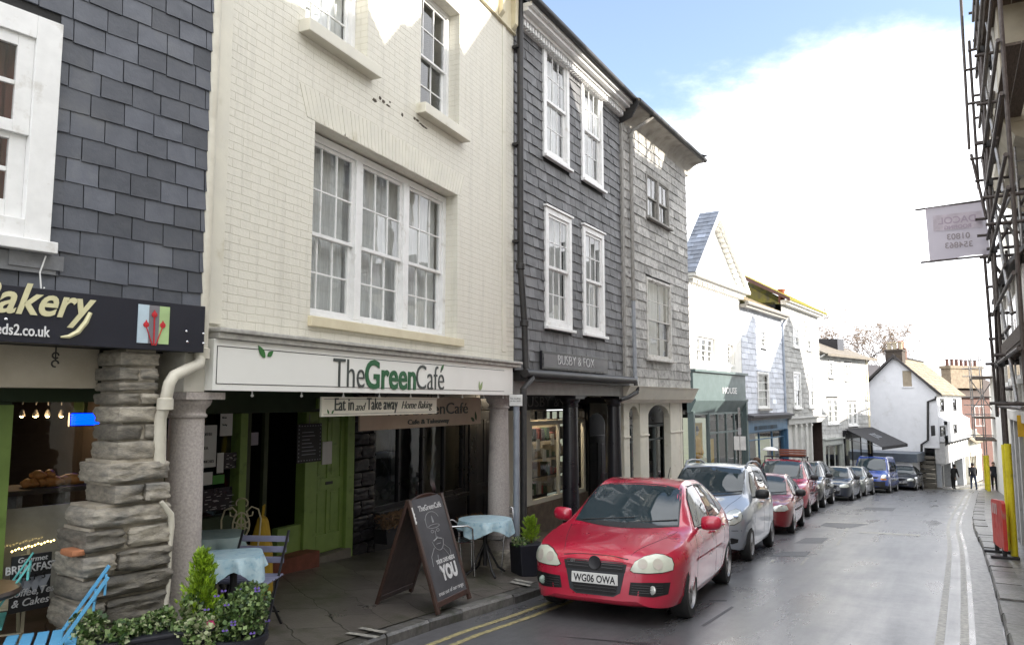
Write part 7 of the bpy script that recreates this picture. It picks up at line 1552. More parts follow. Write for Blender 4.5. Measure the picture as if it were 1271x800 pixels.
# tall silver people carrier
import copy as _cp
def derive(**k): d = _cp.copy(GOLF); d.update(k); return d
SILVER = paint('silver_car_paint', (.36, .40, .46), 1, .32)
VERSO = derive(L=3.86, W=1.69, fo=.72, wb=2.5, r=.29, tw=.175, spokes=7, rim=m_hub, paint=SILVER, zmid=.6,
    top=[(0, .62), (.03, .69), (.06, .74), (.12, .79), (.25, .87), (.5, .99), (.75, 1.06), (.95, 1.13), (1.3, 1.40), (1.55, 1.555), (1.75, 1.62), (2.2, 1.655), (2.9, 1.65), (3.4, 1.62), (3.6, 1.57), (3.72, 1.3), (3.8, 1.0), (3.84, .85), (3.86, .66)],
    belt=[(0, .57), (.06, .69), (.25, .79), (.5, .88), (.95, .98), (1.6, 1.01), (2.6, 1.04), (3.4, 1.08), (3.7, 1.02), (3.86, .62)], low=[(0, .34), (.06, .25), (.3, .2), (3.3, .21), (3.7, .28), (3.86, .36)],
    plan=[(0, .5), (.03, .62), (.06, .69), (.12, .76), (.25, .87), (.5, .95), (.8, .99), (2, 1), (3.3, .99), (3.6, .95), (3.75, .88), (3.83, .78), (3.86, .6)], beltw=[(0, .97), (.5, .95), (3.86, .95)],
    roofw=[(0, .45), (.5, .68), (.95, .76), (1.6, .72), (2.2, .71), (3.5, .69), (3.86, .5)], crown=[(0, .02), (.5, .05), (.95, .04), (1.75, .06), (3.4, .06), (3.86, .02)],
    sidewin=[[(1.22, 1.07), (2.06, 1.08), (2.06, 1.50), (1.72, 1.48), (1.5, 1.34)], [(2.15, 1.085), (2.85, 1.11), (2.82, 1.505), (2.15, 1.51)], [(2.93, 1.12), (3.42, 1.16), (3.36, 1.46), (2.93, 1.49)]],
    screen=[(-.64, 1.13), (-.3, 1.09), (0, 1.08), (.3, 1.09), (.64, 1.13), (.605, 1.38), (.57, 1.53), (0, 1.565), (-.57, 1.53), (-.605, 1.38)], rearwin=None,
    lamps=[([(.44, .66), (.46, .76), (.53, .845), (.62, .885), (.70, .86), (.735, .78), (.72, .70), (.64, .645), (.53, .63)], m_lamp_l)],
    front=[('grille', [(-.34, .70), (-.3, .64), (.3, .64), (.34, .70), (.2, .725), (-.2, .725)], m_grille, False, .005), ('lower_grille', [(-.36, .42), (-.33, .30), (.33, .30), (.36, .42)], m_grille, False, .005), ('fog_recess', [(.53, .40), (.52, .34), (.60, .32), (.68, .345), (.69, .40), (.6, .425)], m_grille, True, .006), ('bumper_line', [(-.74, .545), (0, .56), (.74, .545), (.74, .535), (0, .55), (-.74, .535)], m_grille, False, .003)],
    side=[('arch_edge', [(.30, .42), (.36, .56), (.50, .66), (.72, .70), (.94, .66), (1.08, .56), (1.14, .42), (1.10, .42), (1.04, .54), (.92, .63), (.72, .665), (.52, .63), (.40, .54), (.34, .42)], SILVER, .016)],
    mirror=(1.36, 1.12), mirrorm=m_blackplastic, handles=[(1.98, .95), (2.78, .97)], shut=[[(1.12, 1.05), (1.06, .75), (1.10, .4), (1.2, .28), (2.1, .27)], [(2.105, 1.07), (2.105, .27)], [(2.1, .27), (2.6, .28), (2.75, .55), (2.89, .75), (2.89, 1.1)]], plate=(0, .50, .5, .11, None))
ang = rad(26.5); v_, vt, vdec = car(place_right_wheel(4.14, 13.7, ang, VERSO), ang, VERSO, 'people_carrier', 'tall silver people carrier with roof rails and black mirrors')
for s in (-1, 1):
    m = MB(); m.tube([(-1.72, s * .585, 1.575), (-1.9, s * .59, 1.665), (-2.3, s * .59, 1.70), (-3.0, s * .58, 1.69), (-3.35, s * .575, 1.64), (-3.5, s * .57, 1.57)], [.02, .022, .022, .022, .022, .02], 8); m.build('roof_rail', mat('grey_roof_rail', (.24, .25, .27), .4, metal=.4), v_, smooth=50)
    for yy, zz, rr_ in ((.55, .745, .065), (.65, .775, .05)): h, nrm, _, _ = vt.ray_cast(Vector((2, s * yy, zz)), Vector((-1, 0, 0))); m = MB(); m.lathe([(rr_, -.002), (rr_ * .9, .008), (.004, .003)], (0, 0, 0), 20, 'y'); o = m.build('lamp_reflector', m_chrome, v_, smooth=50); o.location = h + nrm * .010; o.rotation_euler = nrm.to_track_quat('Y', 'Z').to_euler()
# generic shapes for the rest of the row
def hatch(pt, L_=3.7, H=1.40, W=1.6, bm_=m_blackplastic, **k):
    sx, sz = L_ / 4.2, H / 1.478; q = lambda keys, s=1: [(x * sx, z * (sz if s else 1)) for x, z in keys]; pl = lambda poly: [(x * sx, z * sz) for x, z in poly]; fr = lambda poly: [(x * W / 1.76, z * sz) for x, z in poly]
    d = derive(L=L_, W=W, fo=.87 * sx, wb=2.578 * sx, r=.285, tw=.17, spokes=8, rim=m_hub, paint=pt, n=36, top=q(GOLF['top']), belt=q(GOLF['belt']), low=q(GOLF['low']), plan=q(PLAN, 0), beltw=q(GOLF['beltw'], 0), roofw=q(GOLF['roofw'], 0), crown=q(GOLF['crown'], 0),
        sidewin=[pl(p) for p in GOLF['sidewin']], screen=fr(GOLF['screen']), rearwin=None, lamps=[(fr([(.40, .60), (.46, .69), (.6, .73), (.74, .72), (.78, .63), (.7, .585), (.5, .575)]), m_lamp_l)],
        front=[('grille', fr([(-.32, .67), (-.3, .59), (.3, .59), (.32, .67)]), m_grille, False, .005), ('lower_grille', fr([(-.45, .43), (-.4, .31), (.4, .31), (.45, .43)]), m_grille, False, .005)], side=[('side_strip', pl([(1.15, .56), (3.1, .57), (3.1, .61), (1.15, .60)]), bm_, .010)],
        mirror=(1.60 * sx, 1.0 * sz), mirrorm=bm_, handles=[(2.22 * sx, .85 * sz)], handlem=bm_, shut=[pl(GOLF['shut'][0]), pl(GOLF['shut'][1])], plate=(0, .46 * sz, .5, .11, None))
    d.update(k); return d
def suv(pt, L_=4.5, H=1.72, W=1.82, **k):
    sx, sz = L_ / 4.2, H / 1.478; q = lambda keys, s=1: [(x * sx, z * (sz if s else 1)) for x, z in keys]; pl = lambda poly: [(x * sx, z * sz) for x, z in poly]; fr = lambda poly: [(x * W / 1.76, z * sz) for x, z in poly]
    top = [(0, .62), (.04, .70), (.1, .77), (.25, .83), (.6, .88), (1.0, .92), (1.15, .96), (1.45, 1.17), (1.7, 1.34), (1.9, 1.425), (2.2, 1.465), (2.8, 1.478), (3.5, 1.46), (3.85, 1.42), (4.0, 1.2), (4.12, .95), (4.18, .85), (4.2, .66)]
    return hatch(pt, L_, H, W, r=.35, tw=.23, arch=1.12, top=q(top), sidewin=[pl([(1.40, .96), (2.32, .98), (2.32, 1.40), (1.98, 1.385), (1.75, 1.25)]), pl([(2.40, .985), (3.1, 1.0), (3.1, 1.395), (2.40, 1.40)]), pl([(3.17, 1.01), (3.72, 1.04), (3.66, 1.33), (3.17, 1.385)])], screen=fr([(-.66, .975), (0, .95), (.66, .975), (.60, 1.24), (.57, 1.385), (0, 1.415), (-.57, 1.385), (-.60, 1.24)]), low=q([(0, .34), (.06, .27), (.3, .24), (3.6, .24), (4.0, .28), (4.2, .36)]), handles=[(2.2 * sx, .86 * sz), (3.0 * sx, .88 * sz)], rim=m_rim, spokes=6,
        shut=[pl(GOLF['shut'][0]), pl(GOLF['shut'][1]), pl(GOLF['shut'][2])], **k)
DRED = paint('dark_red_car_paint', (.20, .012, .018)); BLACKP = paint('black_car_paint', (.010, .011, .014)); NAVYP = paint('blue_black_car_paint', (.012, .018, .035)); GREYP = paint('grey_green_car_paint', (.10, .115, .11), 1); BLUEP = paint('mid_blue_van_paint', (.015, .055, .30)); RED2 = paint('crimson_car_paint', (.34, .010, .035))
def park(spec, x, y, a, name, label, **k): ang_ = rad(a); return car(place_right_wheel(x, y, ang_, spec), ang_, spec, name, label, **k)
sp = hatch(DRED, 3.68, 1.38, 1.59); park(sp, 6.72, 18.7, 26, 'hatchback_car', 'small dark red hatchback behind the silver people carrier', cat='car')
s1, _, _ = park(suv(RED2, 4.55, 1.74, 1.83), 9.15, 24.0, 26.5, 'estate_car', 'crimson off-roader with a roof rack carrying a wooden crate')
for s in (-1, 1): m = MB(); m.tube([(-2.1, s * .58, 1.66), (-2.3, s * .6, 1.80), (-3.9, s * .6, 1.79), (-4.05, s * .58, 1.68)], .018, 8); m.build('roof_rail', m_ironblack, s1)
m = MB(); m.tube([(-2.6, -.66, 1.81), (-2.6, .66, 1.81)], .02, 8); m.build('roof_bar', m_ironblack, s1); m = MB(); m.tube([(-3.6, -.66, 1.81), (-3.6, .66, 1.81)], .02, 8); m.build('roof_bar', m_ironblack, s1)
def on_car(root, name, label, cat, p): t = empty(name, (0, 0, 0), 0, label, cat); t.matrix_world = root.matrix_world @ Matrix.Translation(p); return t
t = on_car(s1, 'wooden_crate', 'red-brown slatted crate strapped on the crimson off-roader', 'crate', (-2.75, .25, 1.83)); m = MB(); m.box(-.3, .3, -.38, .38, 0, .02)
for k in range(3): z = .02 + k * .075; m.box(-.32, .32, -.40, -.38, z, z + .06); m.box(-.32, .32, .38, .40, z, z + .06); m.box(.30, .32, -.38, .38, z, z + .06); m.box(-.32, -.30, -.38, .38, z, z + .06)
m.build('slats', mat('red_brown_crate', (.20, .065, .035), .7, c2=(.13, .04, .025), nscale=8), t, bevel=.004)
t = on_car(s1, 'white_dish', 'white domed dish on a stalk on the crimson off-roader roof', 'dish', (-3.0, -.52, 1.83)); m = MB(); m.lathe([(.002, .30), (.12, .29), (.24, .23), (.27, .18), (.26, .17), (.02, .19)], (0, 0, 0), 20); m.build('dome', m_white, t, smooth=40); m = MB(); m.tube([(0, 0, 0), (0, 0, .2)], .02, 8); m.build('stalk', m_metal, t)
park(suv(BLACKP, 4.6, 1.70, 1.84), 11.45, 28.5, 28.5, 'estate_car', 'black off-roader parked behind the crimson one')
park(hatch(NAVYP, 4.1, 1.45, 1.72, r=.3), 14.75, 33.6, 31, 'hatchback_car', 'dark blue-black hatchback between the black off-roader and the grey-green car')
park(hatch(GREYP, 3.9, 1.44, 1.66), 17.35, 38.0, 33, 'hatchback_car', 'grey-green hatchback in front of the blue van')
VAN = hatch(BLUEP, 4.8, 1.97, 1.92, r=.33, tw=.2, fo=.85, wb=3.1, clad=.14,
    top=[(0, .70), (.03, .80), (.08, .92), (.2, 1.02), (.5, 1.12), (.75, 1.20), (1.1, 1.5), (1.5, 1.83), (1.7, 1.92), (2.1, 1.96), (3.5, 1.97), (4.6, 1.95), (4.74, 1.9), (4.78, 1.5), (4.8, .8)], belt=[(0, .66), (.08, .82), (.3, .96), (.8, 1.05), (1.5, 1.08), (4.6, 1.10), (4.8, .76)], low=[(0, .34), (.06, .26), (.4, .23), (4.4, .24), (4.8, .36)],
    plan=[(0, .6), (.03, .72), (.1, .82), (.25, .92), (.5, .97), (.9, 1), (4.6, .99), (4.76, .95), (4.8, .9)], beltw=[(0, .97), (.5, .95), (4.8, .97)], roofw=[(0, .5), (.5, .74), (.8, .80), (1.6, .78), (4.6, .80), (4.8, .78)], crown=[(0, .02), (.6, .05), (1.6, .06), (4.6, .06), (4.8, .03)],
    sidewin=[[(1.15, 1.12), (2.0, 1.12), (2.0, 1.68), (1.65, 1.66)], [(2.2, 1.14), (3.1, 1.14), (3.1, 1.66), (2.2, 1.68)], [(3.25, 1.14), (4.3, 1.14), (4.3, 1.62), (3.25, 1.66)]], screen=[(-.76, 1.22), (0, 1.19), (.76, 1.22), (.72, 1.55), (.66, 1.80), (0, 1.86), (-.66, 1.80), (-.72, 1.55)],
    lamps=[([(.58, .80), (.62, .93), (.72, 1.0), (.82, .98), (.85, .87), (.8, .79)], m_lamp_l)], front=[('lower_grille', [(-.5, .86), (-.4, .76), (.4, .76), (.5, .86)], m_grille, False, .005), ('bumper', [(-.8, .62), (-.78, .36), (.78, .36), (.8, .62)], m_blackplastic, False, .006), ('indicator', [(.56, .78), (.6, .70), (.84, .70), (.85, .78)], m_amber, True, .010)], side=[('side_strip', [(1.2, .62), (3.4, .62), (3.4, .72), (1.2, .72)], m_blackplastic, .012)],
    mirror=(1.30, 1.26), handles=[(2.02, 1.0)], shut=[[(1.15, 1.1), (1.1, .6), (1.2, .3), (2.1, .28)], [(2.12, 1.7), (2.12, .28)], [(3.2, 1.7), (3.2, .28)]], plate=(0, .5, .5, .11, None))
park(VAN, 20.6, 42.2, 33, 'panel_van', 'mid-blue van with black bumper parked below the awning', cat='van')
park(hatch(NAVYP, 4.15, 1.46, 1.74, r=.3), 24.6, 47.0, 35, 'hatchback_car', 'dark blue hatchback furthest down the row beyond the van')
# ------------------------------------------------------------------ street furniture on the left pavement
def stand(x, y, rz=0, name='thing', label='', cat='', group=None): return empty(name, (x, y, pave_z(x, y)), rz, label, cat, group)
# chalkboard A-frame
A_, B_ = on_road(543, 761, .13), on_road(584, 746, .13); C_ = on_road(461, 751, .14)
dx = (B_ - A_).xy; w_ = dx.length; rz = math.atan2(dx.y, dx.x); n2 = Vector((-dx.y, dx.x)).normalized(); sp_ = max(.55, min(.9, (C_ - A_).xy.dot(n2)))
print('ABOARD', w_, (C_ - A_).xy.dot(n2), (C_ - A_).xy.length)
t = empty('chalkboard_sign', (A_.x, A_.y, pave_z(A_.x, A_.y)), rz, 'brown framed cafe chalkboard standing on the kerb', 'sign'); H_ = 1.13; tl = math.atan2(sp_ / 2, H_); Ls = H_ / math.cos(tl)
m_frame = mat('dark_red_brown_frame', (.055, .028, .02), .45, c2=(.035, .02, .015), nscale=10); m_cb = mat('dusty_blackboard', (.030, .030, .034), .65, c2=(.06, .06, .066), nscale=2.5, detail=9)
def leaf_board(nm, side, mm):
    M = MB(); fw_ = .045; e = empty('leaf', (0, 0, 0)); bpy.data.objects.remove(e)
    M.box(0, fw_, -.02, .02, 0, Ls); M.box(w_ - fw_, w_, -.02, .02, 0, Ls); M.box(fw_, w_ - fw_, -.018, .018, .06, .12)
    n_ = 10; top = [(w_ - fw_, Ls - .06)] + [(w_ / 2 + (w_ / 2 - fw_) * math.cos(math.pi * k / n_), Ls - .06 + .10 * math.sin(math.pi * k / n_)) for k in range(1, n_)] + [(fw_, Ls - .06)]
    o = M.build('frame', m_frame, t, bevel=.006); P = MB(); P.prism([(fw_, .08), (w_ - fw_, .08)] + top, -.010, .010); p = P.build('board', mm, o)
    if side > 0: o.rotation_euler = (-tl, 0, 0)
    else: o.location = (0, sp_, 0); o.rotation_euler = (tl, 0, 0)
    return o, p
fo_, bo = leaf_board('front', 1, m_cb); leaf_board('back', -1, m_frame)
def ct(body, z, x0, x1, size, m_=None, bold=0, shear=0):
    o = text(body, size, m_ or m_chalk, bo, (0, -.012, z), ext=.0005, bold=bold, shear=shear); xs = [v.co.x for v in o.data.vertices]; o.scale.x = (x1 - x0) / (max(xs) - min(xs)); o.location.x = x0 - min(xs) * o.scale.x
ct('TheGreenCaf\u00e9', Ls * .88, w_ * .2, w_ * .86, .085, bold=.001); ct('YOUR CAFE NEEDS', Ls * .395, w_ * .30, w_ * .84, .06, bold=.002); ct('YOU', Ls * .25, w_ * .34, w_ * .82, .20, bold=.012); ct('treat out of our range', Ls * .135, w_ * .15, w_ * .88, .06, shear=.2)
# loose chalk portrait with a hat: strokes only
m = MB(); R = random.Random(8); cxp, czp = w_ * .5, Ls * .64
def stroke(pts, r=.003): m.tube([(cxp + a * w_, -.012, czp + b) for a, b in pts], r, 5)
circ = lambda cx_, cz, rx, rz, a0=0, a1=6.3, n_=14: [(cx_ + rx * math.cos(a0 + (a1 - a0) * k / n_), cz + rz * math.sin(a0 + (a1 - a0) * k / n_)) for k in range(n_ + 1)]
stroke(circ(0, .16, .2, .10, .3, 3.0)); stroke(circ(0, .1, .16, .02, 0, 6.3)); stroke([(-.19, .1), (-.2, .2)]); stroke(circ(0, -.03, .16, .13, 3.3, 6.1)); stroke(circ(-.08, .05, .04, .014)); stroke(circ(.08, .05, .04, .014)); stroke([(0, .05), (-.02, -.02), (.03, -.02)]); stroke([(-.12, -.05), (0, -.03), (.12, -.05)], .007); stroke([(-.06, -.09), (.06, -.09)])
stroke([(-.15, -.12), (-.28, -.2), (-.3, -.3)]); stroke([(.15, -.12), (.27, -.18), (.25, -.3)]); stroke([(-.1, -.2), (-.16, -.36), (-.05, -.42), (.0, -.3)]); stroke([(.1, -.15), (.22, -.25)]); stroke([(-.01, .14), (.0, .21), (.02, .14)], .006)
m.build('chalk_drawing', mat('thin_chalk', (.30, .30, .31), .9), bo)
m = MB(); 
for k in range(3): m.box(.01, .04, -.0235, -.0205, Ls * (.86 - .035 * k), Ls * (.86 - .035 * k) + .018)
m.box(.01, .028, -.0236, -.0206, Ls * .78, Ls * .93); m.build('white_emblem', m_paper, fo_)
# round cafe table with draped cloth, aluminium chairs
def cloth_table(x, y, r, h, label, colour, lab2, seed=1, drop=.17, sq=False):
    t = stand(x, y, 0, 'cafe_table', label, 'table'); M = MB(); M.lathe([(r * .93, h - .02), (r * .93, h)], (0, 0, 0), 28); M.build('tabletop', m_metal, t)
    M = MB(); M.tube([(0, 0, .12), (0, 0, h - .02)], .03, 10); M.build('pedestal', m_blackplastic, t, smooth=40)
    for k in range(4): a = k * math.pi / 2 + .5; M = MB(); M.tube([(.02 * math.cos(a), .02 * math.sin(a), h * .55), (.07 * math.cos(a), .07 * math.sin(a), .3), (.20 * math.cos(a), .20 * math.sin(a), .08), (.30 * math.cos(a), .30 * math.sin(a), .012)], .016, 8); M.build('leg', m_blackplastic, t, smooth=40)
    c = empty('tablecloth', (x, y, pave_z(x, y)), .35, lab2, 'tablecloth'); R = random.Random(seed); V = []; Fq = []; n_, k_ = 64, 9
    ph = R.uniform(0, 6)
    for j in range(k_ + 1):
        for i in range(n_):
            a = 2 * math.pi * i / n_; e = (abs(math.cos(a)) ** 5 + abs(math.sin(a)) ** 5) ** (-1 / 5) if sq else 1
            if j <= 3: q = r * e * (j / 3); z = h + .008
            else:
                f = (j - 3) / (k_ - 3); corner = abs(math.sin(2 * a)) ** 2; dl = drop * (.65 + .6 * corner); wv = math.sin(a * 9 + ph) + .6 * math.sin(a * 14 + 1.3 * ph); q = r * e * (1.0 + .02 * min(1, f * 3)) + f * (.035 * wv * .6 + .01); z = h + .008 - dl * f
            V.append((q * math.cos(a), q * math.sin(a), z + (.003 * math.sin(i * 3.1 + j) if j > 3 else 0)))
    for j in range(k_):
        for i in range(n_): Fq.append((j * n_ + i, j * n_ + (i + 1) % n_, (j + 1) * n_ + (i + 1) % n_, (j + 1) * n_ + i))
    M = MB(); M.mesh(V, Fq); o = M.build('cloth', colour, c, smooth=60); return t
m_cloth = mat('pale_blue_oilcloth', (.36, .54, .63), .32, c2=(.48, .62, .67), nscale=16, bump=.7, bscale=11, dirt=(.18, .35, .47), dscale=17, damt=.4)
p = on_road(602, 713, .14); TX, TY = p.x, p.y
cloth_table(TX, TY, .36, .72, 'round cafe table on a black pedestal by the far column', m_cloth, 'crumpled pale blue cloth on the table by the far column', 2)
def alu_chair(x, y, rz, label):
    t = stand(x, y, rz, 'aluminium_chair', label, 'chair', 'aluminium chairs at the far cafe table'); r = .0125      # faces +x
    for s in (-1, 1):
        M = MB(); M.tube([(.22, s * .23, 0), (.19, s * .25, .42), (.17, s * .27, .62), (.10, s * .275, .66), (-.12, s * .27, .665), (-.2, s * .23, .66)], r, 8); M.build('leg', m_chrome, t, smooth=50)
        M = MB(); M.tube([(-.26, s * .22, 0), (-.22, s * .215, .42), (-.24, s * .20, .66), (-.28, s * .17, .80), (-.285, s * .10, .825), (-.287, 0, .83)], r, 8); M.build('leg', m_chrome, t, smooth=50)
    M = MB()
    for k in range(6): x0 = -.2 + k * .072; M.box(x0, x0 + .058, -.21, .21, .438, .444)
    M.tube([(.2, -.24, .43), (.2, .24, .43)], r, 8); M.tube([(-.22, -.22, .43), (-.22, .22, .43)], r, 8); M.build('seat', m_chrome, t, smooth=50)
    M = MB()
    for k in range(3): z = .60 + k * .068; M.box(-.252 - k * .012, -.246 - k * .012, -.19, .19, z, z + .052)
    M.build('backrest', m_chrome, t)
alu_chair(TX - .42, TY - .18, rad(25), 'aluminium chair between the chalkboard and the far table'); alu_chair(TX + .10, TY + .52, rad(-115), 'aluminium chair behind the far cafe table against the column')
# near table and the bistro chairs under the arcade
cloth_table(-2.36, 6.62, .23, .72, 'small square table inside the near column', m_cloth, 'pale blue cloth on the small table inside the near column', 4, .17, True)
cloth_table(-3.0, 7.75, .30, .70, 'table in front of the cafe window', mat('pale_green_oilcloth', (.36, .46, .46), .4, c2=(.26, .38, .40), nscale=7), 'pale green cloth on the table by the cafe window', 6, .16, True)
def slat_chair(x, y, rz, name, label, ms, mf, w=.42, nb=3, back_h=.84, seat_h=.45, ns=6, tilt=.10, bw=.022):
    """folding bistro chair facing +x"""
    t = stand(x, y, rz, name, label, 'chair')
    for s in (-1, 1):
        M = MB(); M.bar((.22, s * w / 2, 0), (-.20 - tilt, s * w / 2, back_h), bw, bw * .55); M.build('leg', mf, t, bevel=.002)
        M = MB(); M.bar((-.24, s * (w / 2 - .025), 0), (.2, s * (w / 2 - .025), seat_h - .01), bw, bw * .55); M.build('leg', mf, t, bevel=.002)
    M = MB()
    for k in range(ns): x0 = -.17 + k * (.40 / ns); M.box(x0, x0 + .40 / ns - .018, -w / 2 - .01, w / 2 + .01, seat_h, seat_h + .014)
    M.build('seat', ms, t, bevel=.003)
    for k in range(nb):
        z = back_h - .05 - k * .085; xx = .22 - (.42 + tilt) * z / back_h; M = MB(); M.box(xx - .026, xx - .012, -w / 2 - .005, w / 2 + .005, z - .055, z); M.build('back_slat', ms, t, bevel=.003)
    M = MB(); M.bar((.09, -w / 2, .26), (.09, w / 2, .26), .012); M.bar((-.12, -w / 2, .14), (-.12, w / 2, .14), .012); M.build('stretcher', mf, t)
slat_chair(-2.34, 7.02, rad(-94), 'bistro_chair', 'folding bistro chair with lavender slats behind the near blue table', mat('lavender_slats', (.25, .26, .38), .5), m_black, .44, 3, .83)
m_bl2 = mat('sky_blue_chair_paint', (.10, .36, .60), .45, c2=(.085, .30, .52), nscale=6)
slat_chair(-2.80, 4.72, rad(207), 'folding_chair', 'bright sky blue folding chair in front of the stone pier', m_bl2, m_bl2, .36, 2, .84, .46, 5, .12, .036)
slat_chair(-3.42, 4.98, rad(-150), 'folding_chair', 'turquoise folding chair at the left edge by the bakery door', mat('turquoise_paint', (.12, .48, .46), .5), mat('turquoise_paint', (0, 0, 0)), .40, 2, .84)
slat_chair(-3.66, 5.5, rad(-60), 'folding_chair', 'cream folding chair at the left edge beyond the turquoise one', mat('cream_chair_paint', (.55, .50, .36), .5), mat('cream_chair_paint', (0, 0, 0)), .40, 2, .88)
t = stand(-3.32, 4.72, 0, 'bakery_table', 'dark brown round table at the left edge', 'table'); m = MB(); m.lathe([(.30, .68), (.31, .70), (.30, .72)], (0, 0, 0), 28); m.build('tabletop', mat('dark_brown_tabletop', (.04, .026, .018), .4), t, smooth=40); m = MB(); m.lathe([(.2, 0), (.2, .02), (.03, .05), (.025, .68)], (0, 0, 0), 14); m.build('pedestal', m_black, t, smooth=40)
# ornate cream chair
t = stand(-2.83, 8.05, rad(-75), 'ornate_chair', 'cream wrought iron chair with scrolled back by the cafe window', 'chair'); m_orn = mat('cream_ironwork', (.52, .47, .33), .5); r = .009
for s in (-1, 1):
    m = MB(); m.tube([(.18, s * .18, 0), (.17, s * .17, .44)], r, 6); m.build('leg', m_orn, t); m = MB(); m.tube([(-.22, s * .17, 0), (-.18, s * .17, .44)], r, 6); m.build('leg', m_orn, t)
m = MB(); m.lathe([(.20, .44), (.21, .452), (.20, .46)], (0, 0, 0), 24); m.build('seat', m_orn, t)
m = MB(); sp3 = lambda pts: m.tube([(-.19 - .10 * (b - .45), a, b) for a, b in pts], r, 6)
sp3([(-.17, .44), (-.19, .6), (-.2, .8), (-.17, .9), (-.10, .93), (-.05, .88), (-.07, .83), (-.11, .84), (-.115, .88)]); sp3([(.17, .44), (.19, .6), (.2, .8), (.17, .9), (.10, .93), (.05, .88), (.07, .83), (.11, .84), (.115, .88)])
sp3([(.06 * math.cos(a), .97 + .05 * math.sin(a)) for a in [k * .5 - .8 for k in range(10)]]); sp3([(.085 * math.cos(a), .74 + .13 * math.sin(a)) for a in [k * .42 for k in range(16)]]); sp3([(.045 * math.cos(a), .74 + .08 * math.sin(a)) for a in [k * .42 for k in range(16)]]); sp3([(0, .60), (0, .88)]); sp3([(-.08, .70), (.08, .78)]); sp3([(-.08, .78), (.08, .70)]); sp3([(-.17, .5), (0, .56), (.17, .5)])
m.build('backrest', m_orn, t, smooth=60)
t = stand(-2.73, 8.42, rad(10), 'yellow_bag', 'mustard yellow bag standing behind the ornate cream chair', 'bag'); m = MB(); m.prism([(-.13, 0), (.15, 0), (.13, .5), (.07, .82), (-.02, .86), (-.10, .55)], -.09, .09); m.build('cloth', mat('mustard_cloth', (.42, .27, .02), .8, bump=.2, bscale=14), t, bevel=.05); m = MB(); m.tube([(.02, -.05, .84), (.03, -.06, .95), (.03, .06, .95), (.02, .05, .84)], .008, 6); m.build('handle', mat('mustard_cloth', (0, 0, 0)), t)
# ------------------------------------------------------------------ plants
def leafy(M, c, rx, rz, n, size, R, colsn, flat=.3, up=0):
    for _ in range(n):
        while True:
            p = Vector((R.uniform(-1, 1), R.uniform(-1, 1), R.uniform(-1, 1)))
            if .25 < p.length < 1: break
        p = Vector((p.x * rx, p.y * rx, p.z * rz)) + c; s_ = size * R.uniform(.5, 1.3)
        d = Vector((R.uniform(-1, 1), R.uniform(-1, 1), R.uniform(-.5, .9) + up)).normalized(); q = d.orthogonal().normalized() * s_ * .42; q = Matrix.Rotation(R.uniform(0, 6.3), 3, d) @ q
        M.cm = R.choice(colsn); M.face([p - d * s_ * .5, p + q, p + d * s_ * .5, p - q])
m_l = [mat('leaf_' + n_, c_, .55, c2=tuple(x * .7 for x in c_), nscale=12) for n_, c_ in (('lime', (.27, .42, .02)), ('lime_dark', (.15, .27, .015)), ('mid_green', (.075, .14, .03)), ('deep_green', (.035, .075, .022)), ('variegated', (.36, .40, .22)), ('pale_green', (.19, .27, .09)))]
m_fl = [mat('petal_' + n_, c_, .6) for n_, c_ in (('violet', (.20, .13, .48)), ('pink', (.65, .05, .22)))]
m_pot = mat('dark_planter_plastic', (.012, .013, .02), .5)
def conifer(x, y, z0, h, r, label, pot, seed, n=2600, w=None):
    t = empty('conifer', (x, y, z0), 0, label, 'plant'); R = random.Random(seed); M = MB(); S_ = int(n / 26)
    for k in range(S_):
        f = R.random() ** 1.1 * .93; a = R.uniform(0, 6.3); ln = r * 1.1 * (min(1, .6 + 1.8 * f) * (1 - f) ** .85) * R.uniform(.5, 1.2) + .02
        d = Vector((math.cos(a), math.sin(a), R.uniform(.7, 1.5))).normalized(); b = Vector((0, 0, h * (.02 + .9 * f)))
        for q in range(30):
            g = R.random() ** .7; p = b + d * ln * g * 1.25 + Vector([R.uniform(-.018, .018) for _ in range(3)]) * (1.2 - g * .6)
            if p.z > h * (.97 + .05 * R.random()): continue
            dd = (d + Vector([R.uniform(-.55, .55) for _ in range(3)]) + Vector((0, 0, .25))).normalized(); L_ = R.uniform(.012, .034) * (h / .6) ** .4; e = dd.orthogonal().normalized() * L_ * .22; e = Matrix.Rotation(R.uniform(0, 6.3), 3, dd) @ e
            M.cm = 0 if R.random() < .35 + .5 * g else 1
            M.face([p - e, p + e, p + dd * L_ + e * .3, p + dd * L_ - e * .3])
    M.build('foliage', [m_l[0], m_l[1]], t, recalc=False); M = MB(); M.tube([(0, 0, -.05), (0, 0, h * .85)], [.018, .003], 6); M.build('trunk', m_wood, t); return t
def pot_(x, y, z0, r0, r1, h, label, cat='planter', name='plant_pot'):
    t = empty(name, (x, y, z0), 0, label, cat); M = MB(); M.lathe([(r0, 0), (r1, h * .9), (r1 * 1.08, h * .9), (r1 * 1.08, h), (r1 * .95, h), (r1 * .93, h * .88), (.01, h * .88)], (0, 0, 0), 24); M.build('pot', m_pot, t, smooth=35); return t
cx_, cy_ = -2.12, 5.33; zp = pave_z(cx_, cy_); pot_(cx_, cy_, zp, .11, .15, .27, 'dark pot holding the lime conifer by the near column'); conifer(cx_, cy_, zp + .25, .88 - zp - .25, .165, 'feathery lime green conifer in front of the near column', None, 1, 5200)
fx_, fy_ = -1.86, 5.32; zp = pave_z(fx_, fy_); pot_(fx_, fy_, zp, .14, .19, .42, 'dark pot of violet and pink flowers beside the lime conifer')
t = empty('flowering_plant', (fx_, fy_, zp + .42), 0, 'leafy plant with violet flowers and one pink bloom', 'plant'); R = random.Random(3); m = MB()
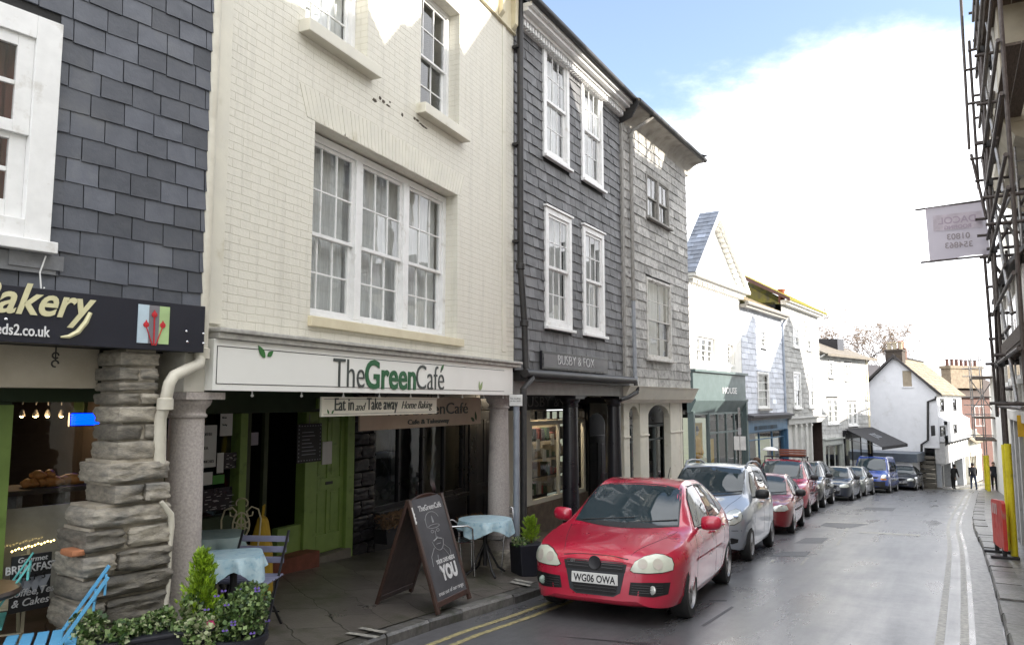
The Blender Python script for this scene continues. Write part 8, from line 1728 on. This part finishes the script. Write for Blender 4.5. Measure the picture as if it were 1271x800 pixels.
leafy(m, Vector((0, 0, .10)),   .20, .17, 1500, .032, R, [0, 0, 1, 2, 2]); leafy(m, Vector((.08, .02, .22)), .14, .12, 650, .03, R, [2, 1, 0])
m.build('foliage', [m_l[2], m_l[3], m_l[5]], t, recalc=False); m = MB()
for k in range(22):
    a, b = R.uniform(0, 6.3), R.uniform(.0, .32); p = Vector((.2 * math.cos(a), .2 * math.sin(a) - .02, b + .02)); 
    for j in range(5): d = Vector((math.cos(j * 1.26), math.sin(j * 1.26), .4)) * .014; m.face([p, p + d + Vector((0, 0, .007)), p + d * 1.5, p + d - Vector((0, 0, .007))])
m.build('violet_flowers', m_fl[0], t, recalc=False); m = MB(); p = Vector((-.10, -.20, .12))
for j in range(12): d = Vector((math.cos(j * .9), -.4, math.sin(j * .9))) * .03; e = d.cross(Vector((0, 1, 0))) * .45; m.face([p, p + d * .6 + e, p + d, p + d * .6 - e])
m.build('pink_bloom', m_fl[1], t, recalc=False)
tx_, ty_ = -2.34, 5.08; zp = pave_z(tx_, ty_); t = empty('trough', (tx_, ty_, zp), rad(35), 'long dark trough of trailing ivy in front of the stone pier', 'planter'); m = MB(); m.prism([(-.30, 0), (.30, 0), (.36, .44), (-.36, .44)], -.13, .13); m.box(-.37, .37, -.145, .145, .44, .47); m.build('trough_box', m_pot, t, bevel=.01)
t = empty('ivy', (tx_, ty_, zp + .48), rad(35), 'trailing variegated ivy spilling from the dark trough', 'plant'); R = random.Random(5); m = MB()
for k in range(8): leafy(m, Vector((-.36 + k * .09 + R.uniform(-.03, .03), R.uniform(-.1, .08), R.uniform(-.04, .10))), R.uniform(.07, .12), R.uniform(.05, .11), 330, R.uniform(.022, .04), R, [0, 0, 1, 2, 3])
leafy(m, Vector((-.42, -.1, -.05)), .1, .12, 260, .04, R, [0, 3, 2]); leafy(m, Vector((.28, -.14, -.04)), .12, .14, 360, .035, R, [2, 2, 3, 0])
m.build('foliage', [m_l[2], m_l[3], m_l[4], m_l[5]], t, recalc=False); m = MB()
for p in (Vector((-.46, -.16, .02)), Vector((-.40, -.2, -.08)), Vector((-.5, -.16, -.1))):
    for j in range(5): d = Vector((math.cos(j * 1.26), -.3, math.sin(j * 1.26))) * .022; m.face([p, p + d + Vector((.01, 0, .0)), p + d * 1.4, p + d - Vector((.01, 0, .0))])
m.build('violet_flowers', m_fl[0], t, recalc=False)
p = on_road(655, 709, .16); zp = pave_z(p.x, p.y); t = empty('plant_pot', (p.x, p.y, zp), rad(25), 'square black planter against the black downpipe behind the red car', 'planter'); m = MB(); m.prism([(-.17, 0), (.17, 0), (.20, .42), (-.20, .42)], -.18, .18); m.build('pot', m_pot, t, bevel=.012)
conifer(p.x + .05, p.y, zp + .40, .40, .17, 'small lime conifer in the square black planter', None, 2, 2600)
t = empty('ivy', (p.x, p.y, zp + .43), 0, 'small ivy edging the square black planter', 'plant'); m = MB(); leafy(m, Vector((-.12, -.12, .02)), .12, .08, 220, .04, R, [0, 1, 2, 3]); m.build('foliage', [m_l[2], m_l[3], m_l[4], m_l[5]], t, recalc=False)
# sign posts
p = on_road(641, 708, .15); zp = pave_z(p.x, p.y); t = empty('sign_post', (p.x, p.y, zp), rad(-20), 'grey post with a small white loading plate near the cafe', 'sign'); zt_ = at(641, 492, p.y).z - zp
m = MB(); m.lathe([(.044, 0), (.044, zt_), (.03, zt_ + .015)], (0, 0, 0), 16); m.build('pole', mat('grey_painted_post', (.24, .27, .31), .5, c2=(.2, .22, .26), nscale=8), t, smooth=40)
m = MB(); m.box(-.085, .11, -.056, -.05, zt_ - .13, zt_ + .03); pl_ = m.build('plate', m_plate, t, bevel=.003); text('No loading\nat any time', .034, m_black, pl_, (-.07, -.058, zt_ - .035), ext=.0005)
p = at(920, 600, 23.0); zp = pave_z(p.x, p.y); t = empty('sign_post', (p.x, p.y, zp), rad(-20), 'thin grey post carrying two white plates side by side outside the teal shop', 'sign'); m = MB(); zt_ = at(920, 506, 23).z - zp; m.lathe([(.035, 0), (.035, zt_), (.02, zt_ + .01)], (0, 0, 0), 12); m.build('pole', m_metal, t, smooth=40)
a, b = at(913, 541, 23).z - zp, at(913, 558, 23).z - zp
for x0, x1 in ((-.17, -.01), (.01, .17)):
    m = MB(); m.box(x0, x1, -.05, -.04, b, a); m.build('plate', m_plate, t)
m = MB(); m.box(-.05, .05, -.05, -.04, a + .05, a + .25); m.build('plate', mat('grey_small_plate', (.4, .4, .42), .5), t)
# ------------------------------------------------------------------ people
def person(pos, rz, h, label, top, legs, hair, skin=(.42, .26, .19), pose='walk', lean=0, only_top=False, hat=None):
    t = empty('person', pos, rz, label, 'person'); s = h / 1.75; V = []; E = []; Rr = []
    def v(x, y, z, r): V.append((x * s, y * s, z * s)); Rr.append(r * s); return len(V) - 1
    pel = v(0, 0, .95, .15); wai = v(lean * .3, 0, 1.10, .135); che = v(lean * .7, 0, 1.32, .155); nk = v(lean, 0, 1.48, .065); hd = v(lean + .03, 0, 1.60, .085); ht = v(lean + .02, 0, 1.70, .075); E += [(pel, wai), (wai, che), (che, nk), (nk, hd), (hd, ht)]
    st = .17 if pose == 'walk' else .03
    for sg in (-1, 1):
        a = v(0, sg * .10, .88, .105); b = v(sg * st * .6, sg * .10, .50, .075); c = v(sg * st - (.06 if sg < 0 and pose == 'walk' else 0), sg * .10, .09, .05); d = v(sg * st + .13, sg * .105, .04, .045); E += [(pel, a), (a, b), (b, c), (c, d)]
        q = v(lean * .85, sg * .19, 1.40, .075); w = v(lean * .8 - sg * st * .5, sg * .24, 1.14, .058); u = v(lean * .8 - sg * st * .5 + .10, sg * .23, .93, .042); k = v(lean * .8 - sg * st * .5 + .14, sg * .23, .84, .035); E += [(che, q), (q, w), (w, u), (u, k)]
    me = bpy.data.meshes.new('body'); me.from_pydata(V, E, []); o = bpy.data.objects.new('body', me); COL.objects.link(o)
    sk = o.modifiers.new('skin', 'SKIN'); 
    for i, r in enumerate(Rr): me.skin_vertices[0].data[i].radius = (r, r); me.skin_vertices[0].data[i].use_root = i == 0
    su = o.modifiers.new('sub', 'SUBSURF'); su.levels = 2; su.render_levels = 2
    m2 = bpy.data.meshes.new_from_object(o.evaluated_get(bpy.context.evaluated_depsgraph_get())); o.modifiers.clear(); o.data = m2; bpy.data.meshes.remove(me); o.parent = t
    m2.materials.clear(); [m2.materials.append(q) for q in (top, legs, mat('skin_tone', skin, .6), m_black)]
    for p in m2.polygons:
        z = p.center.z / s; hand = abs(p.center.y / s) > .18 and z < .90
        p.material_index = 2 if z > 1.49 or hand else (3 if z < .085 else (1 if z < .93 and abs(p.center.y / s) < .185 else 0)); p.use_smooth = True
    M = MB(); M.lathe([(.002, .115), (.05, .105), (.085, .06), (.092, .0), (.082, -.05), (.06, -.08)], ((lean + .0) * s, 0, 1.645 * s), 16); hb = M.build('hair', hair, t, smooth=60)
    for q in hb.data.vertices:
        if q.co.x > (lean + .05) * s and q.co.z < 1.67 * s: q.co.x = (lean + .05) * s
    M = MB(); M.tube([((lean + .10) * s, 0, 1.63 * s), ((lean + .125) * s, 0, 1.60 * s), ((lean + .105) * s, 0, 1.59 * s)], .012 * s, 6); M.build('nose', mat('skin_tone', (0, 0, 0)), t, smooth=60)
    return t
m_cA = mat('dark_navy_coat', (.016, .018, .028), .8); m_cB = mat('black_coat', (.010, .010, .011), .85); m_jean = mat('blue_jeans', (.05, .07, .13), .8); m_hair = mat('brown_hair', (.09, .045, .022), .7, c2=(.05, .026, .014), nscale=20); m_hd = mat('dark_hair', (.02, .016, .013), .7)
px_ = Vector((5.50, 17.28)); person((px_.x, px_.y, road_z(*px_)), rad(200), 1.78, 'brown haired person standing between the silver carrier and the dark red hatchback', m_cA, m_jean, m_hair, pose='stand')
p = on_road(1209, 607.5, 0); person(p, rad(75), 1.74, 'person in a dark navy jacket and jeans walking at the bend', m_cA, m_jean, m_hd)
q = on_road(1184, 607, 0); person(q, rad(20), 1.62, 'stooping person in a black coat by the white gabled house shopfront', m_cB, m_cB, m_hd, pose='stand', lean=.16)
p = FRIGHT.world(46.6, .15, 0); person((p.x, p.y, gz(46.6, .15)), rad(240), 1.72, 'person in a dark coat behind the right-hand far yellow leg', m_cA, m_cB, m_hd, pose='stand')
# shop dummy in a yellow jacket behind the teal shop glass
u_, z_ = FPED.px(864, 566, .55); w = FPED.world(u_, .55, z_ - .95); t = empty('shop_mannequin', w, math.pi / 2 - FPED.a, 'shop dummy in a yellow jacket and black hat in the teal shop window', 'mannequin'); m_yj = mat('yellow_jacket', (.62, .36, .01), .7, c2=(.5, .27, .008), nscale=6)
m = MB(); m.lathe([(.03, .1), (.16, .92), (.21, 1.0), (.20, 1.2), (.235, 1.45), (.20, 1.55), (.08, 1.62), (.07, 1.66)], (0, 0, 0), 20); o = m.build('jacket', m_yj, t, smooth=60); o.scale = (1.15, .75, 1)
for s in (-1, 1): m = MB(); m.tube([(s * .2, 0, 1.5), (s * .32, -.02, 1.25), (s * .30, -.12, 1.02)], [.085, .075, .06], 10); m.build('sleeve', m_yj, t, smooth=60)
m = MB(); m.lathe([(.03, 1.62), (.08, 1.68), (.10, 1.78), (.08, 1.88), (.01, 1.92)], (0, 0, 0), 16); m.build('head', m_oldwhite, t, smooth=60); m = MB(); m.lathe([(.115, 1.80), (.12, 1.84), (.10, 1.95), (.05, 2.0), (.002, 2.01)], (0, 0, 0), 16); m.build('hat', m_black, t, smooth=60); m = MB(); m.lathe([(.04, 0), (.03, .15)], (0, 0, 0), 12); m.build('stand', m_metal, t)
